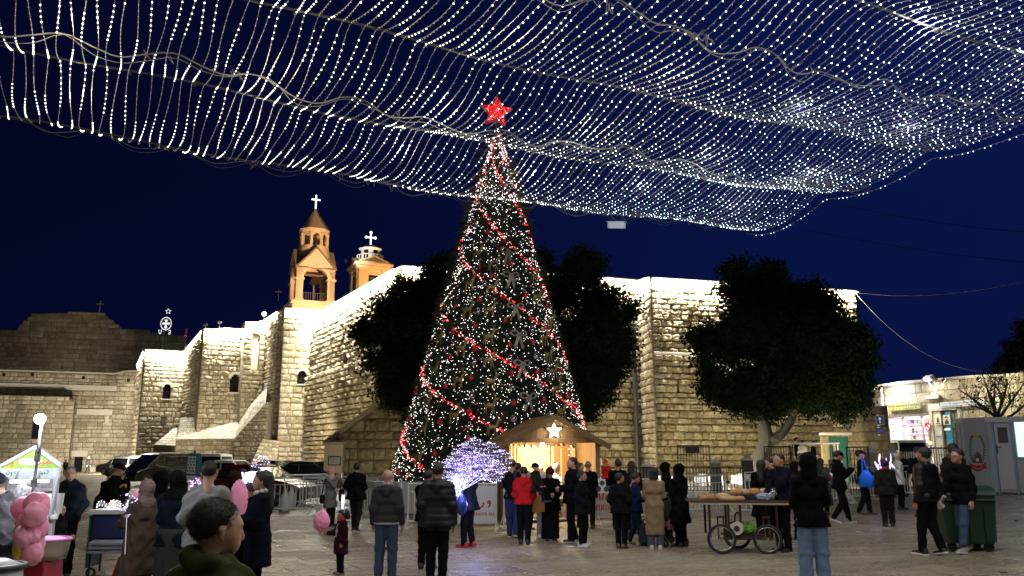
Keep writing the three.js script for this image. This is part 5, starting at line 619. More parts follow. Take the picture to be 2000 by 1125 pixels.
  const tubeL = thing('ceiling_lamp', 'white tube lamp under the ceiling of the open gift shop', 'lamp', shopW.world((s0 + s1) / 2, yt - 0.1, -1.2), turn); part('tube', box(2.6, 0.05, 0.14, 0, 0, 0), glow([1, 0.93, 1], 8), tubeL); part('fitting', box(2.7, 0.06, 0.2, 0, 0.06, 0), white, tubeL);
  const dn = V(0, -1, 0), X = shopW.world(1, 0, 0).sub(shopW.world(0, 0, 0)); rectLight(shopW.world((s0 + s1) / 2, yt - 0.16, -1.2), X, dn, 2.6, 0.5, [1, 0.9, 0.98], 60); rectLight(shopW.world((s0 + s1) / 2, yt - 0.16, -0.35), X, shopW.world(0, -0.75, -0.6).sub(shopW.world(0, 0, 0)).normalize(), 3.2, 0.3, [1, 0.9, 0.98], 48);
  // doors
  const dp = [[1829, 806, 1849, 884], [1850, 805, 1870, 884]]; const dt = thing('teal_doors', 'pair of teal metal doors with two posters, right of the open shop', 'door', shopW.world(0, 0, 0), turn), teal = M([0.012, 0.16, 0.24], 0.5);
  dp.forEach(([a, b, c, d], i) => { const [x0, y1] = shopW.on([a, b]), [x1] = shopW.on([c, d]), y0 = gy(shopW.world(x0, 0, 0).x); const l = part('door_leaf', rbox(x1 - x0 - 0.02, y1 - y0, 0.07, 0.01, (x0 + x1) / 2, (y0 + y1) / 2, 0.16), teal, dt); part('door_rib', [0.33, 0.62].map((k) => box(x1 - x0 - 0.06, 0.05, 0.03, (x0 + x1) / 2, lerp(y0, y1, k), 0.21)), teal, l); part('handle', [box(0.04, 0.2, 0.05, i ? x0 + 0.1 : x1 - 0.1, lerp(y0, y1, 0.45), 0.22)], chrome, l); });
  { const [x0, y1] = shopW.on([1826, 803]), [x1] = shopW.on([1876, 803]), y0 = gy(shopW.world(x0, 0, 0).x); part('door_frame', [rbox(0.24, y1 - y0 + 0.2, 0.2, 0.02, x0 - 0.1, (y0 + y1) / 2, 0.16), rbox(0.16, y1 - y0, 0.2, 0.02, x1 + 0.1, (y0 + y1) / 2, 0.16), rbox(x1 - x0, 0.2, 0.2, 0.02, (x0 + x1) / 2, y1 + 0.08, 0.16)], capMat, dt); }
  onWall('wall_poster', 'pale poster with a dark standing figure on the left teal door', 'poster', 1834, 810, 1844, 830, 0.24, canvasMat(96, 190, (c, w, h) => { c.fillStyle = '#b9b48e'; c.fillRect(0, 0, w, h); c.fillStyle = '#22241d'; c.beginPath(); c.arc(48, 62, 15, 0, 7); c.fill(); c.fillRect(30, 78, 36, 70); c.fillRect(14, 158, 68, 20); }), undefined, 0.02);
  onWall('wall_poster', 'poster of a bearded man in dark headdress on the right teal door', 'poster', 1850, 810, 1862, 830, 0.24, canvasMat(112, 190, (c, w, h) => { c.fillStyle = '#a9a58e'; c.fillRect(0, 0, w, h); c.fillStyle = '#1a1a16'; c.beginPath(); c.moveTo(56, 14); c.lineTo(90, 60); c.lineTo(22, 60); c.fill(); c.fillRect(24, 120, 64, 60); c.fillStyle = '#a17a58'; c.beginPath(); c.ellipse(56, 80, 24, 30, 0, 0, 7); c.fill(); c.fillStyle = '#4c4238'; c.beginPath(); c.ellipse(56, 108, 20, 22, 0, 0, 7); c.fill(); }), undefined, 0.02);
  onWall('paper_notice', 'torn white paper stuck on the right teal door', 'notice', 1852, 836, 1863, 841, 0.24, M([0.65, 0.66, 0.66], 0.8), undefined, 0.01);
  { const c = S(1821, 833, 0.3), t = thing('traffic_sign', 'round no parking sign between the open shop and the teal doors', 'traffic sign', c, turn); part('disc', cyl(0.24, 0.24, 0.02, 24, 0, 0, 0, PI / 2), M([0.6, 0.6, 0.6], 0.5), t); part('ring', [place(new THREE.TorusGeometry(0.21, 0.035, 8, 28), 0, 0, 0.015)], M([0.45, 0.02, 0.02], 0.4), t); part('bar', [box(0.06, 0.42, 0.012, 0, 0, 0.02, 0, 0, 0.78)], M([0.45, 0.02, 0.02], 0.4), t); part('post', [bar(V(0, -2.8, -0.04), V(0, 0.2, -0.04), 0.03, 8)], M([0.3, 0.3, 0.3], 0.4), t); }
  onWall('wall_sign', 'small orange and white sign above the no parking sign', 'sign', 1817, 815, 1827, 821, 0.24, canvasMat(96, 60, (c, w, h) => { c.fillStyle = '#c9c2a4'; c.fillRect(0, 0, w, h); c.fillStyle = '#b06a24'; c.fillRect(8, 14, 80, 10); c.fillRect(8, 34, 60, 8); }), undefined, 0.03); onWall('wall_sign', 'narrow hanging yellow sign under the no parking sign', 'sign', 1820, 842, 1826, 862, 0.2, M([0.34, 0.3, 0.06], 0.7), undefined, 0.03);
  // floodlights on the roof
  { const c = S(1828, 742, 0.35), t = thing('roof_floodlight', 'white floodlight on a triangular bracket on the shop roof edge', 'floodlight', c, turn); part('reflector', [rbox(0.62, 0.3, 0.3, 0.04, 0, 0.1, 0.1, 0.5)], M([0.6, 0.6, 0.62], 0.4), t); part('lens', [box(0.52, 0.2, 0.02, 0, 0.02, 0.26, 0.9)], glow([0.9, 0.95, 1], 4), t); part('bracket', [bar(V(-0.28, 0, 0), V(0, -0.8, -0.25), 0.025, 6), bar(V(0.28, 0, 0), V(0, -0.8, -0.25), 0.025, 6)], M([0.6, 0.6, 0.6], 0.5), t); part('cable', [tube([V(0, -0.8, -0.25), V(0.4, -1.0, -0.25), V(0.9, -1.3, -0.25), V(1.0, -1.8, -0.25)], 0.02)], blackIron, t);
    spot(S(1828, 744, 0.9), S(1840, 800, 0), [1, 0.98, 0.93], 30, 84, 8, 1); }
  floodlight('small dark floodlight over the gift shop sign', S(1753, 758, 1.6), S(1765, 790, 0.1), [0.8, 0.86, 1], 84, 80, undefined, 0.22);
  floodlight('pale floodlight on the shop wall above the leafless tree', S(1905, 744, 2.0), S(1925, 790, 0.1), [1, 0.96, 0.82], 34, 84, undefined, 0.2); floodlight('yellowish floodlight at the right end of the shop roof', S(1975, 742, 2.0), S(1985, 790, 0.1), [1, 0.94, 0.72], 34, 84, undefined, 0.2);
  part('downpipe', [0].flatMap(() => { const [s, y1] = shopW.on([1727, 757]); return [bar(V(s, -0.5, 0.2), V(s, y1, 0.2), 0.07, 8)]; }), M([0.6, 0.6, 0.62], 0.5), shopW.o); { const [s, y1] = shopW.on([1818, 790]), [s2] = shopW.on([1840, 790]); part('pilaster', [box(s2 - s, y1 + 0.6, 0.12, (s + s2) / 2, (y1 - 0.6) / 2, 0.14), box(s2 - s + 0.2, 0.16, 0.24, (s + s2) / 2, y1 + 0.4, 0.16)], capMat, shopW.o); } { const [s, y] = shopW.on([1700, 800]); void s; void y; }
}
{ // teal guardhouse door, signs on the low wall end, small vehicle
  const b = stand(1641, 44.4), t = thing('guardhouse', 'narrow stone guardhouse with a teal door and pale roof slab', 'guardhouse', b, R(-8)), y1 = at(1641, 852, 44.4).y - b.y; part('side_pier', [rbox(0.34, y1, 0.5, 0.02, -0.72, y1 / 2, 0), rbox(0.34, y1, 0.5, 0.02, 0.72, y1 / 2, 0)], stoneMats[2], t); part('roof_slab', [rbox(2.0, 0.14, 1.0, 0.03, 0.1, y1 + 0.12, 0.1)], M([0.6, 0.58, 0.54], 0.8), t); const d = part('door', rbox(1.06, y1 - 0.05, 0.08, 0.02, 0, y1 / 2, 0), M([0.012, 0.1, 0.08], 0.5), t); part('paper', [box(0.3, 0.34, 0.012, -0.2, y1 * 0.74, 0.05)], M([0.65, 0.66, 0.64], 0.8), d); part('handle', [box(0.05, 0.22, 0.06, 0.36, y1 * 0.5, 0.06)], chrome, d);
  const sg = (label, px, py, draw, w, h, th = 0.03) => { const c = at(px, py, 39.6), q = thing('arrow_sign', label, 'sign', c, R(-22)); panel(w, h, th, canvasMat(128, 128, draw, 0.4), M([0.02, 0.04, 0.2]), q, 'print', 0, 0, 0); part('bracket', box(0.08, h + 0.1, 0.05, -0.08, 0, -0.05), galv, q); };
  sg('square blue sign with a white upward arrow at the end of the low brown wall', 1718.5, 820.5, (c, w, h) => { c.fillStyle = '#12246a'; c.fillRect(0, 0, w, h); c.strokeStyle = '#9fb0d8'; c.lineWidth = 4; c.strokeRect(4, 4, w - 8, h - 8); c.fillStyle = '#d7def0'; c.beginPath(); c.moveTo(64, 20); c.lineTo(92, 56); c.lineTo(72, 56); c.lineTo(72, 108); c.lineTo(56, 108); c.lineTo(56, 56); c.lineTo(36, 56); c.fill(); }, 0.36, 0.44);
  sg('small plain blue sign below the arrow sign', 1720, 842, (c, w, h) => { c.fillStyle = '#101c58'; c.fillRect(0, 0, w, h); c.fillStyle = '#243a8a'; c.fillRect(10, 40, 108, 46); }, 0.34, 0.3);
  const cb = stand(1590, 39.5), g = thing('golf_cart', 'small open electric cart with flat roof, by the teal guardhouse', 'golf cart', cb, R(-12)), cm = M([0.14, 0.13, 0.13], 0.5); part('body', [rbox(2.3, 0.5, 1.2, 0.1, 0, 0.55, 0), rbox(0.5, 0.75, 1.2, 0.1, 0.95, 0.9, 0)], cm, g); part('roof', rbox(2.2, 0.08, 1.3, 0.04, 0, 2.0, 0), M([0.5, 0.5, 0.48], 0.6), g); for (const [x, z] of [[-1, 0.55], [-1, -0.55], [0.95, 0.55], [0.95, -0.55]]) { part('roof_post', [bar(V(x, 0.7, z), V(x, 2.0, z), 0.03, 6)], blackIron, g); part('wheel', [place(new THREE.TorusGeometry(0.2, 0.08, 8, 18), x * 0.8, 0.28, z * 1.02)], rubber, g); } part('seat', [rbox(0.6, 0.14, 1.1, 0.05, -0.3, 0.95, 0), rbox(0.14, 0.6, 1.1, 0.05, -0.6, 1.25, 0)], M([0.1, 0.1, 0.1], 0.7), g); part('windscreen', [box(0.02, 0.6, 1.1, 0.95, 1.6, 0)], M([0.9, 0.95, 0.95], 0.05, { transmission: 1 }), g);
  const bx = thing('yellow_crate', 'small yellow plastic crate beside the electric cart', 'crate', stand(1556, 38.6).add(V(0, 0.75, 0)), 0.1); part('wall', [box(0.9, 0.5, 0.03, 0, 0.25, 0.25), box(0.9, 0.5, 0.03, 0, 0.25, -0.25), box(0.03, 0.5, 0.5, 0.45, 0.25, 0), box(0.03, 0.5, 0.5, -0.45, 0.25, 0), box(0.9, 0.03, 0.5, 0, 0.02, 0)], M([0.6, 0.42, 0.04], 0.5), bx); part('rim', [box(0.96, 0.06, 0.06, 0, 0.5, 0.26), box(0.96, 0.06, 0.06, 0, 0.5, -0.26)], M([0.6, 0.42, 0.04], 0.5), bx); part('stand', [bar(V(-0.4, -0.75, 0.2), V(-0.4, 0, 0.2), 0.02), bar(V(0.4, -0.75, -0.2), V(0.4, 0, -0.2), 0.02), bar(V(0.4, -0.75, 0.2), V(0.4, 0, 0.2), 0.02), bar(V(-0.4, -0.75, -0.2), V(-0.4, 0, -0.2), 0.02)], blackIron, bx);
}
// ---------------------------------------------------------------- white cabin with the emblem banner
{
  const A = stand(1876, 31.5), B = stand(2090, 28.5), L = Math.hypot(B.x - A.x, B.z - A.z), t = thing('site_cabin', 'white metal site cabin with a door and a brightly lit window at the right edge', 'cabin', A, Math.atan2(-(B.z - A.z), B.x - A.x)), h = 2.62, m = M([0.34, 0.34, 0.36], 0.6);
  t.updateMatrixWorld(true); const loc = (px, py) => { const [tx, ty] = sight(px, py), o = V(0, EYE, 0), d = V(tx, ty, -1), inv = t.matrixWorld.clone().invert(), p = o.applyMatrix4(inv), q = d.transformDirection(inv), k = (0.02 - p.z) / q.z; return [p.x + q.x * k, p.y + q.y * k]; };
  part('wall', [box(L, h - 0.1, 2.3, L / 2, h / 2 + 0.05, -1.16)], m, t); part('roof_edge', [rbox(L + 0.1, 0.2, 2.5, 0.04, L / 2, h + 0.05, -1.16)], M([0.42, 0.42, 0.44], 0.6), t); part('base', [box(L, 0.16, 2.2, L / 2, 0.08, -1.16)], M([0.08, 0.08, 0.08]), t); part('corner_post', [box(0.12, h, 0.12, 0.06, h / 2, 0)], m, t); for (let x = 0.5; x < L; x += 0.5) part('wall_rib', box(0.05, h - 0.3, 0.03, x, h / 2 + 0.05, 0.0), m, t);
  const [dx0, dy1] = loc(1941, 829), [dx1] = loc(1972, 829), door = part('door', rbox(dx1 - dx0, dy1 - 0.2, 0.06, 0.02, (dx0 + dx1) / 2, (dy1 + 0.2) / 2, 0.03), M([0.42, 0.42, 0.44], 0.5), t); const [wx0, wy1] = loc(1948, 835), [wx1, wy0] = loc(1971, 865); part('door_window', rbox(wx1 - wx0, wy1 - wy0, 0.03, 0.02, (wx0 + wx1) / 2, (wy0 + wy1) / 2, 0.06), M([0.07, 0.075, 0.08], 0.2), door); const [hx, hy] = loc(1949, 878); part('handle', [box(0.04, 0.3, 0.02, hx, hy, 0.07), box(0.16, 0.03, 0.03, hx + 0.06, hy + 0.08, 0.1)], blackIron, door);
  part('door_frame', [box(0.07, dy1, 0.08, dx0 - 0.05, dy1 / 2 + 0.05, 0.03), box(0.07, dy1, 0.08, dx1 + 0.05, dy1 / 2 + 0.05, 0.03)], M([0.2, 0.3, 0.36], 0.5), t);
  const [lx0, ly1] = loc(1978, 824), [, ly0] = loc(1984, 893); const win = part('lit_window', box(L - lx0 - 0.1, ly1 - ly0, 0.03, (lx0 + L) / 2, (ly0 + ly1) / 2, 0.03), glow([0.78, 0.9, 1], 1.15), t); part('window_frame', [box(0.06, ly1 - ly0 + 0.1, 0.06, lx0, (ly0 + ly1) / 2, 0.04), box(L - lx0, 0.06, 0.06, (lx0 + L) / 2, ly0 - 0.02, 0.04), box(0.05, ly1 - ly0, 0.05, lx0 + 1.1, (ly0 + ly1) / 2, 0.055)], M([0.2, 0.32, 0.4], 0.5), win);
  const lp = t.localToWorld(V((lx0 + L) / 2, (ly0 + ly1) / 2, 0.08)), ld = t.localToWorld(V(0, 0, 1)).sub(t.localToWorld(V(0, 0, 0))), lx = t.localToWorld(V(1, 0, 0)).sub(t.localToWorld(V(0, 0, 0))); rectLight(lp, lx, ld, 1.6, 1.0, [0.78, 0.9, 1], 1.6);
  const [bx0, by1] = loc(1884, 823), [bx1, by0] = loc(1944, 962), bn = thing('emblem_banner', 'white cloth banner with laurel wreath, gold star and red ribbon, hung on the site cabin', 'banner', t.localToWorld(V((bx0 + bx1) / 2 - 0.05, (by0 + by1) / 2 + 0.12, 0.1)), t.rotation.y);
  const print = canvasMat(512, 900, (c, w, h) => { c.fillStyle = '#8c8e96'; c.fillRect(0, 0, w, h); c.save(); c.translate(270, 360); const leaf = (a, s) => { c.save(); c.translate(Math.sin(a) * 150 * s, 40 - Math.cos(a) * 190); c.rotate(s * (a + 0.7)); c.beginPath(); c.ellipse(0, 0, 9, 24, 0, 0, 7); c.fill(); c.restore(); }; c.fillStyle = '#3b4a38'; for (const s of [-1, 1]) { for (let i = 0; i < 13; i++) leaf(0.55 + i * 0.17, s); for (let i = 0; i < 12; i++) { c.save(); const a = 0.62 + i * 0.17; c.translate(Math.sin(a) * 180 * s, 40 - Math.cos(a) * 205); c.rotate(s * (a - 0.5)); c.beginPath(); c.ellipse(0, 0, 8, 20, 0, 0, 7); c.fill(); c.restore(); } }
    c.fillStyle = '#a58a52'; c.beginPath(); for (let k = 0; k < 10; k++) { const a = k * PI / 5 - PI / 2, R0 = k % 2 ? 32 : 84; c.lineTo(Math.cos(a) * R0, -150 + Math.sin(a) * R0); } c.fill(); c.fillStyle = '#38462f'; c.beginPath(); c.moveTo(0, 60); for (let k = 0; k <= 16; k++) { const a = -PI + PI * k / 16, R0 = 118 + (k % 2 ? -18 : 16); c.lineTo(Math.cos(a) * R0, 205 + Math.sin(a) * R0 * 1.1); } c.lineTo(118, 215); c.lineTo(-118, 215); c.fill(); c.fillStyle = '#7c1c1c'; c.beginPath(); c.moveTo(-60, 200); c.lineTo(0, 120); c.lineTo(60, 200); c.fill(); c.fillStyle = '#d9d3cf'; c.fillRect(-34, 160, 68, 34);
    c.fillStyle = '#8f1d20'; c.beginPath(); c.moveTo(-196, 196); c.lineTo(-130, 232); c.quadraticCurveTo(0, 268, 130, 232); c.lineTo(196, 196); c.lineTo(176, 256); c.lineTo(206, 290); c.lineTo(130, 290); c.quadraticCurveTo(0, 352, -130, 290); c.lineTo(-206, 290); c.lineTo(-176, 256); c.fill(); c.strokeStyle = '#d7c9c4'; c.lineWidth = 5; c.beginPath(); c.moveTo(-110, 272); c.quadraticCurveTo(0, 306, 110, 272); c.stroke(); c.restore(); }, 0.85);
  const cloth = new THREE.PlaneGeometry(bx1 - bx0, by1 - by0, 14, 16), cp = cloth.attributes.position; for (let i = 0; i < cp.count; i++) { const x = cp.getX(i), y = cp.getY(i), k = clamp(0.5 - y / (by1 - by0), 0, 1); cp.setZ(i, 0.03 * Math.sin(x * 5 + 2 * k) * k + 0.02 * Math.sin(x * 11) * k); cp.setX(i, x + 0.06 * k * Math.sin(y * 3)); } cloth.computeVertexNormals(); const back = cloth.clone().translate(0, 0, -0.006); part('print', cloth, print, bn); part('cloth_back', back, M([0.42, 0.42, 0.44], 0.9), bn); part('cord', [bar(V(-(bx1 - bx0) / 2, (by1 - by0) / 2, 0), V(-(bx1 - bx0) / 2 - 0.1, (by1 - by0) / 2 + 0.14, -0.08), 0.01, 4), bar(V((bx1 - bx0) / 2, (by1 - by0) / 2, 0), V((bx1 - bx0) / 2 + 0.1, (by1 - by0) / 2 + 0.14, -0.08), 0.01, 4)], blackIron, bn);
}
// ---------------------------------------------------------------- balloons
function litBalloon(name, label, c, r, stem, group, seed, k = 1) { // a clear balloon wound with a chain of tiny lamps, on a stick
  const t = thing(name, label, 'balloon', c, 0, group), q = rng(seed), b = [], d = [], pts = [];
  part('skin', ball(r, 0, 0, 0, 1, 1.06, 1, 24), M([0.93, 0.9, 1], 0.06, { transmission: 1, specularIntensity: 0.6 }), t);
  for (let i = 0; i < 110 * k; i++) { const a = i * 0.42 + seed, v = Math.cos(PI * (i + 0.5) / (110 * k)), s = Math.sqrt(1 - v * v), p = V(Math.cos(a) * s, v * 1.05, Math.sin(a) * s).multiplyScalar(r * (0.86 + 0.12 * q())); pts.push(p); (q() < 0.55 ? b : d).push(ico(0.0055, p.x, p.y, p.z)); }
  part('lamp_wire', tube(pts, 0.002, 180, 3), M([0.5, 0.5, 0.55], 0.4), t, true); part('white_lamps', b, glow([0.94, 0.91, 1], 6), t, true); part('violet_lamps', d, glow([0.7, 0.62, 1], 5), t, true);
  if (stem) { const e = stem.clone().sub(c), n = e.clone().normalize(); part('stick', [bar(n.clone().multiplyScalar(r), e, 0.006, 5)], M([0.7, 0.7, 0.75], 0.3), t); part('neck', [bar(n.clone().multiplyScalar(r * 0.98), n.clone().multiplyScalar(r * 1.25), 0.04, 8, 0.012)], M([0.9, 0.9, 1], 0.2, { transmission: 0.7 }), t); }
  return t;
}
{
  const D = 16.9, hand = at(902, 958, D), list = [[926, 884, 0.29], [957, 888, 0.26], [978, 902, 0.24], [905, 892, 0.26], [893, 908, 0.27], [880, 920, 0.25], [912, 915, 0.27], [945, 912, 0.27], [966, 921, 0.22], [928, 906, 0.25], [898, 928, 0.25]];
  list.forEach(([px, py, r], i) => litBalloon('light_balloon', 'clear balloon full of violet and white lamps in the seller\'s bunch', at(px, py, D + 0.35 * Math.sin(i * 2.1)), r, hand, 'light balloons in the seller\'s bunch', 200 + i));
  const b = thing('balloon_bundle', 'glowing blue white bundle of balloon handles gathered under the bunch', 'balloon handles', at(893, 950, D - 0.1)), q = rng(301), lam = []; for (let i = 0; i < 160; i++) { const y = 0.42 * q() - 0.2, rad = 0.05 + 0.19 * clamp((y + 0.2) / 0.42, 0, 1), a = q() * 6.3; lam.push(ico(0.006, Math.cos(a) * rad, y, Math.sin(a) * rad)); } part('lamps', lam, glow([0.62, 0.68, 1], 9), b, true); part('wrap', place(new THREE.ConeGeometry(0.22, 0.5, 18, 1, true), 0, 0.02, 0, PI), M([0.8, 0.85, 1], 0.15, { transmission: 0.9 }), b); part('handles', Array.from({ length: 9 }, (_, i) => bar(V(0.03 * Math.cos(i), -0.24, 0.03 * Math.sin(i)), V(0.02 * Math.cos(i), -0.6, 0.02 * Math.sin(i)), 0.008, 5)), M([0.2, 0.3, 0.8], 0.4), b);
  point(at(893, 945, D + 0.0).add(V(-0.02, 0.02, 0.32)), [0.5, 0.52, 1], 2.6, 6); point(at(935, 905, D).add(V(0, -0.1, 0.5)), [0.55, 0.48, 1], 1.6, 6); point(at(925, 935, D).add(V(0.1, -0.45, 0.1)), [0.4, 0.36, 1], 1.8, 6);
  const bag = thing('blue_bag', 'shiny blue plastic sack hanging under the bunch of light balloons', 'plastic bag', at(902, 985, D - 0.15)); const bg = new THREE.SphereGeometry(0.14, 18, 14), bp = bg.attributes.position; for (let i = 0; i < bp.count; i++) { const y = bp.getY(i), k = 1 + 0.14 * sphericalNoise(bp.getX(i) * 14, y * 9, bp.getZ(i) * 14) - (y > 0 ? y * 2.4 : 0); bp.setXYZ(i, bp.getX(i) * k * 0.8, y * 1.6, bp.getZ(i) * k * 0.6); } bg.computeVertexNormals(); part('sack', bg, M([0.01, 0.03, 0.13], 0.25, { transmission: 0.1 }), bag); part('neck', [bar(V(0, 0.17, 0), V(0, 0.4, 0), 0.02, 6)], M([0.02, 0.05, 0.25], 0.3), bag);
  litBalloon('light_balloon', 'single clear balloon with violet lamps above the red saloon and the girl', at(509, 909, 13.8), 0.16, at(498, 960, 13.5), undefined, 240, 0.6); { const b2 = thing('light_toys', 'cluster of blue white light toys glowing behind the brown headscarf', 'light toys', at(492, 934, 14.5)), l2 = []; const q2 = rng(242); for (let i = 0; i < 170; i++) l2.push(ico(0.011, (q2() - 0.5) * 0.34, (q2() - 0.5) * 0.22, (q2() - 0.5) * 0.2)); part('lamps', l2, glow([0.6, 0.56, 1], 8), b2, true); part('rods', Array.from({ length: 12 }, (_, i) => bar(V(0.015 * i - 0.09, -0.5, 0), V((i - 6) * 0.03, 0.1, 0.05 * Math.sin(i * 3)), 0.006, 4)), M([0.7, 0.7, 0.9], 0.3), b2); point(at(492, 934, 14.1), [0.5, 0.46, 1], 1.2, 5); }
  { const b3 = thing('light_balloon', 'small clear balloon with violet lamps beside the teal cabinet', 'balloon', at(382, 945, 14.5)), q3 = rng(243), l = []; part('skin', ball(0.09, 0, 0, 0), M([0.93, 0.9, 1], 0.06, { transmission: 1 }), b3); for (let i = 0; i < 50; i++) { const a = q3() * 6.3, v = q3() * 2 - 1, s = Math.sqrt(1 - v * v); l.push(ico(0.008, 0.085 * Math.cos(a) * s, 0.09 * v, 0.085 * Math.sin(a) * s)); } part('lamps', l, glow([0.5, 0.3, 1], 7), b3, true); part('stick', [bar(V(0, -0.09, 0), V(-0.04, -0.5, 0), 0.006, 4)], M([0.7, 0.7, 0.8], 0.3), b3); }
}
// ---------------------------------------------------------------- the sweetcorn cart, the candyfloss and its machine
{
  const D = 9.4, b = stand(56, D), t = thing('corn_cart', 'white lit food cart with a gabled sign of red Arabic lettering', 'food cart', b, R(27)); t.updateMatrixWorld(true);
  const loc = (px, py, z = 0) => { const p = at(px, py, D).sub(b); return [p.x * 0.88, p.y, z]; }, Lx = loc(2, 908)[0], Rx = loc(118, 908)[0], eave = loc(60, 912)[1], peak = loc(68, 875)[1], cx = loc(68, 880)[0], deck = loc(60, 1012)[1], fr = M([0.62, 0.64, 0.66], 0.35, { metalness: 0.3 }), wht = M([0.7, 0.72, 0.72], 0.5);
  part('base', [rbox(Rx - Lx - 0.1, deck - 0.18, 0.9, 0.03, (Lx + Rx) / 2, (deck + 0.3) / 2, -0.45)], M([0.3, 0.02, 0.02], 0.5), t); part('front_panel', [box(Rx - Lx - 0.14, 0.24, 0.03, (Lx + Rx) / 2, deck - 0.3, 0.02)], M([0.34, 0.42, 0.03], 0.5), t); part('counter', rbox(Rx - Lx + 0.06, 0.05, 1.0, 0.01, (Lx + Rx) / 2, deck, -0.45), wht, t);
  for (const x of [Lx + 0.03, Rx - 0.03]) for (const z of [0, -0.9]) part('post', [bar(V(x, 0.2, z), V(x + (z ? 0 : 0), eave, z), 0.02, 8)], fr, t); part('back_panel', box(Rx - Lx - 0.08, eave - deck, 0.03, (Lx + Rx) / 2, (eave + deck) / 2, -0.92), M([0.72, 0.74, 0.76], 0.5), t); part('shelf', [box(Rx - Lx - 0.1, 0.03, 0.25, (Lx + Rx) / 2, deck + 0.28, -0.76)], wht, t);
  const gab = [[Lx, eave], [Rx, eave], [Rx, eave + 0.02], [cx, peak], [Lx, eave + 0.02]]; const sign = part('gable_sign', [place(prism(gab, 0.04), 0, 0, 0)], M([0.5, 0.5, 0.5], 0.5), t);
  const cw = 512, ch = 256, bw = Rx - Lx, bh = peak - eave + 0.14; const pr = canvasMat(cw, ch, (c, w, h) => { c.fillStyle = '#b4bcb9'; c.fillRect(0, 0, w, h); c.fillStyle = '#93ad2c'; c.fillRect(0, 0, w, h * 0.64); c.fillStyle = '#cfeee6'; c.beginPath(); c.ellipse(250, 110, 110, 26, 0, 0, 7); c.fill(); strokes(c, 74, 96, 56, AR.waw, 9, '#c8402c'); strokes(c, 136, 100, 56, AR.alef, 9, '#c8402c'); strokes(c, 92, 92, 50, AR.nun.map((q) => q.map((v, i) => v - (i % 2 ? 0 : 0.9))), 8, '#c8402c'); strokes(c, 310, 94, 50, AR.tamyiz, 9, '#c8402c'); c.fillStyle = '#48544a'; c.fillRect(225, 70, 44, 5); strokes(c, 90, 192, 32, AR.waw, 6, '#33404a'); strokes(c, 130, 190, 32, AR.alef, 6, '#33404a'); strokes(c, 60, 188, 30, AR.nun, 6, '#33404a'); strokes(c, 330, 188, 32, AR.tamyiz, 6, '#33404a'); }, 0.5);
  const sg = new THREE.ShapeGeometry(new THREE.Shape([[Lx + 0.02, eave - 0.13], [Rx - 0.02, eave - 0.13], [Rx - 0.02, eave + 0.02], [cx, peak - 0.03], [Lx + 0.02, eave + 0.02]].map(([x, y]) => new THREE.Vector2(x, y)))), u = sg.attributes.uv, pp = sg.attributes.position; for (let i = 0; i < u.count; i++) u.setXY(i, (pp.getX(i) - Lx) / bw, (pp.getY(i) - eave + 0.14) / bh); const back = box(Rx - Lx - 0.04, 0.13, 0.02, (Lx + Rx) / 2, eave - 0.065, 0.02); part('backing', back, wht, sign); sg.translate(0, 0, 0.047); part('sign_print', sg, pr, sign);
  for (const [p, q] of [[[Lx, eave], [cx, peak]], [[cx, peak], [Rx, eave]], [[Lx, eave], [Lx + 0.05, deck]], [[Rx, eave], [Rx - 0.05, deck]]]) part('frame_tube', [bar(V(p[0], p[1], 0.05), V(q[0], q[1], 0.05), 0.018, 8)], fr, t); part('roof', [[cx, Lx], [cx, Rx]].map(([p, q]) => { const w = Math.hypot(q - p, peak - eave); return box(w, 0.02, 0.95, (p + q) / 2, (peak + eave) / 2 + 0.02, -0.45, 0, 0, (q > p ? -1 : 1) * Math.atan2(peak - eave, Math.abs(q - p))); }), wht, t);
  for (const x of [Lx + 0.2, Rx - 0.15]) part('wheel', [place(new THREE.TorusGeometry(0.15, 0.04, 8, 20), x, 0.19, 0.04)], rubber, t);
  const pot = thing('steel_pot', 'steaming steel pot and lid on the counter of the food cart', 'pot', t.localToWorld(V(Lx + 0.16, deck + 0.03, -0.1)), 0); part('body', lathe([[0, 0], [0.2, 0], [0.2, 0.24], [0.22, 0.26], [0.2, 0.27]], 20), chrome, pot); part('lid', [place(lathe([[0, 0.06], [0.1, 0.05], [0.22, 0]], 20), -0.15, 0.42, 0, 0, 0, 1.0)], chrome, pot);
  part('cup_stack', [0, 0.1, 0.2].flatMap((x) => [cyl(0.04, 0.03, 0.22, 12, cx + 0.1 + x, deck + 0.14, -0.2)]), wht, t); part('bottle', [lathe([[0, 0], [0.04, 0], [0.04, 0.16], [0.015, 0.2], [0.015, 0.24], [0, 0.24]], 12).translate(Rx - 0.2, deck + 0.03, -0.3), lathe([[0, 0], [0.035, 0], [0.035, 0.13], [0.012, 0.17], [0, 0.19]], 12).translate(Rx - 0.32, deck + 0.03, -0.25)], M([0.5, 0.05, 0.03], 0.3), t); part('napkin_box', rbox(0.16, 0.1, 0.1, 0.01, Rx - 0.18, deck + 0.08, -0.08), M([0.05, 0.05, 0.06], 0.5), t);
  part('light_tube', [box(bw - 0.2, 0.03, 0.04, (Lx + Rx) / 2, eave - 0.16, -0.12)], glow([0.9, 0.97, 1], 9), t); rectLight(t.localToWorld(V((Lx + Rx) / 2, eave - 0.2, -0.12)), V(Math.cos(R(27)), 0, -Math.sin(R(27))), V(0, -0.8, -0.55).applyAxisAngle(V(0, 1, 0), R(27)).normalize(), bw - 0.2, 0.12, [0.88, 0.96, 1], 8); rectLight(t.localToWorld(V((Lx + Rx) / 2, eave - 0.02, 0.3)), V(Math.cos(R(27)), 0, -Math.sin(R(27))), V(0, 0.35, -0.9).applyAxisAngle(V(0, 1, 0), R(27)).normalize(), bw - 0.3, 0.03, [0.9, 0.97, 1], 0.9);
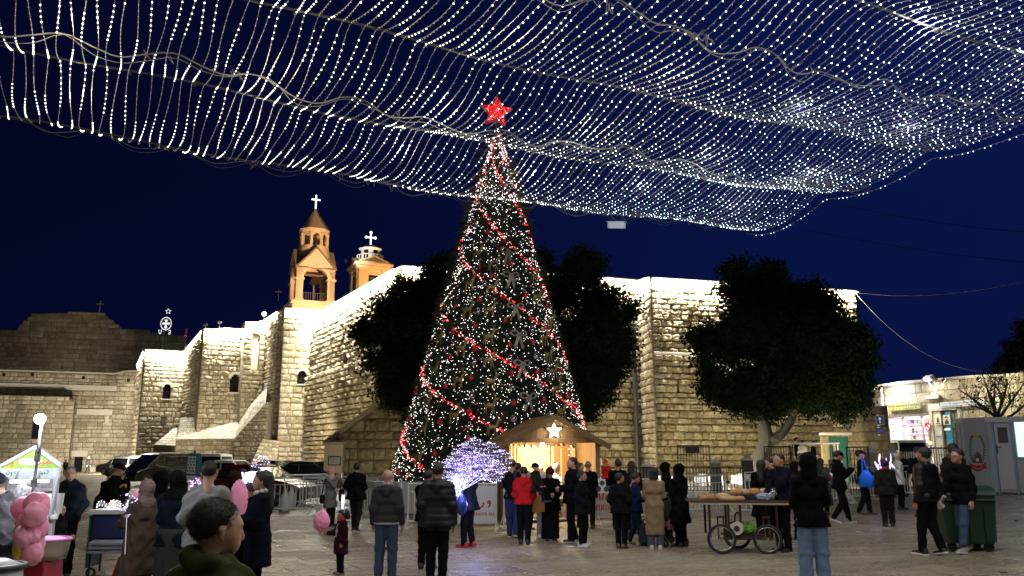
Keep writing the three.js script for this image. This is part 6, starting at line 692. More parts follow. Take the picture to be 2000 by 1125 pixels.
  part('sign_lamp', [box(bw - 0.3, 0.02, 0.03, (Lx + Rx) / 2, eave - 0.03, 0.32), bar(V(Lx + 0.2, eave, 0.05), V(Lx + 0.2, eave - 0.02, 0.32), 0.008, 4), bar(V(Rx - 0.2, eave, 0.05), V(Rx - 0.2, eave - 0.02, 0.32), 0.008, 4)], fr, t);
  // lamp on its pole
  const p0 = stand(38, 8.2), lp = thing('pole_lamp', 'glaring white lamp on a tall thin pole beside the food cart', 'lamp', p0), T = (px, py, d) => at(px, py, d).sub(p0); part('pole', [tube([V(0, 0, 0), T(50, 1050, 8.25), T(64, 960, 8.4), T(74, 890, 8.6), T(83, 826, 8.8)], 0.014, 24, 7)], M([0.06, 0.05, 0.05], 0.6), lp); part('pole_top', [bar(T(75, 884, 8.6), T(84, 822, 8.8), 0.024, 8)], M([0.16, 0.1, 0.08], 0.6), lp); part('bulb', ball(0.055, ...T(78, 818, 8.75).toArray()), glow([0.86, 0.93, 1], 40), lp); part('holder', [bar(T(84, 812, 8.8), T(80, 817, 8.77), 0.02, 6)], M([0.1, 0.1, 0.1]), lp); part('tape', [bar(T(72, 900, 8.56), T(75, 880, 8.62), 0.028, 8), bar(T(66, 950, 8.42), T(67, 938, 8.44), 0.03, 8)], M([0.01, 0.01, 0.01], 0.6), lp); point(at(78, 818, 8.75), [0.82, 0.9, 1], 11, 2.5);
  part('loose_cable', [tube([T(72, 905, 8.56), T(77, 880, 8.55), T(74, 862, 8.66), T(80, 850, 8.7)], 0.006, 20, 4)], M([0.01, 0.01, 0.01]), lp);
  // bags of candyfloss
  const flossM = M([0.93, 0.4, 0.58], 0.6, { sheen: 0.4, transmission: 0.2 }), bagM = M([0.95, 0.86, 0.9], 0.12, { transmission: 1 });
  const floss = (seed, sx, sy) => { const g = new THREE.SphereGeometry(1, 30, 22), p = g.attributes.position; for (let i = 0; i < p.count; i++) { const x = p.getX(i), y = p.getY(i), z = p.getZ(i), k = 1 + 0.12 * sphericalNoise(x * 1.8 + seed, y * 1.6, z * 1.8) + 0.035 * sphericalNoise(x * 6 + seed, y * 6, z * 6); p.setXYZ(i, x * k * sx, y * k * sy, z * k * sx * 0.8); } g.computeVertexNormals(); return g; };
  [[72, 985, 0.14], [44, 992, 0.12], [68, 1006, 0.13], [50, 1020, 0.11], [73, 1030, 0.14], [45, 1048, 0.12], [69, 1062, 0.125], [60, 1050, 0.11], [63, 1082, 0.12]].forEach(([px, py, r], i) => { const q = thing('candyfloss_bag', 'bag of pink candyfloss tied to the pole beside the food cart', 'candyfloss', at(px, py, 8.0 + 0.14 * Math.sin(i * 2.3)), 0.4 * i, 'pink candyfloss bags on the pole'); part('floss', floss(i * 3.1, r * 0.84, r * 0.88), flossM, q); part('tied_neck', [place(new THREE.ConeGeometry(0.03, 0.07, 8, 1, true), r * 0.3, r * 1.02, 0, PI, 0, 0.3)], bagM, q); });
  { const q = thing('candyfloss_bag', 'single narrow yellow bag hanging among the pink candyfloss bags', 'candyfloss', at(39, 1061, 7.9)); part('floss', floss(40, 0.06, 0.16), M([0.6, 0.46, 0.08], 0.6), q); part('tied_neck', [place(new THREE.ConeGeometry(0.025, 0.06, 8, 1, true), 0, 0.18, 0, PI)], bagM, q); }
  // machine tub
  const mb = stand(104, 8.6), mc = thing('candyfloss_machine', 'round steel candyfloss tub with pink rim on a red stand', 'candyfloss machine', mb), my = (py) => at(104, py, 8.6).y - mb.y, mr = 0.24; part('tub', lathe([[0.02, my(1092)], [mr * 0.86, my(1092)], [mr * 0.95, my(1075)], [mr, my(1055)], [mr * 0.97, my(1055)], [mr * 0.9, my(1085)], [0.02, my(1086)]], 36), M([0.55, 0.52, 0.5], 0.3, { metalness: 0.9 }), mc); part('rim', [place(new THREE.TorusGeometry(mr, 0.014, 8, 40), 0, my(1053), 0, PI / 2)], M([0.6, 0.2, 0.5], 0.4), mc); part('floss_film', [place(floss(70, 1, 1), 0, my(1054), 0, 0, 0, 0, V(mr * 0.92, 0.03, mr * 0.95))], M([0.75, 0.45, 0.75], 0.8), mc); part('stand', [rbox(0.34, my(1093), 0.36, 0.02, -0.05, my(1093) / 2, 0)], M([0.32, 0.012, 0.02], 0.5), mc); part('spinner', cyl(0.05, 0.06, 0.09, 14, 0, my(1066), 0), chrome, mc);
  const bk = thing('white_pail', 'white rounded lid and dark rim of a tub in the lower left corner', 'tub', stand(10, 7.0)), hh = at(10, 1092, 7.0).y - bk.position.y; part('body', lathe([[0, 0.1], [0.2, 0.1], [0.24, hh * 0.6], [0.22, hh - 0.05], [0.1, hh], [0, hh]], 24), M([0.5, 0.48, 0.5], 0.5), bk); part('rim', [place(new THREE.TorusGeometry(0.235, 0.025, 8, 30), 0, hh - 0.06, 0, PI / 2)], M([0.02, 0.02, 0.02], 0.5), bk);
  // steam
  const steam = thing('steam', 'thin white steam rising in front of the food cart', 'steam'); for (let i = 0; i < 9; i++) { const q = at(10 + 6 * i + 12 * Math.sin(i * 2), 1040 - i * 15, 8.3); part('puff', ball(0.09 + 0.014 * i, q.x, q.y, q.z, 1, 1.3, 0.8, 18), M([0.9, 0.92, 1], 1, { transparent: true, opacity: 0.05 }), steam, true); }
}
// ---------------------------------------------------------------- light tiara stall, teal cabinet, held balloon
{
  const D = 13.4, b = stand(236, D), t = thing('toy_stall', 'low trolley stall with glowing tiaras on a white tray', 'toy stall', b, R(4)), y = at(236, 998, D).y - b.y, w = 0.62; part('tray', rbox(w, 0.07, 0.55, 0.01, 0, y, 0), M([0.55, 0.55, 0.58], 0.5), t); part('body', [rbox(w - 0.1, 0.34, 0.45, 0.02, 0, y - 0.22, 0)], M([0.012, 0.02, 0.09], 0.5), t); part('side_panel', [box(0.02, y - 0.2, 0.48, -w / 2 + 0.02, y / 2 + 0.05, 0)], M([0.012, 0.09, 0.06], 0.6), t); for (const x of [-0.25, 0.25]) for (const z of [-0.2, 0.2]) part('leg', [bar(V(x, 0.05, z), V(x, y, z), 0.016, 6)], blackIron, t); for (let i = 0; i < 3; i++) part('stacked_panel', box(0.56, 0.035, 0.3, 0.06, 0.42 + i * 0.06, 0.24, 0.15), M([0.3, 0.3, 0.42], 0.5), t); for (const x of [-0.22, 0.22]) part('wheel', [place(new THREE.TorusGeometry(0.06, 0.02, 6, 16), x, 0.08, 0.2)], rubber, t);
  [[-0.2, 0.05], [-0.02, 0.0], [0.16, 0.08], [0.2, -0.1], [-0.1, -0.14], [0.06, 0.16]].forEach(([x, z], i) => { const q = thing('light_tiara', 'glowing plastic tiara lying on the tray of the toy stall', 'toy tiara', b.clone().add(V(x, y + 0.04, z)), i, 'glowing tiaras on the toy stall'), l = [], pts = []; for (let k = 0; k <= 12; k++) { const a = PI * k / 12, p = V(Math.cos(a) * 0.085, 0.02 + (k % 2 ? 0.03 : 0.1) * Math.sin(a), Math.sin(a) * 0.05); pts.push(p); l.push(ico(0.0085, p.x, p.y, p.z)); } part('band', tube(pts, 0.005, 30, 4), M([0.7, 0.7, 0.75], 0.3), q); part('lamps', l, glow(i % 3 === 1 ? [1, 0.72, 0.55] : [0.9, 0.93, 1], 3.5), q, true); }); point(b.clone().add(V(0, y + 0.3, 0.1)), [0.9, 0.9, 1], 0.5, 3);
  litBalloon('clear_balloon', 'large nearly empty clear balloon with one lamp band, held by the woman in brown', at(249, 986, 10.7), 0.135, at(244, 1082, 10.5), undefined, 260, 0.25);
  const kb = stand(379, 25.5), ky = (py) => at(379, py, 25.5).y - kb.y, k = thing('teal_cabinet', 'teal arched cabinet on a post showing nine small framed pictures', 'cabinet', kb, R(-14)), y0 = ky(931), y1 = ky(886); part('box', [place(prism([[-0.19, y0], [0.19, y0], [0.19, y1 - 0.1], [0.12, y1], [-0.12, y1], [-0.19, y1 - 0.1]], 0.2, 0.01), 0, 0, -0.1)], M([0.01, 0.11, 0.12], 0.5), k); part('post', [bar(V(0, 0, 0), V(0, y0, 0), 0.04, 8)], blackIron, k); part('ledge', box(0.36, 0.1, 0.22, 0, y0 - 0.02, 0.04), M([0.5, 0.5, 0.5], 0.5), k); for (let i = 0; i < 9; i++) { const f = part('picture_frame', rbox(0.075, 0.15, 0.015, 0.005, -0.1 + (i % 3) * 0.1, y0 + 0.17 + Math.floor(i / 3) * 0.18, 0.117), M([0.62, 0.6, 0.58], 0.5), k); part('picture', box(0.045, 0.08, 0.006, -0.1 + (i % 3) * 0.1, y0 + 0.17 + Math.floor(i / 3) * 0.18, 0.128), M([0.3, 0.06, 0.05], 0.6), f); } part('finial', [bar(V(0, y1, 0), V(0, y1 + 0.1, 0), 0.03, 6)], M([0.01, 0.08, 0.09], 0.5), k);
  for (const [px, py, l] of [[555, 1000, 'pale plastic jug standing behind the leftmost barrier'], [567, 994, 'second pale plastic jug, further right behind the leftmost barrier']]) { const q = thing('plastic_jug', l, 'jug', onGround(px, py)); part('body', lathe([[0, 0], [0.16, 0], [0.17, 0.1], [0.17, 0.45], [0.06, 0.62], [0.05, 0.7], [0, 0.7]], 16), M([0.5, 0.5, 0.5], 0.4), q); part('cap', cyl(0.06, 0.06, 0.06, 12, 0, 0.72, 0), M([0.4, 0.38, 0.3], 0.5), q); }
  { const p = onGround(224, 1128), q = thing('red_umbrella', 'red folded umbrella standing at the bottom edge, left of the brown coat', 'umbrella', p), h = at(227, 1096, Math.abs(p.z)).y - p.y; part('canopy', [bar(V(-0.02, 0.02, 0), V(0.03, h, 0), 0.03, 8, 0.018)], M([0.5, 0.012, 0.01], 0.5), q); part('handle', [bar(V(0.03, h, 0), V(0.035, h + 0.06, 0), 0.012, 6)], M([0.3, 0.01, 0.01], 0.4), q); }
  { const p = onGround(130, 1112), q = thing('foil_bag', 'crumpled shiny clear bag on the paving by the candyfloss machine', 'plastic bag', p); const g = new THREE.IcosahedronGeometry(0.11, 4), a = g.attributes.position; for (let i = 0; i < a.count; i++) { const s = 1 + 0.35 * sphericalNoise(a.getX(i) * 40, a.getY(i) * 40, a.getZ(i) * 40); a.setXYZ(i, a.getX(i) * s * 0.6, a.getY(i) * s * 1.6 + 0.16, a.getZ(i) * s * 0.6); } g.computeVertexNormals(); part('film', g, M([0.75, 0.75, 0.78], 0.12, { metalness: 0.5 }), q); part('twist', [bar(V(0, 0.3, 0), V(0.01, 0.38, 0), 0.015, 6)], M([0.7, 0.7, 0.72], 0.2), q); }
  { const p = onGround(160, 1062), q = thing('lace_cloth', 'white patterned cloth sheet hanging low behind the bending man', 'cloth', p.clone().add(V(0, 0, -0.6)), 0.1); const g = new THREE.PlaneGeometry(0.34, 0.5, 8, 8), a = g.attributes.position; for (let i = 0; i < a.count; i++) a.setZ(i, 0.03 * Math.sin(a.getX(i) * 30)); g.translate(0, 0.3, 0); g.computeVertexNormals(); part('sheet', g, canvasMat(96, 128, (c, w, h) => { c.fillStyle = '#d9dcd8'; c.fillRect(0, 0, w, h); c.fillStyle = '#6d7268'; for (let i = 0; i < 40; i++) { c.beginPath(); c.arc((i * 37) % 96, (i * 53) % 128, 4 + (i % 4), 0, 7); c.fill(); } }, 0.8), q); part('hem', bar(V(-0.17, 0.55, 0), V(0.17, 0.55, 0), 0.01, 6), M([0.6, 0.6, 0.6]), q); }
}
// ---------------------------------------------------------------- bread cart
{
  const A = onGround(1402, 1083), B = onGround(1508, 1081), D = Math.abs(A.z + B.z) / 2, mid = A.clone().add(B).multiplyScalar(0.5), t = thing('bread_cart', 'three wheeled bicycle cart with a flat wooden top for selling bread', 'bread cart', mid, Math.atan2(-(B.z - A.z), B.x - A.x) - 0.05), Y = (py) => at(1455, py, D).y - mid.y, X = (px) => (px - 1455) / FOC * D, iron = M([0.05, 0.022, 0.014], 0.6, { metalness: 0.4 }), deck = Y(980), wr = (Y(1023) - 0) / 2;
  const top = part('table_top', [rbox(X(1556) - X(1358), 0.045, 0.95, 0.01, (X(1556) + X(1358)) / 2, deck, -0.42)], M([0.05, 0.028, 0.018], 0.6), t); part('edge_strip', [box(X(1556) - X(1358) + 0.01, 0.03, 0.012, (X(1556) + X(1358)) / 2, deck - 0.035, 0.058)], M([0.36, 0.3, 0.22], 0.5), top);
  const wheel = (name, x, z) => { const w = new THREE.Group(); w.name = name; t.add(w); w.position.set(x, wr, z); part('tyre', [new THREE.TorusGeometry(wr - 0.025, 0.024, 8, 40)], rubber, w); part('rim', [new THREE.TorusGeometry(wr - 0.055, 0.011, 6, 40)], chrome, w); part('spokes', Array.from({ length: 20 }, (_, i) => { const a = i / 20 * 2 * PI; return bar(V(0.02 * Math.cos(a + 1), 0.02 * Math.sin(a + 1), (i % 2 ? 0.02 : -0.02)), V((wr - 0.06) * Math.cos(a), (wr - 0.06) * Math.sin(a), 0), 0.0022, 3); }), chrome, w); part('hub', [cyl(0.022, 0.022, 0.09, 10, 0, 0, 0, PI / 2)], chrome, w); };
  wheel('front_wheel', X(1413), 0.06); wheel('front_wheel', X(1497), 0.06); wheel('rear_wheel', X(1455), -0.72);
  part('frame', [bar(V(X(1413), wr, 0), V(X(1497), wr, 0), 0.018, 8), bar(V(X(1420), wr + 0.02, -0.06), V(X(1490), wr + 0.02, -0.06), 0.02, 8), bar(V(X(1455), wr, -0.72), V(X(1455), wr + 0.1, -0.1), 0.02, 8), box(X(1492) - X(1420), 0.03, 0.5, (X(1492) + X(1420)) / 2, wr + 0.05, -0.3)], iron, t); for (const px of [1413, 1497]) part('fork', [bar(V(X(px) - 0.05, wr, 0.06), V(X(px) - 0.05, wr + 0.38, 0.0), 0.016, 6), bar(V(X(px) + 0.05, wr, 0.06), V(X(px) + 0.05, wr + 0.38, 0.0), 0.016, 6), box(0.14, 0.03, 0.06, X(px), wr + 0.38, 0)], iron, t);
  for (const [px, z] of [[1393, 0.0], [1424, -0.05], [1428, 0.02], [1452, -0.1], [1517, 0.0], [1395, -0.8], [1515, -0.8]]) part('leg', [bar(V(X(px), px > 1400 && px < 1500 ? wr : Y(1050), z), V(X(px), deck, z), 0.022, 8)], iron, t); part('handle_loop', [tube([V(X(1446), wr + 0.1, -0.3), V(X(1446), Y(1008), -0.3), V(X(1450), Y(1003), -0.3), V(X(1454), Y(1008), -0.3), V(X(1454), wr + 0.1, -0.3)], 0.018, 24, 7)], iron, t);
  t.updateMatrixWorld(true); const W = (x, y, z) => t.localToWorld(V(x, y, z)), crust = [M([0.5, 0.27, 0.09], 0.7), M([0.44, 0.22, 0.07], 0.7), M([0.56, 0.36, 0.16], 0.7)], film = M([0.95, 0.95, 0.96], 0.1, { transmission: 1 });
  const loaf = (px, py, z, l, h, turn, label, k, wrapped) => { const o = thing('bread_loaf', label, 'bread', W(X(px), deck + 0.024 + (978 - py > 14 ? 0.085 : 0), z), t.rotation.y + turn), g = new THREE.SphereGeometry(1, 22, 14), p = g.attributes.position; for (let i = 0; i < p.count; i++) { const x = p.getX(i), y = p.getY(i), zz = p.getZ(i), s = 1 + 0.07 * sphericalNoise(x * 3 + k, y * 3, zz * 3); p.setXYZ(i, Math.sign(x) * Math.pow(Math.abs(x), 0.7) * s * l / 2, Math.max(-0.55, y * s) * h / 1.55 + h * 0.355, zz * s * 0.075); } g.computeVertexNormals(); part('crust', g, crust[k % 3], o); part('sesame', Array.from({ length: 40 }, (_, i) => ico(0.0035, (((i * 37) % 40) / 40 - 0.5) * l * 0.85, h * 0.99 - 0.02 * Math.abs(((i * 17) % 9) / 9 - 0.5) * 3, (((i * 23) % 11) / 11 - 0.5) * 0.1)), M([0.7, 0.6, 0.42], 0.7), o, true); if (wrapped) part('wrapper', place(g.clone(), 0, -0.002, 0, 0, 0, 0, V(1.06, 1.08, 1.1)), film, o); };
  loaf(1384, 971, -0.12, 0.16, 0.1, 0.2, 'short brown loaf in clear film at the left end of the bread cart', 0, true); loaf(1399, 971, -0.18, 0.2, 0.11, -0.1, 'plump loaf second from the left end of the bread cart', 1, true); loaf(1423, 969, -0.2, 0.28, 0.12, 0.06, 'wide pale loaf left of the dark tray on the bread cart', 2, true); loaf(1430, 980, 0.0, 0.32, 0.09, 0, 'long flat loaf at the front edge of the bread cart', 2, true); loaf(1452, 980, 0.0, 0.18, 0.08, 0.1, 'short loaf at the front edge right of the long flat loaf', 1, false);
  { const q = thing('dark_tray', 'dark blue tray holding loaves in the middle of the bread cart', 'tray', W(X(1462), deck + 0.024, -0.32), t.rotation.y); part('base', [rbox(0.62, 0.03, 0.4, 0.01, 0, 0.02, 0)], M([0.01, 0.016, 0.03], 0.4), q); part('rim', [box(0.64, 0.07, 0.02, 0, 0.045, 0.2), box(0.64, 0.07, 0.02, 0, 0.045, -0.2), box(0.02, 0.07, 0.4, 0.31, 0.045, 0), box(0.02, 0.07, 0.4, -0.31, 0.045, 0)], M([0.012, 0.02, 0.04], 0.4), q); }
  loaf(1450, 962, -0.3, 0.25, 0.12, 0, 'golden loaf on the left of the dark tray', 0, true); loaf(1468, 962, -0.32, 0.17, 0.11, 0.1, 'short golden loaf in the middle of the dark tray', 2, true); loaf(1485, 962, -0.34, 0.22, 0.12, -0.05, 'brown loaf on the right of the dark tray', 1, false); loaf(1507, 962, -0.36, 0.24, 0.12, 0.05, 'loaf in pale wrapping right of the dark tray', 2, true);
  { const q = thing('bag_of_bread', 'white and blue plastic bag lying right of the dark tray', 'plastic bag', W(X(1500), deck + 0.03, -0.12), 0.2), g = new THREE.IcosahedronGeometry(0.14, 4), a = g.attributes.position; for (let i = 0; i < a.count; i++) { const s = 1 + 0.22 * sphericalNoise(a.getX(i) * 26, a.getY(i) * 26, a.getZ(i) * 26); a.setXYZ(i, a.getX(i) * s * 1.2, Math.max(0, a.getY(i) * s * 0.55 + 0.05), a.getZ(i) * s * 0.8); } g.computeVertexNormals(); part('film', g, M([0.25, 0.33, 0.42], 0.25), q); part('knot', ball(0.025, 0.1, 0.1, 0.02), M([0.5, 0.5, 0.52], 0.3), q); }
  { const q = thing('foil_bag', 'shiny crumpled silver bag of bread at the right end of the bread cart', 'plastic bag', W(X(1527), deck + 0.03, -0.2), 0.4), g = new THREE.IcosahedronGeometry(0.16, 5), a = g.attributes.position; for (let i = 0; i < a.count; i++) { const s = 1 + 0.3 * sphericalNoise(a.getX(i) * 30, a.getY(i) * 30 + 4, a.getZ(i) * 30); a.setXYZ(i, a.getX(i) * s * 0.9, Math.max(0, a.getY(i) * s * 0.85 + 0.1), a.getZ(i) * s * 0.7); } g.computeVertexNormals(); part('film', g, M([0.7, 0.7, 0.7], 0.15, { metalness: 0.75 }), q); part('loaf_end', ball(0.07, 0.12, 0.1, 0.05, 0.7, 1, 1), crust[0], q); }
  { const q = thing('paper_roll', 'roll of white wrapping lying under the bread cart', 'paper roll', W(X(1446), wr + 0.07, -0.1), t.rotation.y - 0.25); part('roll', [cyl(0.11, 0.11, 0.36, 20, 0, 0.11, 0, PI / 2)], M([0.55, 0.52, 0.48], 0.8), q); part('core', [cyl(0.055, 0.055, 0.37, 16, 0, 0.11, 0, PI / 2)], M([0.03, 0.03, 0.03], 0.8), q); part('sheet', [box(0.2, 0.02, 0.3, -0.1, 0.17, 0, 0, 0, 0.5)], M([0.6, 0.58, 0.55], 0.8), q); }
  { const q = thing('green_bag', 'bright green plastic bag stowed under the bread cart', 'plastic bag', W(X(1468), wr + 0.07, -0.25), 0.3), g = new THREE.IcosahedronGeometry(0.12, 4), a = g.attributes.position; for (let i = 0; i < a.count; i++) { const s = 1 + 0.25 * sphericalNoise(a.getX(i) * 28, a.getY(i) * 28, a.getZ(i) * 28); a.setXYZ(i, a.getX(i) * s * 1.1, Math.max(0, a.getY(i) * s * 0.8 + 0.09), a.getZ(i) * s * 0.8); } g.computeVertexNormals(); part('film', g, M([0.16, 0.42, 0.03], 0.4), q); part('knot', ball(0.025, 0, 0.2, 0), M([0.16, 0.42, 0.03], 0.4), q); }
}
// ---------------------------------------------------------------- green bin, pushchair, litter
{
  const D = 15.2, b = stand(1866, D), t = thing('wheelie_bin', 'large green wheeled bin with a blue side, behind the two young men', 'wheeled bin', b, R(-10)), h = at(1866, 952, D).y - b.y, gm = M([0.006, 0.03, 0.009], 0.5), bw = 0.86; const sh = prism([[-bw / 2 + 0.08, 0.16], [bw / 2 - 0.08, 0.16], [bw / 2, h - 0.12], [-bw / 2, h - 0.12]], 0.8, 0.02); part('body', place(sh, 0, 0, -0.4), gm, t); part('lid', [place(new THREE.CylinderGeometry(0.44, 0.44, bw + 0.1, 20, 1, false, 0, PI), 0, h - 0.12, 0, 0, 0, PI / 2, V(0.35, 1, 1))], gm, t); part('rib', [-0.25, 0, 0.25].map((x) => box(0.05, h - 0.5, 0.04, x, h / 2 - 0.06, 0.43)), gm, t); part('side_plate', [box(0.03, h - 0.35, 0.7, bw / 2 + 0.0, h / 2, 0, 0, 0, -0.06)], M([0.02, 0.08, 0.2], 0.5), t); for (const x of [-0.3, 0.3]) for (const z of [-0.3, 0.3]) part('wheel', [cyl(0.08, 0.08, 0.05, 14, x, 0.08, z, PI / 2)], rubber, t); part('handle', [bar(V(-bw / 2, h - 0.2, 0.46), V(bw / 2, h - 0.2, 0.46), 0.02, 6)], gm, t);
  const sp = onGround(1306, 1066), s = thing('pushchair', 'dark folding pushchair with a pink cloth between the beige coat and the black coat', 'pushchair', sp, 0.3); part('frame', [bar(V(-0.2, 0.1, 0.3), V(-0.2, 0.95, -0.35), 0.014, 6), bar(V(0.2, 0.1, 0.3), V(0.2, 0.95, -0.35), 0.014, 6), bar(V(-0.2, 0.1, -0.3), V(-0.2, 0.55, 0.05), 0.014, 6), bar(V(0.2, 0.1, -0.3), V(0.2, 0.55, 0.05), 0.014, 6), bar(V(-0.2, 0.95, -0.35), V(0.2, 0.95, -0.35), 0.016, 6)], blackIron, s); part('seat', [rbox(0.36, 0.05, 0.35, 0.02, 0, 0.42, 0.05, 0.2), rbox(0.36, 0.5, 0.05, 0.02, 0, 0.62, -0.14, -0.3)], M([0.02, 0.02, 0.025], 0.8), s); part('pink_cloth', [rbox(0.24, 0.2, 0.06, 0.03, 0, 0.42, 0.22, 0.3)], M([0.5, 0.12, 0.2], 0.8), s); for (const x of [-0.22, 0.22]) for (const z of [-0.3, 0.3]) part('wheel', [place(new THREE.TorusGeometry(0.075, 0.022, 6, 16), x, 0.1, z, 0, PI / 2, 0)], rubber, s);
  const bp = onGround(1262, 1066), q = thing('backpack', 'black backpack standing on the paving left of the beige coat', 'backpack', bp, 0.3); part('body', rbox(0.3, 0.44, 0.2, 0.08, 0, 0.22, 0), M([0.015, 0.015, 0.017], 0.7), q); part('pocket', rbox(0.22, 0.2, 0.08, 0.04, 0, 0.15, 0.11), M([0.02, 0.02, 0.022], 0.7), q); part('strap', [tube([V(-0.05, 0.43, 0), V(-0.04, 0.5, 0), V(0.04, 0.5, 0), V(0.05, 0.43, 0)], 0.012)], M([0.02, 0.02, 0.02]), q);
  const r = rng(180), lit = [[1677, 1040, 0.05], [1692, 1042, 0.02], [1293, 1082, 0.025], [640, 1085, 0.02], [613, 1042, 0.02], [576, 1022, 0.015], [1550, 1070, 0.02], [1985, 1018, 0.06], [1960, 1120, 0.05], [1798, 1043, 0.015], [900, 1039, 0.04], [1012, 1098, 0.02], [1650, 1070, 0.02], [536, 1062, 0.02], [1390, 1040, 0.06], [702, 1072, 0.02]]; lit.forEach(([px, py, s], i) => { const t2 = thing('litter', i % 3 ? 'small dark scrap of litter lying on the paving' : 'small pale scrap of litter lying on the paving', 'litter', onGround(px, py).add(V(0, 0.015, 0)), r() * 6, i % 3 ? 'dark scraps of litter' : 'pale scraps of litter'); const g = new THREE.PlaneGeometry(s * 2, s, 4, 3), p = g.attributes.position; for (let k = 0; k < p.count; k++) p.setZ(k, s * 0.35 * Math.sin(k * 2.7 + i)); g.rotateX(-PI / 2); g.computeVertexNormals(); part('scrap', g, i % 3 ? M([0.05, 0.04, 0.03], 0.9) : M([0.6, 0.6, 0.58], 0.8), t2); });
}
// ---------------------------------------------------------------- people: bodies and clothes are meshed distance fields
function nets(f, lo, hi, c) { // naive surface nets
  const nx = Math.ceil((hi[0] - lo[0]) / c) + 1, ny = Math.ceil((hi[1] - lo[1]) / c) + 1, nz = Math.ceil((hi[2] - lo[2]) / c) + 1, v = new Float32Array(nx * ny * nz), B = 4;
  for (let k = 0; k < nz; k += B) for (let j = 0; j < ny; j += B) for (let i = 0; i < nx; i += B) { const m = f(lo[0] + (i + 1.5) * c, lo[1] + (j + 1.5) * c, lo[2] + (k + 1.5) * c), far = Math.abs(m) > c * B * 1.15;
    for (let z = k; z < Math.min(nz, k + B); z++) for (let y = j; y < Math.min(ny, j + B); y++) for (let x = i; x < Math.min(nx, i + B); x++) v[(z * ny + y) * nx + x] = far ? m : f(lo[0] + x * c, lo[1] + y * c, lo[2] + z * c); }
  const id = new Int32Array(nx * ny * nz).fill(-1), P = [], I = [], at3 = (x, y, z) => (z * ny + y) * nx + x;
  for (let z = 0; z < nz - 1; z++) for (let y = 0; y < ny - 1; y++) for (let x = 0; x < nx - 1; x++) { let n = 0, sx = 0, sy = 0, sz = 0; const b = at3(x, y, z), q = [v[b], v[b + 1], v[b + nx], v[b + nx + 1], v[b + nx * ny], v[b + nx * ny + 1], v[b + nx * ny + nx], v[b + nx * ny + nx + 1]]; let s = 0; for (let i = 0; i < 8; i++) if (q[i] < 0) s++; if (!s || s === 8) continue;
    for (let i = 0; i < 8; i++) for (const d of [1, 2, 4]) { const j = i | d; if (i & d || (q[i] < 0) === (q[j] < 0)) continue; const t = q[i] / (q[i] - q[j]); n++; sx += (i & 1) + (d === 1 ? t : 0); sy += (i >> 1 & 1) + (d === 2 ? t : 0); sz += (i >> 2 & 1) + (d === 4 ? t : 0); }
    id[b] = P.length / 3; P.push(lo[0] + (x + sx / n) * c, lo[1] + (y + sy / n) * c, lo[2] + (z + sz / n) * c); }
  const quad = (a, b, d, e, flip) => { if (a < 0 || b < 0 || d < 0 || e < 0) return; flip ? I.push(a, d, b, a, e, d) : I.push(a, b, d, a, d, e); };
  for (let z = 1; z < nz - 1; z++) for (let y = 1; y < ny - 1; y++) for (let x = 1; x < nx - 1; x++) { const a = v[at3(x, y, z)] < 0;
    if (a !== v[at3(x + 1, y, z)] < 0) quad(id[at3(x, y - 1, z - 1)], id[at3(x, y, z - 1)], id[at3(x, y, z)], id[at3(x, y - 1, z)], !a);
    if (a !== v[at3(x, y + 1, z)] < 0) quad(id[at3(x - 1, y, z - 1)], id[at3(x - 1, y, z)], id[at3(x, y, z)], id[at3(x, y, z - 1)], !a);
    if (a !== v[at3(x, y, z + 1)] < 0) quad(id[at3(x - 1, y - 1, z)], id[at3(x, y - 1, z)], id[at3(x, y, z)], id[at3(x - 1, y, z)], !a); }
  const g = new THREE.BufferGeometry(); g.setAttribute('position', new THREE.Float32BufferAttribute(P, 3)); g.setIndex(I); g.computeVertexNormals(); return g;
}
const smin = (a, b, k) => { const h = Math.max(k - Math.abs(a - b), 0) / k; return Math.min(a, b) - h * h * k * 0.25; };
const cone = (p, x, y, z) => { const [ax, ay, az, ra, bx, by, bz, rb] = p, dx = bx - ax, dy = by - ay, dz = bz - az, L = dx * dx + dy * dy + dz * dz, h = L ? clamp(((x - ax) * dx + (y - ay) * dy + (z - az) * dz) / L, 0, 1) : 0, ex = x - ax - dx * h, ey = y - ay - dy * h, ez = z - az - dz * h; return Math.sqrt(ex * ex + ey * ey + ez * ez) - ra - (rb - ra) * h; };
const field = (ps, k) => (x, y, z) => { let d = 9; for (const p of ps) d = smin(d, cone(p, x, y, z), k); return d; };
const bounds = (ps, m = 0.05) => { const lo = [9, 9, 9], hi = [-9, -9, -9]; for (const p of ps) for (const o of [0, 4]) for (let i = 0; i < 3; i++) { lo[i] = Math.min(lo[i], p[o + i] - p[o + 3] - m); hi[i] = Math.max(hi[i], p[o + i] + p[o + 3] + m); } return [lo, hi]; };
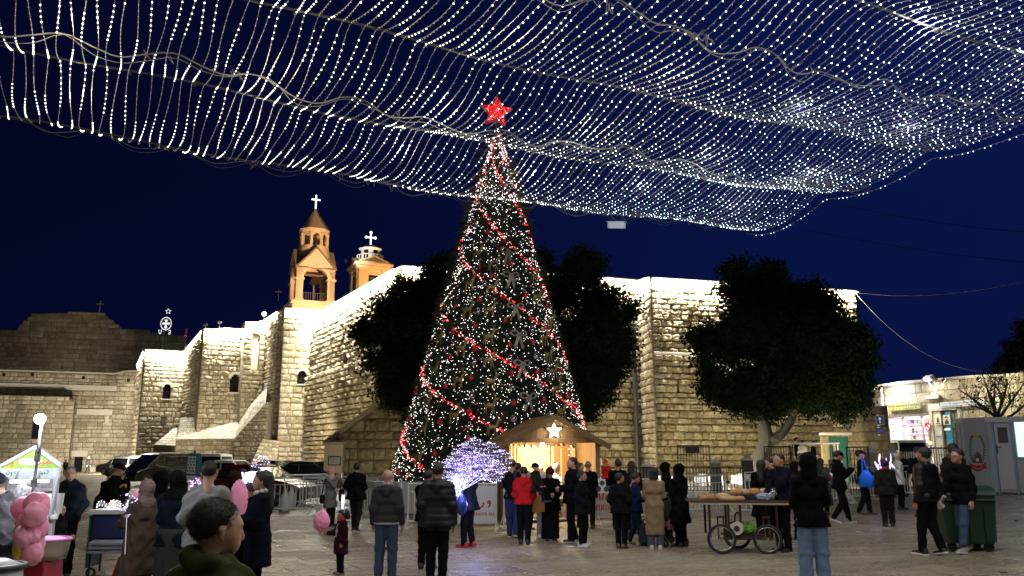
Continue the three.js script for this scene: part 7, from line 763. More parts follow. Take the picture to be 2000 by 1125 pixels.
// heads, hair and headwear, measured from the neck joint
const skull = (x, y, z) => cone([0, 0.165, -0.026, 0.09, 0, 0.16, 0.014, 0.086], x / 0.87, y, z) * 0.93;
const headGeo = (() => { const ps = [[0, 0.09, 0.015, 0.06, 0, 0.052, 0.062, 0.034], [0.034, 0.105, 0.05, 0.036, 0.03, 0.08, 0.055, 0.034], [-0.034, 0.105, 0.05, 0.036, -0.03, 0.08, 0.055, 0.034], [0, 0.14, 0.092, 0.011, 0, 0.103, 0.112, 0.016], [-0.03, 0.15, 0.082, 0.017, 0.03, 0.15, 0.082, 0.017], [-0.017, 0.074, 0.086, 0.013, 0.017, 0.074, 0.086, 0.013], [0, -0.07, -0.025, 0.062, 0, 0.06, -0.014, 0.056]], ear = [0.083, 0.138, -0.008, 0.017, 0.083, 0.1, -0.004, 0.011];
  const f = field(ps, 0.028); return nets((x, y, z) => { let d = smin(f(x, y, z), skull(x, y, z), 0.035); const e = Math.min(cone([0.033, 0.131, 0.102, 0.014, 0.033, 0.131, 0.102, 0.014], Math.abs(x), y, z), 1); d = -smin(-d, e, 0.016); const c = cone([0, 0.062, 0.104, 0.006, 0, 0.062, 0.104, 0.006], x, y, z); d = -smin(-d, c, 0.01); return smin(d, Math.max(cone(ear, Math.abs(x), y, z), Math.abs(Math.abs(x) - 0.088) - 0.008), 0.012); }, [-0.13, -0.11, -0.15], [0.13, 0.28, 0.16], 0.0085); })();
const wobble = (x, y, z, f, a) => a * Math.sin(x * f + 2 * Math.sin(y * f * 0.7)) * Math.sin(y * f * 1.1 + z * f * 0.8) ;
const topGeo = new Map();
function headTop(kind) { if (topGeo.has(kind)) return topGeo.get(kind); let f, hi = 0.31, lo = -0.12, w = 0.17, zlo = -0.2, c = 0.011;
  const line = (x, y, z, o = 0) => -(0.62 * (y - 0.19 + o) - 0.78 * (z - 0.06));
  const taper = (T, x, y, z, low, o = 0) => { const m = Math.min(-line(x, y, z, o) + 0.006 * Math.sin(x * 70) * Math.sin(y * 50 + z * 40), (y - low) * 0.8); return m < 0 ? -0.012 : -0.004 + (T + 0.004) * Math.min(1, m / 0.06); };
  if (kind === 'short') f = (x, y, z) => skull(x, y, z) - taper(0.017, x, y, z, z < -0.02 ? 0.035 : 0.075) - wobble(x, y, z, 90, 0.003);
  else if (kind === 'fade') f = (x, y, z) => skull(x, y, z) - Math.min(taper(0.011, x, y, z, z < -0.02 ? 0.05 : 0.05 + (z + 0.02) * 1.6), clamp(0.002 + (y - 0.1 - Math.max(0, z + 0.05) * 0.5) * 0.14, 0.002, 0.014)) - wobble(x, y, z, 120, 0.002);
  else if (kind === 'stubble') f = (x, y, z) => Math.max(skull(x, y, z) - 0.0035, line(x, y, z, 0.01), 0.1 - y);
  else if (kind === 'curly') f = (x, y, z) => skull(x, y, z) - taper(0.03, x, y, z, 0.085, -0.004) - wobble(x, y, z, 120, 0.008);
  else if (kind === 'long') { f = (x, y, z) => Math.max(smin(skull(x, y, z) - 0.02, cone([0, 0.16, -0.06, 0.085, 0, -0.18, -0.1, 0.075], x, y, z), 0.05) - wobble(x, y * 0.3, z, 80, 0.005), y > 0.05 ? line(x, y, z) : z + 0.005); lo = -0.3; zlo = -0.24; }
  else if (kind === 'bob') { f = (x, y, z) => Math.max(smin(skull(x, y, z) - 0.022, cone([0, 0.15, -0.03, 0.1, 0, 0.03, -0.03, 0.105], x, y, z), 0.04) - wobble(x, y * 0.3, z, 80, 0.004), y > 0.04 ? line(x, y, z) : z - 0.02, 0.005 - y); }
  else if (kind === 'puffs') f = (x, y, z) => Math.max(smin(skull(x, y, z) - 0.024, cone([0, 0.19, -0.09, 0.075, 0, 0.12, -0.12, 0.07], x, y, z), 0.03) - wobble(x, y, z, 90, 0.008), line(x, y, z)), zlo = -0.26;
  else if (kind === 'beanie') f = (x, y, z) => Math.max(skull(x, y, z) - (y < 0.185 ? 0.028 : 0.02) - wobble(x, y, z, 60, 0.002) - 0.012 * Math.max(0, y - 0.2) * 10, 0.148 - y + 0.12 * z);
  else if (kind === 'cap') f = (x, y, z) => Math.min(Math.max(skull(x, y, z) - 0.016, 0.165 - y), Math.max(cone([0, 0.172, 0.06, 0.075, 0, 0.158, 0.125, 0.062], x, y, z), Math.abs(y - 0.19 + 0.28 * z) - 0.007)); 
  else if (kind === 'hat') f = (x, y, z) => Math.min(Math.max(skull(x, y, z) - 0.022, 0.165 - y), Math.max(Math.hypot(x, z + 0.005) - 0.165, Math.abs(y - 0.17 - 0.6 * x * x) - 0.008)), w = 0.2, zlo = -0.22;
  else if (kind === 'hijab') { f = (x, y, z) => { let d = smin(skull(x, y, z) - 0.026, cone([0, 0.1, 0.0, 0.095, 0, -0.02, 0.0, 0.105], x, y, z), 0.05); d = smin(d, cone([-0.07, -0.09, -0.005, 0.1, 0.07, -0.09, -0.005, 0.1], x, y, z), 0.07); d -= wobble(x, y * 2, z, 30, 0.006); return Math.max(d, -(cone([0, 0.14, 0.13, 0.062, 0, 0.085, 0.125, 0.054], x, y, z)), -0.19 - y); }; lo = -0.24; w = 0.22; }
  else if (kind === 'hood') { f = (x, y, z) => { let d = smin(skull(x, y, z) - 0.03, cone([0, 0.12, -0.03, 0.108, 0, -0.02, -0.02, 0.11], x, y, z), 0.05) - wobble(x, y, z, 26, 0.006); return Math.max(d, -(cone([0, 0.15, 0.15, 0.088, 0, 0.07, 0.15, 0.08], x, y, z)), -0.09 - y); }; lo = -0.12; w = 0.2; }
  else if (kind === 'santa') f = (x, y, z) => Math.min(Math.max(skull(x, y, z) - 0.02, 0.15 - y), cone([0, 0.25, -0.02, 0.05, 0.03, 0.32, -0.06, 0.015], x, y, z)), hi = 0.37;
  const g = nets(f, [-w, lo, zlo], [w, hi, 0.21], c); topGeo.set(kind, g); return g; }
const eyeGeo = join([-1, 1].map((s) => ball(0.0115, s * 0.033, 0.13, 0.0865, 1, 0.8, 1, 10))), irisGeo = join([-1, 1].map((s) => ball(0.006, s * 0.033, 0.13, 0.0955, 1, 1, 0.6, 8))), mouthGeo = place(new THREE.SphereGeometry(1, 10, 6), 0, 0.073, 0.0985, 0, 0, 0, V(0.02, 0.006, 0.004)), browGeo = join([-1, 1].map((s) => place(box(0.03, 0.006, 0.006, 0, 0, 0), s * 0.033, 0.152, 0.0985, 0, s * 0.3, -s * 0.12)));
const beardGeo = nets((x, y, z) => Math.max(cone([0, 0.09, 0.015, 0.068, 0, 0.045, 0.062, 0.042], x, y, z) - wobble(x, y, z, 120, 0.003), y - 0.1 - Math.max(0, 0.05 - z) * 0.6, 0.0 - z), [-0.1, -0.02, -0.03], [0.1, 0.14, 0.14], 0.009);
// a hand hangs from the wrist along -y, thumb to +z, palm to -x
const handGeo = new Map();
function hand(kind, side) { const key = kind + side; if (handGeo.has(key)) return handGeo.get(key); const [c1, c2] = { relaxed: [0.35, 0.55], grip: [1.15, 1.3], flat: [0.08, 0.12] }[kind], ps = [[0, 0.02, 0, 0.027, 0, -0.02, 0, 0.026]];
  [[-0.03, 0.058], [-0.011, 0.07], [0.01, 0.074], [0.03, 0.066]].forEach(([z, l], i) => { const k = [0, -0.088 + (i === 0 ? 0.008 : 0), z * 1.1], p1 = [k[0] - Math.sin(c1) * l * 0.52, k[1] - Math.cos(c1) * l * 0.52, z * 1.15], p2 = [p1[0] - Math.sin(c1 + c2) * l * 0.48, p1[1] - Math.cos(c1 + c2) * l * 0.48, z * 1.18]; ps.push([0, -0.015, z * 0.7, 0.016, ...k, 0.012], [...k, 0.011, ...p1, 0.0095], [...p1, 0.0095, ...p2, 0.008]); });
  ps.push([0, -0.018, 0.024, 0.017, -0.014, -0.052, 0.047, 0.012], [-0.014, -0.052, 0.047, 0.0115, -0.03 - 0.01 * c1, -0.085, 0.044 - 0.015 * c1, 0.009]);
  const [lo, hi] = bounds(ps, 0.012), g = nets(field(ps, 0.009), lo, hi, 0.0055); if (side < 0) { g.applyMatrix4(new THREE.Matrix4().makeScale(-1, 1, 1)); const ix = g.index; for (let i = 0; i < ix.count; i += 3) { const a = ix.getX(i); ix.setX(i, ix.getX(i + 1)); ix.setX(i + 1, a); } g.computeVertexNormals(); } handGeo.set(key, g); return g; }
const shoeGeo = nets((x, y, z) => Math.max(smin(cone([0, 0.048, -0.05, 0.043, 0, 0.032, 0.15, 0.036], x, y, z), cone([0, 0.06, -0.025, 0.045, 0, 0.115, -0.022, 0.047], x, y, z), 0.04), 0.014 - y, y - 0.125), [-0.08, -0.01, -0.13], [0.08, 0.16, 0.22], 0.011), soleGeo = nets((x, y, z) => Math.max(cone([0, 0.015, -0.052, 0.047, 0, 0.015, 0.15, 0.043], x, y, z), y - 0.032, -y), [-0.08, -0.02, -0.13], [0.08, 0.06, 0.22], 0.011);
const ARM = { down: [[0.25, 1.13, -0.04], [0.262, 0.89, 0.04]], pocket: [[0.258, 1.14, -0.07], [0.2, 0.98, 0.12]], front: [[0.222, 1.13, 0.03], [0.06, 1.1, 0.27]], phone: [[0.215, 1.16, 0.1], [0.09, 1.3, 0.32]], face: [[0.22, 1.2, 0.2], [0.05, 1.46, 0.2]], head: [[0.28, 1.42, 0.25], [0.08, 1.63, 0.2]], fwd: [[0.245, 1.16, 0.08], [0.2, 1.12, 0.34]], low: [[0.24, 1.12, 0.06], [0.17, 0.98, 0.24]], back: [[0.25, 1.14, -0.12], [0.26, 0.93, -0.14]], swing: [[0.25, 1.13, 0.06], [0.25, 0.95, 0.22]], hang: [[0.22, 1.13, 0.1], [0.2, 0.9, 0.24]], side: [[0.32, 1.16, 0.02], [0.42, 1.08, 0.2]] };
const skinTones = [[0.4, 0.22, 0.14], [0.33, 0.17, 0.1], [0.45, 0.27, 0.18], [0.28, 0.145, 0.085]];
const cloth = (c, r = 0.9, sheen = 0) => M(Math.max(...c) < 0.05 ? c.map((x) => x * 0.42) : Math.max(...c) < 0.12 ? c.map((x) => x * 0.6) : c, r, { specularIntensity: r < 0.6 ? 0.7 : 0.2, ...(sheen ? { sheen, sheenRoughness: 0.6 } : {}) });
function person(s) {
  const p = s.pos ? s.pos.clone() : s.feet ? onGround(s.px, s.feet) : stand(s.px, s.D), D = Math.abs(p.z); if (s.lift) p.y += s.lift;
  const tall = s.h ?? at(s.px, s.top, D).y - p.y, k = tall / (s.rel ?? 1.75), t = thing('person', s.label, 'person', p, R(s.yaw)); t.scale.setScalar(k); if (s.group) t.userData.group = s.group;
  const skin = M(skinTones[s.skin ?? 0], 0.55), seed = (s.px * 7 + (s.feet ?? s.D * 10)) | 0, q = rng(seed), fat = s.fat ?? 1, lean = s.lean ?? 0, cell = s.cell ?? (D < 8 ? 0.012 : D < 14 ? 0.016 : 0.021), lean3 = ([x, y, z]) => { if (y < 0.92 || !lean) return [x, y, z]; const f = clamp((y - 0.92) / 0.2, 0, 1), c = Math.cos(lean * f), n = Math.sin(lean * f); return [x, 0.95 + (y - 0.95) * c - z * n, (y - 0.95) * n + z * c]; };
  const seg = (a, ra, b, rb) => [...lean3(a), ra, ...lean3(b), rb], child = s.child ?? 0;
  // joints
  const arms = [1, -1].map((sd) => { const w = (sd > 0 ? s.L : s.Rr) ?? s.arms ?? 'down', [e, h] = typeof w === 'string' ? ARM[w] : w; return { sd, sh: [sd * 0.168 * (0.93 + 0.07 * fat), 1.4, -0.012], e: [sd * e[0] * 0.89 * (0.85 + 0.15 * fat), e[1], e[2]], w: [sd * h[0] * 0.93, h[1], h[2]], grip: typeof w === 'string' ? ({ down: 'relaxed', pocket: 'relaxed', swing: 'relaxed', back: 'relaxed', side: 'flat' }[w] ?? 'grip') : 'grip', hid: w === 'pocket' }; });
  const wk = s.walk ?? 0, ap = s.apart ?? 0.1, legs = [1, -1].map((sd) => { const ph = sd * Math.sign(wk || 1), A = Math.abs(wk); return A ? (ph > 0 ? { sd, h: [sd * 0.088, 0.9, 0], k: [sd * 0.09, 0.5, 0.12 * A + 0.03], a: [sd * 0.085, 0.09, 0.26 * A], pitch: -0.12 * A } : { sd, h: [sd * 0.088, 0.9, 0], k: [sd * 0.09, 0.49, 0.02], a: [sd * 0.085, 0.09 + 0.075 * A, -0.28 * A], pitch: 0.5 * A }) : { sd, h: [sd * 0.088, 0.9, 0], k: [sd * (0.06 + ap * 0.4), 0.49, 0.015 + 0.02 * q()], a: [sd * ap, 0.085, -0.01], pitch: 0 }; });
  if (s.sit) legs.forEach((l) => { l.k = [l.sd * 0.12, 0.86, 0.34]; l.a = [l.sd * 0.12, 0.5, 0.38]; });
  const torso = (t0, w = 1) => [seg([-0.075, 0.93, 0], 0.108 * w + t0, [0.075, 0.93, 0], 0.108 * w + t0), seg([-0.055, 1.1, 0.004], 0.1 * w + t0, [0.055, 1.1, 0.004], 0.1 * w + t0), seg([-0.09, 1.27, -0.004], 0.11 * (0.5 + 0.5 * w) + t0, [0.09, 1.27, -0.004], 0.11 * (0.5 + 0.5 * w) + t0), seg([-0.135, 1.395, -0.015], 0.062 + t0, [0.135, 1.395, -0.015], 0.062 + t0)];
  const armP = (t0, cut = 0) => arms.flatMap((a) => { const w = a.w.map((v, i) => lerp(v, a.e[i], cut)); return [seg(a.sh, 0.054 * (0.7 + 0.3 * fat) + t0, a.e, 0.043 * (0.7 + 0.3 * fat) + t0), seg(a.e, 0.042 * (0.7 + 0.3 * fat) + t0, w, 0.031 + t0 * 0.8)]; });
  const legP = (t0, b = 0) => legs.flatMap((l) => [[...l.h, 0.088 * (0.6 + 0.4 * fat) + t0, ...l.k, 0.06 + t0 + b * 0.3], [...l.k, 0.059 + t0 + b * 0.3, ...l.a, 0.04 + t0 + b]]);
  // the head's frame
  const nk = lean3([0, 1.5 - 0.06 * child, -0.005]), hm = new THREE.Matrix4().compose(V(...nk), new THREE.Quaternion().setFromEuler(new THREE.Euler((s.nod ?? 0) + lean * 0.5, R(s.turn ?? 0), R(s.tilt ?? 0), 'YXZ')), V(1, 1, 1).multiplyScalar(1 + 0.32 * child)), onHead = (g) => g.clone().applyMatrix4(hm);
  const bp = [...torso(-0.012, fat), ...armP(-0.004), ...legP(-0.006), seg([0, 1.38, -0.02], 0.062, [0, 1.49, -0.008], 0.057)], [blo, bhi] = bounds(bp, 0.04), pieces = [nets(field(bp, 0.05), blo, bhi, Math.max(cell, 0.019)), onHead(headGeo)];
  for (const a of arms) if (!a.hid) { const W = V(...lean3(a.w)), E = V(...lean3(a.e)), d = W.clone().sub(E).normalize(), ref = Math.abs(d.z) > 0.6 || Math.abs(d.y) < 0.4 ? V(0, 1, 0.2) : V(0, 0, 1), Y = d.clone().negate(), Z = ref.addScaledVector(Y, -ref.dot(Y)).normalize(), X = Y.clone().cross(Z); pieces.push(hand(s.handKind ?? a.grip, a.sd).clone().applyMatrix4(new THREE.Matrix4().makeBasis(X, Y, Z).setPosition(W.addScaledVector(d, 0.012)))); }
  part('body', pieces, skin, t);
  if (s.face) { part('eyes', onHead(eyeGeo), M([0.6, 0.57, 0.53], 0.3), t); part('irises', onHead(irisGeo), M([0.015, 0.01, 0.008], 0.2), t); part('lips', onHead(mouthGeo), M([0.3, 0.1, 0.08], 0.5), t); part('eyebrows', onHead(browGeo), M([0.02, 0.014, 0.01], 0.9), t); }
  if (s.beard) part('beard', onHead(beardGeo), M([0.02, 0.015, 0.012], 0.95), t);
  const hair = M(s.hairC ?? [0.008, 0.006, 0.005], 0.6); for (const h of [].concat(s.head ?? 'short')) { const nm = { short: 'hair', fade: 'hair', stubble: 'hair', curly: 'hair', long: 'hair', bob: 'hair', puffs: 'hair', hijab: 'headscarf', beanie: 'knit_cap', santa: 'knit_cap', cap: 'peaked_cap', hat: 'brimmed_hat', hood: 'hood' }[h]; if (h === 'bald') continue; part(nm, onHead(headTop(h)), nm === 'hair' ? hair : cloth(s.headC ?? [0.012, 0.012, 0.014], 0.9), t); }
  if (s.strands) { const hg = onHead(headTop([].concat(s.head)[0])), hp = hg.attributes.position, hn = hg.attributes.normal, one = new THREE.ConeGeometry(0.0009, 0.009, 3, 1, true).translate(0, 0.0035, 0), im = new THREE.InstancedMesh(one, hair, s.strands), o3 = new THREE.Vector3(); for (let i = 0; i < s.strands; i++) { const v = Math.floor(q() * hp.count), n = V(hn.getX(v) + (q() - 0.5) * 0.9, hn.getY(v) * 0.7 - 0.25 + (q() - 0.5) * 0.7, hn.getZ(v) + 0.2 + (q() - 0.5) * 0.9).normalize(); o3.set(hp.getX(v) + (q() - 0.5) * 0.011, hp.getY(v) + (q() - 0.5) * 0.011, hp.getZ(v) + (q() - 0.5) * 0.011); im.setMatrixAt(i, new THREE.Matrix4().compose(o3, new THREE.Quaternion().setFromUnitVectors(V(0, 1, 0), n), V(1, 0.7 + 0.7 * q(), 1))); } im.name = 'hair_strands'; im.userData.kind = 'stuff'; t.add(im); }
  // lower clothes
  const b = s.bottom ?? {}, bc = cloth(b.c ?? [0.01, 0.01, 0.012], 0.9); if (b.kind === 'skirt') { const hem = b.hem ?? 0.1, ps = [[-0.06, 0.98, 0, 0.12 * fat, 0.06, 0.98, 0, 0.12 * fat], [-0.07, 0.95, 0, 0.125 * fat, -0.1, hem, 0, 0.13 + (b.flare ?? 0.03)], [0.07, 0.95, 0, 0.125 * fat, 0.1, hem, 0, 0.13 + (b.flare ?? 0.03)]], f = field(ps, 0.12), [lo, hi] = bounds(ps, 0.05); lo[1] = hem - 0.03; part('skirt', nets((x, y, z) => Math.max(f(x, y, z) - 0.012 * Math.sin(Math.atan2(x, z) * 9 + seed) * clamp((1 - y) * 1.4, 0, 1), hem - y, y - 1.02), lo, hi, cell), b.map ?? bc, t); }
  else { const fl = b.flare ?? 0.012, ps = [...legP(b.t ?? 0.014, fl), [-0.075, 0.94, 0, 0.118 * fat, 0.075, 0.94, 0, 0.118 * fat]], f = field(ps, 0.035), [lo, hi] = bounds(ps, 0.05); lo[1] = 0.03; part(b.kind ?? 'trousers', nets((x, y, z) => Math.max(f(x, y, z) - 0.008 * Math.sin(y * 33 + 14 * x + seed + 5 * Math.sin(z * 12 + x * 15)) * Math.sin(x * 24 + z * 31 + y * 7) * clamp(1.1 - Math.abs(y - 0.3) * 2.2, 0.25, 1) - 0.0015 * Math.sin(y * 70 + z * 30), (b.crop ?? 0.05) - y, y - 1.0), lo, hi, cell), bc, t); }
  // upper clothes
  const u = s.up ?? {}, hem = u.hem ?? 0.86, th = (u.t ?? 0.03) * 0.72, ps = [...torso(th, fat), ...armP(th, u.cuff ?? 0.04), seg([0, 1.4, -0.02], 0.055 + th, [0, 1.475, -0.012], 0.056 + th * 0.8)];
  if (hem < 0.86) { const fl = u.flare ?? 0.02; for (const sd of [-1, 1]) ps.push([sd * 0.07, 0.96, 0, 0.115 * fat + th, sd * (0.08 + fl), hem - 0.04, 0, 0.12 * fat + th + fl]); }
  if (u.collar) for (let i = 0; i < 9; i++) { const a0 = i / 9 * 2 * PI, a1 = (i + 1) / 9 * 2 * PI, C = (a) => [Math.sin(a) * 0.083, 1.475 + (u.collarUp ?? 0) - 0.03 * Math.cos(a) + 0.008 * Math.sin(3 * a), Math.cos(a) * 0.083 - 0.012]; if (i === 4 && 0) continue; ps.push(seg(C(a0), 0.03, C(a1), 0.03)); }
  if (u.hoodDown) ps.push(seg([-0.07, 1.43, -0.1], 0.052, [0.07, 1.43, -0.1], 0.052), seg([0, 1.47, -0.11], 0.045, [0, 1.38, -0.13], 0.05), seg([-0.09, 1.45, -0.03], 0.035, [-0.05, 1.43, 0.06], 0.025), seg([0.09, 1.45, -0.03], 0.035, [0.05, 1.43, 0.06], 0.025));
  const f = field(ps, 0.045), [lo, hi] = bounds(ps, 0.05), puff = u.puff ?? 0; lo[1] = Math.max(lo[1], Math.min(hem, ...arms.map((a) => lean3(a.w)[1] - 0.1)) - 0.03);
  const armF = field(armP(th + 0.02, u.cuff ?? 0.04), 0.01), fold = u.fold ?? 1;
  part(u.kind ?? 'jacket', nets((x, y, z) => { let d = f(x, y, z); if (d > 0.09 || d < -0.09) return d; d -= puff ? puff * (Math.abs(Math.sin(y * 34)) - 0.5) : fold * (0.011 * Math.sin(y * 31 + 12 * x + 7 * Math.sin(z * 9 + seed)) * Math.sin(x * 17 + z * 22 + seed) + 0.007 * Math.sin(y * 19 - x * 24 + seed)); if (hem > y) { const arm = armF(x, y, z); d = Math.max(d, Math.min(hem - y, arm < 0 ? -1 : arm)); } return d; }, lo, hi, cell), cloth(u.c ?? [0.012, 0.012, 0.015], u.r ?? 0.88, u.sheen), t);
  if (u.band) { const pr = ps.slice(0, 1).map((p0) => p0); void pr; part('hem_band', place(new THREE.TorusGeometry(0.17 * fat + th, 0.018, 8, 30), 0, hem + 0.02, 0, PI / 2, 0, 0, V(1.06, 0.72, 1)), cloth(u.band), t); }
  if (u.collarC) part('collar_lining', Array.from({ length: 10 }, (_, i) => { const C = (a) => V(...lean3([Math.sin(a) * 0.086, 1.505 - 0.02 * Math.cos(a), Math.cos(a) * 0.082 - 0.015])); return bar(C(i / 10 * 2 * PI), C((i + 1) / 10 * 2 * PI), 0.032, 8); }), cloth(u.collarC), t);
  // shoes
  if (!s.noFeet) for (const l of legs) { const m = new THREE.Matrix4().compose(V(l.a[0], l.a[1] - 0.085, l.a[2]), new THREE.Quaternion().setFromEuler(new THREE.Euler(l.pitch, l.sd * 0.14, 0)), V(1, 1, 1)), sh = part('shoe', shoeGeo.clone().applyMatrix4(m), M(s.shoe ?? [0.012, 0.011, 0.011], 0.55), t); part('sole', soleGeo.clone().applyMatrix4(m), M(s.sole ?? [0.02, 0.02, 0.02], 0.7), sh); }
  t.updateMatrixWorld(true); const wrist = (sd, dn = 0.08) => { const a = arms.find((x) => x.sd === sd), W = V(...lean3(a.w)), E = V(...lean3(a.e)); return t.localToWorld(W.clone().addScaledVector(W.clone().sub(E).normalize(), dn)); };
  return { t, wrist, local: (x, y, z) => t.localToWorld(V(...lean3([x, y, z]))), k };
}
const phone = (label, c, yaw, lit = 0, tilt = -0.5) => { const o = thing('mobile_phone', label, 'phone', c, R(yaw)); part('case', rbox(0.075, 0.15, 0.012, 0.005, 0, 0, 0, tilt), M([0.02, 0.02, 0.022], 0.3), o); part('screen', place(box(0.066, 0.135, 0.002, 0, 0, -0.0075), 0, 0, 0, tilt), lit ? glow([0.85, 0.9, 1], lit) : M([0.02, 0.02, 0.03], 0.1), o); return o; };
function flossOn(label, c, sx, sy, seed, stick) { const o = thing('candyfloss', label, 'candyfloss', c), g = new THREE.SphereGeometry(1, 34, 26), a = g.attributes.position; for (let i = 0; i < a.count; i++) { const x = a.getX(i), y = a.getY(i), z = a.getZ(i), n = 1 + 0.12 * sphericalNoise(x * 2 + seed, y * 2.4, z * 2) + 0.06 * sphericalNoise(x * 8 + seed, y * 8, z * 8); a.setXYZ(i, x * n * sx, y * n * sy, z * n * sx * 0.9); } g.computeVertexNormals(); part('floss', g, M([0.93, 0.36, 0.58], 0.85, { sheen: 0.5, transmission: 0.15 }), o); if (stick) part('stick', [bar(V(0, -sy * 0.6, 0), stick.clone().sub(c), 0.006, 6)], M([0.6, 0.5, 0.36], 0.7), o); return o; }
const blk = [0.005, 0.005, 0.006], navy = [0.01, 0.013, 0.03], denim = [0.07, 0.11, 0.2], darkDenim = [0.022, 0.035, 0.075], white = [0.62, 0.62, 0.6];
// -- the near left
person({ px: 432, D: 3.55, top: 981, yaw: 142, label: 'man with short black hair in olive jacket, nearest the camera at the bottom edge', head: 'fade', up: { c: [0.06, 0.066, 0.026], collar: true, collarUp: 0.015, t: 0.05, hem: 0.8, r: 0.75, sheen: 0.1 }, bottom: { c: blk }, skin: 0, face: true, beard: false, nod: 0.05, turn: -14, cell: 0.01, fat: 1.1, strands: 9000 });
{ const a = person({ px: 411, D: 9.6, top: 902, yaw: 176, label: 'man with cropped hair in grey knit sweater seen from behind', head: 'fade', up: { kind: 'sweater', c: [0.2, 0.205, 0.21], t: 0.02, hem: 0.84, fold: 1.3 }, bottom: { c: denim, kind: 'jeans' }, L: 'pocket', Rr: 'fwd', skin: 2, fat: 1.14, shoe: white, turn: 8, strands: 4000 }); const w = thing('wrist_watch', 'dark wrist watch on the left arm of the man in the grey sweater', 'watch', a.local(0.22, 1.0, 0.06), 0.4); part('strap', place(new THREE.TorusGeometry(0.036, 0.01, 6, 18), 0, 0, 0, PI / 2), blackIron, w); part('dial', cyl(0.02, 0.02, 0.012, 14, 0.04, 0, 0, 0, 0, PI / 2), chrome, w); phone('phone held out by the man in the grey sweater', a.wrist(-1, 0.1), 170, 0.8); }
person({ px: 291, D: 10.9, top: 940, yaw: -128, label: 'woman in mauve headscarf and long brown wool coat holding a clear balloon', head: 'hijab', headC: [0.17, 0.115, 0.115], up: { kind: 'coat', c: [0.105, 0.078, 0.058], t: 0.045, hem: 0.44, flare: 0.04, r: 0.98, fold: 1.1 }, bottom: { c: blk }, Rr: 'front', L: 'fwd', skin: 2, fat: 1.2 });
{ const a = person({ px: 316, D: 12.4, top: 921, yaw: -120, label: 'person in black hooded jacket directly behind the brown wool coat', head: ['short', 'hood'], headC: blk, up: { c: blk, hem: 0.7, t: 0.04 }, L: 'phone', Rr: 'fwd', fat: 1.1 }); void a; flossOn('pink bag of candyfloss carried left of the mauve headscarf, the lower one', at(270, 985, 11.6), 0.1, 0.19, 5); flossOn('pink bag of candyfloss carried left of the mauve headscarf, the upper one', at(283, 955, 11.8), 0.075, 0.12, 8); }
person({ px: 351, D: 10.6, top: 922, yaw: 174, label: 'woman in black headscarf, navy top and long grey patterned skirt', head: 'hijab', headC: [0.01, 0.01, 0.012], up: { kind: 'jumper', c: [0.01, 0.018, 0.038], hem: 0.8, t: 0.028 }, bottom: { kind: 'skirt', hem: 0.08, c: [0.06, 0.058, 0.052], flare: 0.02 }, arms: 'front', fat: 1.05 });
{ const a = person({ px: 462, D: 12.8, top: 922, yaw: 165, label: 'woman in dark brown headscarf holding pink candyfloss, right of the grey sweater', head: 'hijab', headC: [0.028, 0.016, 0.013], up: { kind: 'coat', c: [0.014, 0.011, 0.012], hem: 0.5, t: 0.035 }, arms: 'front', fat: 1.1 }); void a; flossOn('large pink candyfloss bag at the right elbow of the grey sweater', at(466, 976, 11.4), 0.12, 0.26, 12); }
person({ px: 493, D: 12.2, top: 945, yaw: -40, label: 'small girl with dark hair looking down, left of the girl in the navy coat', head: 'long', up: { c: blk, hem: 0.6, t: 0.03 }, Rr: 'phone', L: 'front', face: true, nod: 0.35, skin: 1 });
{ const a = person({ px: 513, D: 10.3, top: 922, yaw: -72, label: 'girl with dark hair and navy padded coat with white collar, looking left', head: 'long', up: { kind: 'padded_coat', c: [0.006, 0.009, 0.022], hem: 0.6, t: 0.05, puff: 0.006, collarC: [0.5, 0.48, 0.46] }, L: 'front', Rr: 'fwd', face: true, skin: 0, fat: 1.05, bottom: { c: blk } }); phone('phone with lit edge held before the girl in the navy coat', a.wrist(-1, 0.1), -75, 1.0); }
person({ px: 47, D: 9.15, top: 924, yaw: -70, label: 'vendor in dark knit cap, pale face mask and dark jacket behind the food cart counter', head: 'beanie', headC: [0.012, 0.016, 0.026], up: { c: [0.02, 0.024, 0.034], collar: true, hem: 0.8 }, arms: 'low', lean: 0.28, nod: 0.3, skin: 2, face: true, pos: V(at(42, 1000, 9.15).x, 0, -9.0) });
{ const m = thing('face_mask', 'crumpled white cloth covering the lower face of the food cart vendor', 'face mask', at(47, 964, 8.95)), g = new THREE.IcosahedronGeometry(0.1, 4), a = g.attributes.position; for (let i = 0; i < a.count; i++) { const n = 1 + 0.2 * sphericalNoise(a.getX(i) * 30, a.getY(i) * 30, a.getZ(i) * 30); a.setXYZ(i, a.getX(i) * n * 0.9, a.getY(i) * n * 1.25, a.getZ(i) * n * 0.7); } g.computeVertexNormals(); part('cloth', g, cloth([0.6, 0.6, 0.6]), m); part('fold', [bar(V(0.05, 0.1, 0.02), V(0.12, 0.2, -0.02), 0.02, 6)], cloth([0.6, 0.6, 0.6]), m); }
person({ px: 140, D: 13.2, top: 911, yaw: 14, label: 'man with short grey hair facing us in dark jacket, right of the food cart', head: 'stubble', hairC: [0.1, 0.1, 0.1], up: { c: [0.012, 0.02, 0.034], collar: true }, arms: 'pocket', face: true, turn: 12, skin: 0, fat: 1.15 });
person({ px: 192, feet: 1074, top: 917, rel: 1.6, yaw: 118, label: 'man in black brimmed hat bending over the glowing tiara stall', head: 'hat', headC: blk, up: { c: blk, hem: 0.78, t: 0.04 }, arms: 'fwd', lean: 0.42, walk: 0.35, fat: 1.1 });
person({ px: 219, D: 17.5, top: 916, yaw: 150, label: 'person in dark clothes standing just right of the black brimmed hat', head: 'short', up: { c: blk, hem: 0.75 }, arms: 'phone' });
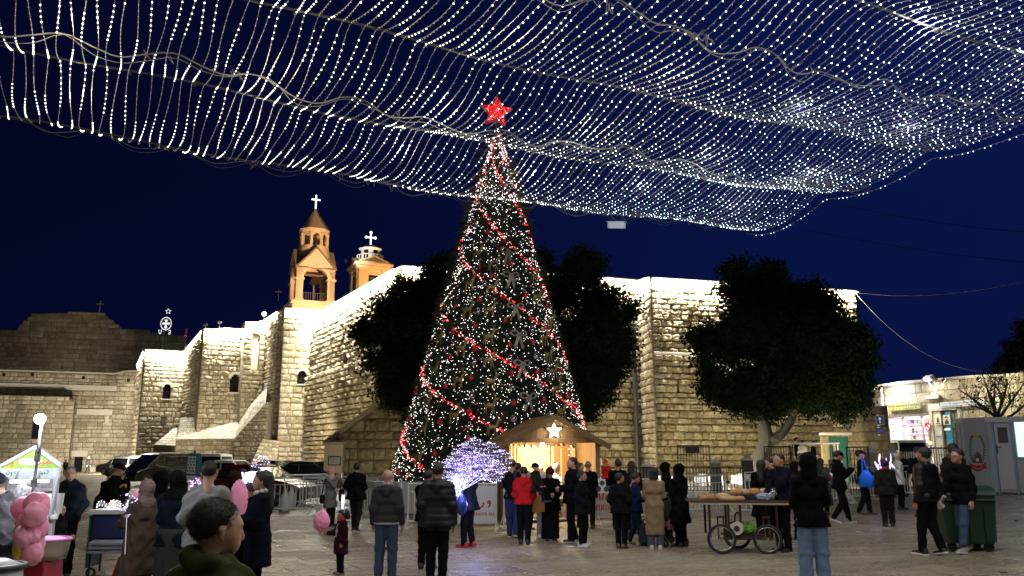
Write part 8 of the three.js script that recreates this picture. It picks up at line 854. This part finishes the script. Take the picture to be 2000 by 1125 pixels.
person({ px: 243, D: 23, top: 919, yaw: -160, label: 'person in black standing alone beyond the glowing tiara stall', head: 'short', up: { c: blk, hem: 0.8 }, arms: 'front' });
person({ px: 126, D: 11.6, top: 1000, yaw: 90, h: 1.2, rel: 1.75, label: 'child in dark coat between the food cart and the bending man', head: 'hood', headC: [0.012, 0.01, 0.012], up: { c: [0.014, 0.011, 0.014], hem: 0.6 }, arms: 'front', child: 0.3 });
for (const [px, top, feet, l, c, y] of [[146, 889, 917, 'far figure in pale brown coat left of the church doorway', [0.16, 0.12, 0.09], 20], [170, 891, 926, 'far figure in dark clothes walking right of the church doorway', [0.012, 0.013, 0.02], 80], [23, 892, 925, 'far dark figure behind the left slope of the cart sign', [0.012, 0.012, 0.014], 150], [126, 898, 928, 'far faint figure between the cart sign and the man with grey hair', [0.05, 0.06, 0.06], 200]]) person({ px, feet, top, yaw: y, label: l, head: 'short', up: { c, hem: px === 146 ? 0.4 : 0.8 }, walk: px === 170 ? 0.6 : 0, cell: 0.035 });
person({ px: 357, D: 22, top: 925, yaw: 170, label: 'dark figure below the teal cabinet, facing the parked cars', head: 'short', up: { c: blk }, arms: 'front' }); person({ px: 393, D: 17, top: 928, yaw: -20, label: 'person with dark hair half hidden behind the grey sweater, facing us', head: 'short', up: { c: blk }, arms: 'phone', face: true, skin: 1 });
person({ px: 478, D: 16, top: 917, yaw: 150, label: 'dark headed person between the brown headscarf and the parked red saloon', head: 'short', up: { c: blk }, arms: 'front' });
// -- left middle
{ const a = person({ px: 643, feet: 1028, top: 914, yaw: 74, label: 'woman in pink headscarf and grey coat photographing with a phone', head: 'hijab', headC: [0.45, 0.28, 0.27], up: { kind: 'coat', c: [0.14, 0.13, 0.125], hem: 0.56, t: 0.035 }, bottom: { c: blk }, Rr: [[0.22, 1.22, 0.2], [0.05, 1.44, 0.26]], L: [[0.22, 1.2, 0.18], [0.06, 1.42, 0.27]], walk: 0.22, face: true, skin: 2 }); phone('phone raised by the woman in the pink headscarf', a.local(0, 1.52, 0.34), -100, 0.4, 0);
  const h = thing('handbag', 'black handbag hanging at the hip of the woman in the grey coat', 'handbag', a.local(-0.05, 0.82, -0.2), R(74)); part('bag', rbox(0.3, 0.24, 0.12, 0.05, 0, 0, 0), cloth(blk, 0.5), h); part('strap', tube([V(-0.12, 0.1, 0), V(-0.08, 0.5, 0.06), V(0.04, 0.6, 0.1), V(0.12, 0.1, 0)], 0.012), cloth(blk), h); const h2 = thing('handbag', 'small black bag dangling from the arm of the woman in the grey coat', 'handbag', a.local(0.1, 1.05, 0.32), R(74)); part('bag', rbox(0.2, 0.3, 0.08, 0.04, 0, -0.1, 0), cloth(blk, 0.6), h2); part('strap', tube([V(-0.07, 0.02, 0), V(0, 0.26, 0), V(0.07, 0.02, 0)], 0.01), cloth(blk), h2); }
{ const a = person({ px: 693, feet: 1041, top: 905, yaw: 160, label: 'man in black hooded top and dark grey trousers left of the bald man', head: 'short', up: { kind: 'hooded_top', c: [0.006, 0.006, 0.007], hoodDown: true, hem: 0.84, t: 0.05 }, bottom: { c: [0.03, 0.028, 0.026] }, Rr: 'front', L: [[0.32, 1.16, -0.02], [0.2, 1.0, 0.1]], walk: 0.4, sole: white, turn: 18, skin: 1, fat: 1.2 }); void a; }
{ const a = person({ px: 664, feet: 1122, top: 1002, yaw: -62, rel: 1.69, child: 0.75, label: 'toddler girl in maroon coat and red scarf with lit bunny ears', head: 'puffs', up: { kind: 'coat', c: [0.05, 0.008, 0.02], hem: 0.56, t: 0.05, collarC: [0.5, 0.02, 0.03] }, bottom: { c: [0.01, 0.014, 0.04], t: 0.02 }, Rr: [[0.24, 1.14, 0.12], [0.2, 1.14, 0.36]], L: 'down', shoe: [0.2, 0.1, 0.05], face: true, skin: 1, fat: 1.15, cell: 0.024 });
  part('white_top', place(new THREE.SphereGeometry(1, 14, 18), 0, 1.12, 0.1, 0, 0, 0, V(0.085, 0.28, 0.075)), cloth([0.6, 0.52, 0.5]), a.t); flossOn('pink candyfloss on a stick held by the toddler girl', at(628, 1018, a.t.position.z * -1 + 0.05), 0.12, 0.17, 20, a.wrist(-1, 0.06));
  const e = thing('bunny_ear_headband', 'glowing white bunny ear headband on the toddler girl', 'headband', a.local(0, 1.82, 0), R(-62)); for (const sd of [-1, 1]) part('ear', place(new THREE.SphereGeometry(1, 12, 14), sd * 0.035, 0.1, 0, 0, 0, -sd * 0.12, V(0.026, 0.12, 0.012)), glow([0.85, 0.82, 1], 1.6), e); part('band', place(new THREE.TorusGeometry(0.1, 0.008, 6, 24, PI), 0, -0.06, 0), cloth([0.6, 0.6, 0.62]), e); }
person({ px: 752, feet: 1132, top: 918, yaw: 178, label: 'bald man in grey padded jacket with pale hood and blue jeans', head: 'bald', up: { kind: 'padded_jacket', c: [0.06, 0.06, 0.068], puff: 0.005, hem: 0.87, t: 0.034, collarC: [0.3, 0.3, 0.31], hoodDown: true, band: [0.3, 0.29, 0.28] }, bottom: { kind: 'jeans', c: [0.045, 0.07, 0.13], t: 0.02 }, arms: 'down', apart: 0.11, skin: 2, fat: 0.97, shoe: [0.03, 0.02, 0.018] });
person({ px: 852, feet: 1140, top: 906, yaw: 176, label: 'man in black quilted jacket and black trousers with a raised hand at his face', head: 'fade', up: { kind: 'quilted_jacket', c: [0.007, 0.008, 0.012], puff: 0.008, hem: 0.84, t: 0.05, hoodDown: true, r: 0.5 }, Rr: 'down', L: 'pocket', apart: 0.09, skin: 1, fat: 1.15 });
person({ px: 833, feet: 1112, top: 918, yaw: 170, label: 'person in black almost hidden in front of the black quilted jacket', head: 'fade', up: { c: blk, hem: 0.84, t: 0.03 }, L: 'face', Rr: 'down', skin: 1 });
{ const a = person({ px: 914, feet: 1070, top: 906, yaw: -118, label: 'balloon seller in black knit cap and red shoes with an arm raised', head: 'beanie', headC: blk, up: { c: [0.012, 0.012, 0.018], hem: 0.78, t: 0.05, flare: 0.05 }, Rr: 'head', L: 'head', shoe: [0.3, 0.01, 0.012], sole: [0.3, 0.012, 0.014], walk: 0.2, skin: 2 }); void a; }
// -- in front of the nativity hut
{ person({ px: 1001, feet: 1050, top: 898, yaw: 170, label: 'man in navy jacket and blue jeans leftmost before the nativity hut', head: 'fade', up: { c: [0.012, 0.014, 0.022], hem: 0.86 }, bottom: { kind: 'jeans', c: [0.03, 0.05, 0.13] }, walk: 0.35, Rr: 'pocket', L: 'phone', sole: white }); phone('bright white lit phone beside the man in the navy jacket', at(1006, 926, 18.6), 10, 5, 0); }
person({ px: 1012, D: 20.6, top: 905, yaw: 165, label: 'person in dark blue clothes half hidden by the navy jacket', head: 'short', up: { c: [0.016, 0.02, 0.05] }, bottom: { c: [0.02, 0.03, 0.1] }, walk: -0.3, sole: white });
const redMan = person({ px: 1024, feet: 1064, top: 912, yaw: 174, label: 'man in bright red hooded top carrying a small boy', head: 'fade', up: { kind: 'hooded_top', c: [0.38, 0.012, 0.012], hoodDown: true, hem: 0.9, t: 0.045 }, arms: 'carry' in ARM ? 'carry' : 'low', walk: 0.12, skin: 1, fat: 1.05 });
person({ px: 1046, D: Math.abs(redMan.t.position.z) - 0.02, top: 910, h: 1.02, rel: 1.75, lift: 0.62, child: 0.55, yaw: 60, label: 'small boy in black knit cap and olive jacket carried on the red hooded arm', head: 'beanie', headC: blk, up: { c: [0.035, 0.036, 0.022], hem: 0.8, t: 0.045 }, sit: true, arms: 'low', face: true, skin: 0 });
person({ px: 1060, D: 19.3, top: 922, yaw: 160, label: 'woman in white headscarf and pale trousers behind the carried boy', head: 'hijab', headC: [0.5, 0.45, 0.43], up: { kind: 'coat', c: [0.4, 0.32, 0.27], hem: 0.72, t: 0.035 }, bottom: { c: [0.2, 0.22, 0.22], flare: 0.03 }, shoe: white, sole: white, arms: 'front' });
{ const q = thing('tan_bag', 'tan paper carrier bag hanging behind the red hooded top', 'carrier bag', at(1051, 984, 18.2), 0.2); part('bag', box(0.26, 0.34, 0.12, 0, 0, 0), cloth([0.42, 0.22, 0.09], 0.7), q); part('handle', tube([V(-0.07, 0.17, 0.05), V(0, 0.3, 0.05), V(0.07, 0.17, 0.05)], 0.006), cloth([0.3, 0.15, 0.06]), q); }
person({ px: 1031, D: 21.2, top: 921, yaw: 40, label: 'woman in pale headscarf looking out behind the red hooded top', head: 'hijab', headC: [0.4, 0.33, 0.3], up: { c: [0.05, 0.04, 0.04], hem: 0.5 }, face: true });
person({ px: 1075, feet: 1056, top: 914, yaw: 8, label: 'woman in maroon knit cap, black padded jacket and wide dark trousers looking down', head: ['long', 'beanie'], headC: [0.07, 0.008, 0.012], up: { kind: 'padded_jacket', c: blk, puff: 0.006, hem: 0.72, t: 0.055 }, bottom: { c: [0.022, 0.023, 0.028], t: 0.05, flare: 0.06 }, arms: 'front', face: true, nod: 0.4, shoe: [0.05, 0.008, 0.01], skin: 2, fat: 1.12, walk: -0.15 });
person({ px: 1119, feet: 1060, top: 894, yaw: -76, label: 'tall bearded man in black jacket facing left before the nativity hut', head: 'fade', beard: true, up: { c: [0.008, 0.008, 0.01], hem: 0.8, t: 0.045 }, arms: 'front', walk: 0.3, face: true, skin: 2, fat: 1.15, sole: [0.4, 0.4, 0.4] });
person({ px: 1139, feet: 1067, top: 921, yaw: 66, label: 'boy in dark padded jacket and white trainers right of the bearded man', head: 'short', up: { c: [0.014, 0.014, 0.018], hem: 0.74, t: 0.05, puff: 0.004 }, L: 'pocket', Rr: 'pocket', shoe: [0.5, 0.5, 0.5], sole: white, face: true, skin: 1, turn: 14 });
person({ px: 1148, D: 21, top: 901, yaw: 172, label: 'man with close cropped grey head and black jacket facing the nativity hut', head: 'stubble', hairC: [0.12, 0.1, 0.09], up: { c: blk, hem: 0.8 }, arms: 'front', fat: 1.1 }); person({ px: 1133, D: 21.4, top: 905, yaw: 60, label: 'woman with brown hair glimpsed between the bearded man and the cropped head', head: 'long', hairC: [0.05, 0.025, 0.014], up: { c: blk }, face: true });
{ const d = 20.6; person({ px: 1206, D: d, top: 898, yaw: 168, label: 'man in black holding the child in red, right of the nativity hut', head: 'short', up: { c: blk, hem: 0.84 }, L: 'fwd', Rr: 'down', turn: 30 }); person({ px: 1183, D: d + 0.12, top: 902, h: 0.86, rel: 1.82, lift: 0.82, child: 0.6, yaw: 150, label: 'small child in red suit and red knit cap sitting on the barrier', head: 'santa', headC: [0.45, 0.012, 0.014], up: { kind: 'suit', c: [0.42, 0.014, 0.016], hem: 0.82, t: 0.04 }, bottom: { c: [0.04, 0.03, 0.05] }, sit: true, L: 'fwd', Rr: 'low', face: false }); }
person({ px: 1232, D: 19.4, top: 903, yaw: 176, label: 'woman in black fur hat and brown fur collar behind the two boys', head: ['long', 'beanie'], headC: [0.008, 0.008, 0.008], up: { kind: 'coat', c: [0.016, 0.012, 0.01], hem: 0.5, collarC: [0.16, 0.1, 0.06], t: 0.045 }, arms: 'front' });
person({ px: 1214, feet: 1072, top: 925, yaw: 156, label: 'boy in black jacket, black trousers and tan boots seen from behind', head: 'short', up: { c: [0.012, 0.012, 0.015], hem: 0.82, t: 0.05 }, L: 'pocket', Rr: 'pocket', shoe: [0.12, 0.075, 0.03], walk: 0.18, turn: -40, skin: 1 });
person({ px: 1242, feet: 1066, top: 925, yaw: 98, label: 'boy in blue sports jacket with yellow trainers looking down', head: 'short', up: { c: [0.014, 0.022, 0.085], hem: 0.84, t: 0.04 }, bottom: { c: [0.02, 0.03, 0.07] }, arms: 'front', shoe: [0.4, 0.36, 0.04], sole: [0.1, 0.1, 0.1], walk: -0.5, face: true, nod: 0.35, skin: 1 });
person({ px: 1281, feet: 1072, top: 914, yaw: 176, label: 'woman with dark bobbed hair in long beige coat and white trainers', head: 'bob', up: { kind: 'coat', c: [0.235, 0.17, 0.098], hem: 0.3, t: 0.036, flare: 0, fold: 0.7 }, bottom: { c: [0.08, 0.09, 0.14], t: 0.03 }, arms: 'front', shoe: white, sole: white, apart: 0.1, fat: 0.9 });
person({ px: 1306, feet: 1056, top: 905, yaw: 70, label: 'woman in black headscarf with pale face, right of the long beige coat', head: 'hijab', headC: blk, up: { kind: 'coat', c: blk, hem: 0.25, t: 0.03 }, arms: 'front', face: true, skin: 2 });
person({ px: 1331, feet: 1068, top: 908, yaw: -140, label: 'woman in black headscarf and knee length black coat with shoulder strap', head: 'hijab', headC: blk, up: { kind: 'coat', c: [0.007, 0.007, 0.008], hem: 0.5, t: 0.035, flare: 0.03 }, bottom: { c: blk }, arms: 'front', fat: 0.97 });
// -- round the bread cart
person({ px: 1486, D: 17.6, top: 900, yaw: 150, label: 'woman with long black hair and black coat behind the bread cart', head: 'long', up: { kind: 'coat', c: blk, hem: 0.5, t: 0.04, collar: true }, bottom: { c: [0.014, 0.014, 0.016], t: 0.03 }, arms: 'front', fat: 1.1 });
person({ px: 1500, D: 19, top: 896, yaw: -60, label: 'woman with long brown hair looking left behind the bread cart', head: 'long', hairC: [0.025, 0.012, 0.008], up: { c: [0.02, 0.014, 0.012], hem: 0.6 }, face: true, skin: 1 });
person({ px: 1532, feet: 1078, top: 887, yaw: -62, label: 'bread seller with receding dark hair and navy jacket behind the cart', head: 'fade', up: { c: [0.014, 0.013, 0.032], hem: 0.78, t: 0.045, collar: true }, Rr: 'low', L: 'face', face: true, skin: 0, fat: 1.2 });
person({ px: 1553, D: 17.4, top: 903, yaw: 40, label: 'woman in black headscarf and red patterned sleeve, behind the black hood', head: 'hijab', headC: [0.012, 0.008, 0.01], up: { c: [0.09, 0.02, 0.02], hem: 0.7 }, arms: 'phone', face: true });
person({ px: 1577, D: 11.2, top: 887, yaw: 174, label: 'person in black hooded jacket and faded light blue jeans, seen from behind', head: ['short', 'hood'], headC: [0.006, 0.006, 0.007], up: { kind: 'hooded_jacket', c: [0.006, 0.006, 0.007], hem: 0.83, t: 0.03 }, bottom: { kind: 'jeans', c: [0.13, 0.19, 0.32], t: 0.025, flare: 0.02 }, Rr: 'front', L: 'front', apart: 0.11, fat: 0.84, shoe: white });
person({ px: 1610, feet: 1006, top: 896, yaw: 150, label: 'woman in grey and black plaid long coat with dark backpack, facing away', head: 'long', up: { kind: 'coat', c: [0.09, 0.09, 0.095], hem: 0.3, t: 0.05, flare: 0.03 }, arms: 'front', fat: 1.1 });
{ const a = person({ px: 1645, feet: 1022, top: 881, yaw: 84, label: 'man in black peaked cap and black jacket walking while reading a phone', head: ['short', 'cap'], headC: blk, up: { c: blk, hem: 0.82, t: 0.045, collar: true }, arms: 'phone', walk: 0.75, nod: 0.3, face: true, shoe: [0.16, 0.15, 0.14], sole: white, skin: 1 }); phone('phone read by the man in the black peaked cap', a.local(0, 1.34, 0.42), -96, 0.6); }
{ const a = person({ px: 1690, feet: 1006, top: 880, yaw: 66, label: 'young man in peaked cap carrying a bright blue bag and glowing toys', head: ['short', 'cap'], headC: [0.012, 0.014, 0.02], up: { c: [0.014, 0.018, 0.036], hem: 0.84 }, bottom: { c: [0.02, 0.02, 0.024] }, arms: 'fwd', walk: 0.5, face: true, shoe: [0.08, 0.06, 0.04], skin: 1 });
  const b = thing('blue_shoulder_bag', 'bright blue cloth bag slung at the side of the young man in the cap', 'bag', at(1692, 938, Math.abs(a.t.position.z) - 0.3), R(10)), g = new THREE.SphereGeometry(0.22, 20, 16), p = g.attributes.position; for (let i = 0; i < p.count; i++) { const y = p.getY(i), n = 1 + 0.1 * sphericalNoise(p.getX(i) * 12, y * 10, p.getZ(i) * 12); p.setXYZ(i, p.getX(i) * n * (1.0 - y * 1.0), Math.max(-0.19, y * 1.25), p.getZ(i) * n * 0.45); } g.computeVertexNormals(); part('sack', g, cloth([0.012, 0.12, 0.5], 0.6), b); part('strap', tube([V(-0.1, 0.2, 0), V(-0.05, 0.5, -0.05), V(0.0, 0.62, -0.12), V(0.1, 0.22, -0.06)], 0.02), cloth([0.012, 0.12, 0.5], 0.6), b);
  const w = thing('light_toys', 'bunch of glowing white and violet petal toys held by the young man in the cap', 'light toys', at(1718, 910, Math.abs(a.t.position.z) - 0.25)), q = rng(330); for (let i = 0; i < 16; i++) { const e = V((q() - 0.35) * 0.5, (q() - 0.4) * 0.4, (q() - 0.5) * 0.3); part('petal', place(new THREE.SphereGeometry(1, 8, 10), e.x, e.y, e.z, 0, q(), (q() - 0.5) * 1.6, V(0.03, 0.11, 0.014)), glow(i % 3 ? [0.95, 0.85, 1] : [0.6, 0.3, 1], i % 3 ? 1.4 : 3), w); } part('box', rbox(0.26, 0.3, 0.2, 0.03, 0.05, -0.3, 0), cloth([0.3, 0.02, 0.02], 0.6), w); point(at(1716, 905, Math.abs(a.t.position.z) - 0.6), [0.7, 0.5, 1], 0.8, 4); }
person({ px: 1737, feet: 1029, top: 899, yaw: 166, label: 'boy in dark grey jacket with red and white collar and brown trousers', head: 'short', up: { c: [0.035, 0.033, 0.034], hem: 0.84, t: 0.05, collarC: [0.35, 0.03, 0.03] }, bottom: { c: [0.03, 0.016, 0.012], t: 0.02 }, arms: 'down', walk: 0.12, skin: 1 });
person({ px: 1753, D: 24.6, top: 884, yaw: 80, label: 'older man with white hair and white jacket talking, near the shop railing', head: 'stubble', hairC: [0.55, 0.54, 0.52], up: { c: [0.58, 0.57, 0.54], hem: 0.78, t: 0.04 }, arms: 'down', face: true, skin: 2 }); person({ px: 1769, feet: 970, top: 884, yaw: -58, label: 'bald man in black jacket and white shirt facing the white jacket', head: 'bald', up: { c: [0.012, 0.012, 0.014], hem: 0.8, t: 0.045 }, bottom: { c: darkDenim, kind: 'jeans' }, arms: 'front', face: true, skin: 0, fat: 1.15 });
person({ px: 1793, D: 22, top: 874, yaw: 175, label: 'dark haired person glimpsed left of the black leather jacket', head: 'curly', up: { c: blk }, arms: 'phone' });
person({ px: 1822, feet: 1086, top: 875, yaw: -150, label: 'man in shiny black padded jacket and black trousers walking at the right', head: 'short', up: { kind: 'padded_jacket', c: [0.008, 0.008, 0.01], r: 0.4, puff: 0.005, hem: 0.88, t: 0.05 }, arms: 'down', walk: 0.45, sole: white, skin: 1 });
person({ px: 1862, D: 18.2, top: 868, yaw: 176, label: 'person in olive jacket and blue jeans with an arm raised, behind the green bin', head: 'long', up: { c: [0.03, 0.034, 0.02], hem: 0.84 }, bottom: { kind: 'jeans', c: denim }, Rr: 'head', L: 'front' });
{ const a = person({ px: 1888, feet: 1080, top: 879, yaw: -66, label: 'young man in glasses, dark overcoat and blue jeans walking left', head: 'curly', up: { kind: 'overcoat', c: [0.01, 0.01, 0.016], hem: 0.82, t: 0.036, collar: true, flare: 0 }, fat: 0.84, bottom: { kind: 'jeans', c: [0.055, 0.08, 0.15], crop: 0.12 }, Rr: 'hang', L: 'down', walk: 0.7, face: true, shoe: [0.4, 0.36, 0.33], sole: white, skin: 0 }); const g = thing('glasses', 'dark framed glasses on the young man in the overcoat', 'glasses', a.local(0, 1.635, 0.1), R(-66)); for (const s of [-1, 1]) part('lens_rim', place(new THREE.TorusGeometry(0.021, 0.0025, 6, 18), s * 0.032, 0, 0.012), blackIron, g); part('arm', [bar(V(-0.054, 0, 0.01), V(-0.08, 0.004, -0.1), 0.002, 4), bar(V(0.054, 0, 0.01), V(0.08, 0.004, -0.1), 0.002, 4)], blackIron, g);
  const c = thing('white_carton', 'small white carton and glass in the hand of the young man in glasses', 'carton', a.wrist(-1, 0.08), R(-40)); part('box', rbox(0.1, 0.2, 0.07, 0.006, -0.03, 0.0, 0.05, 0.5, 0, 0.5), M([0.62, 0.62, 0.62], 0.5), c); part('tumbler', cyl(0.035, 0.03, 0.12, 14, 0.05, 0.08, 0.05, 0.4, 0, -0.6), M([0.35, 0.33, 0.35], 0.2), c); }
person({ px: 1559, D: 41, top: 861, h: 1.75, lift: 0.55, yaw: 60, label: 'dark dressed man riding on the left side of the small electric cart', head: 'short', up: { c: blk }, cell: 0.03 }); person({ px: 1570, D: 40.6, top: 866, h: 1.7, lift: 0.45, yaw: 150, label: 'man in white jacket beside the small electric cart', head: 'short', up: { c: [0.55, 0.54, 0.5] }, cell: 0.03 }); person({ px: 1590, D: 40.2, top: 862, h: 1.6, lift: 0.5, yaw: -120, label: 'dark figure at the front post of the small electric cart', head: 'short', up: { c: blk }, cell: 0.03 });
renderer.render(scene, camera);
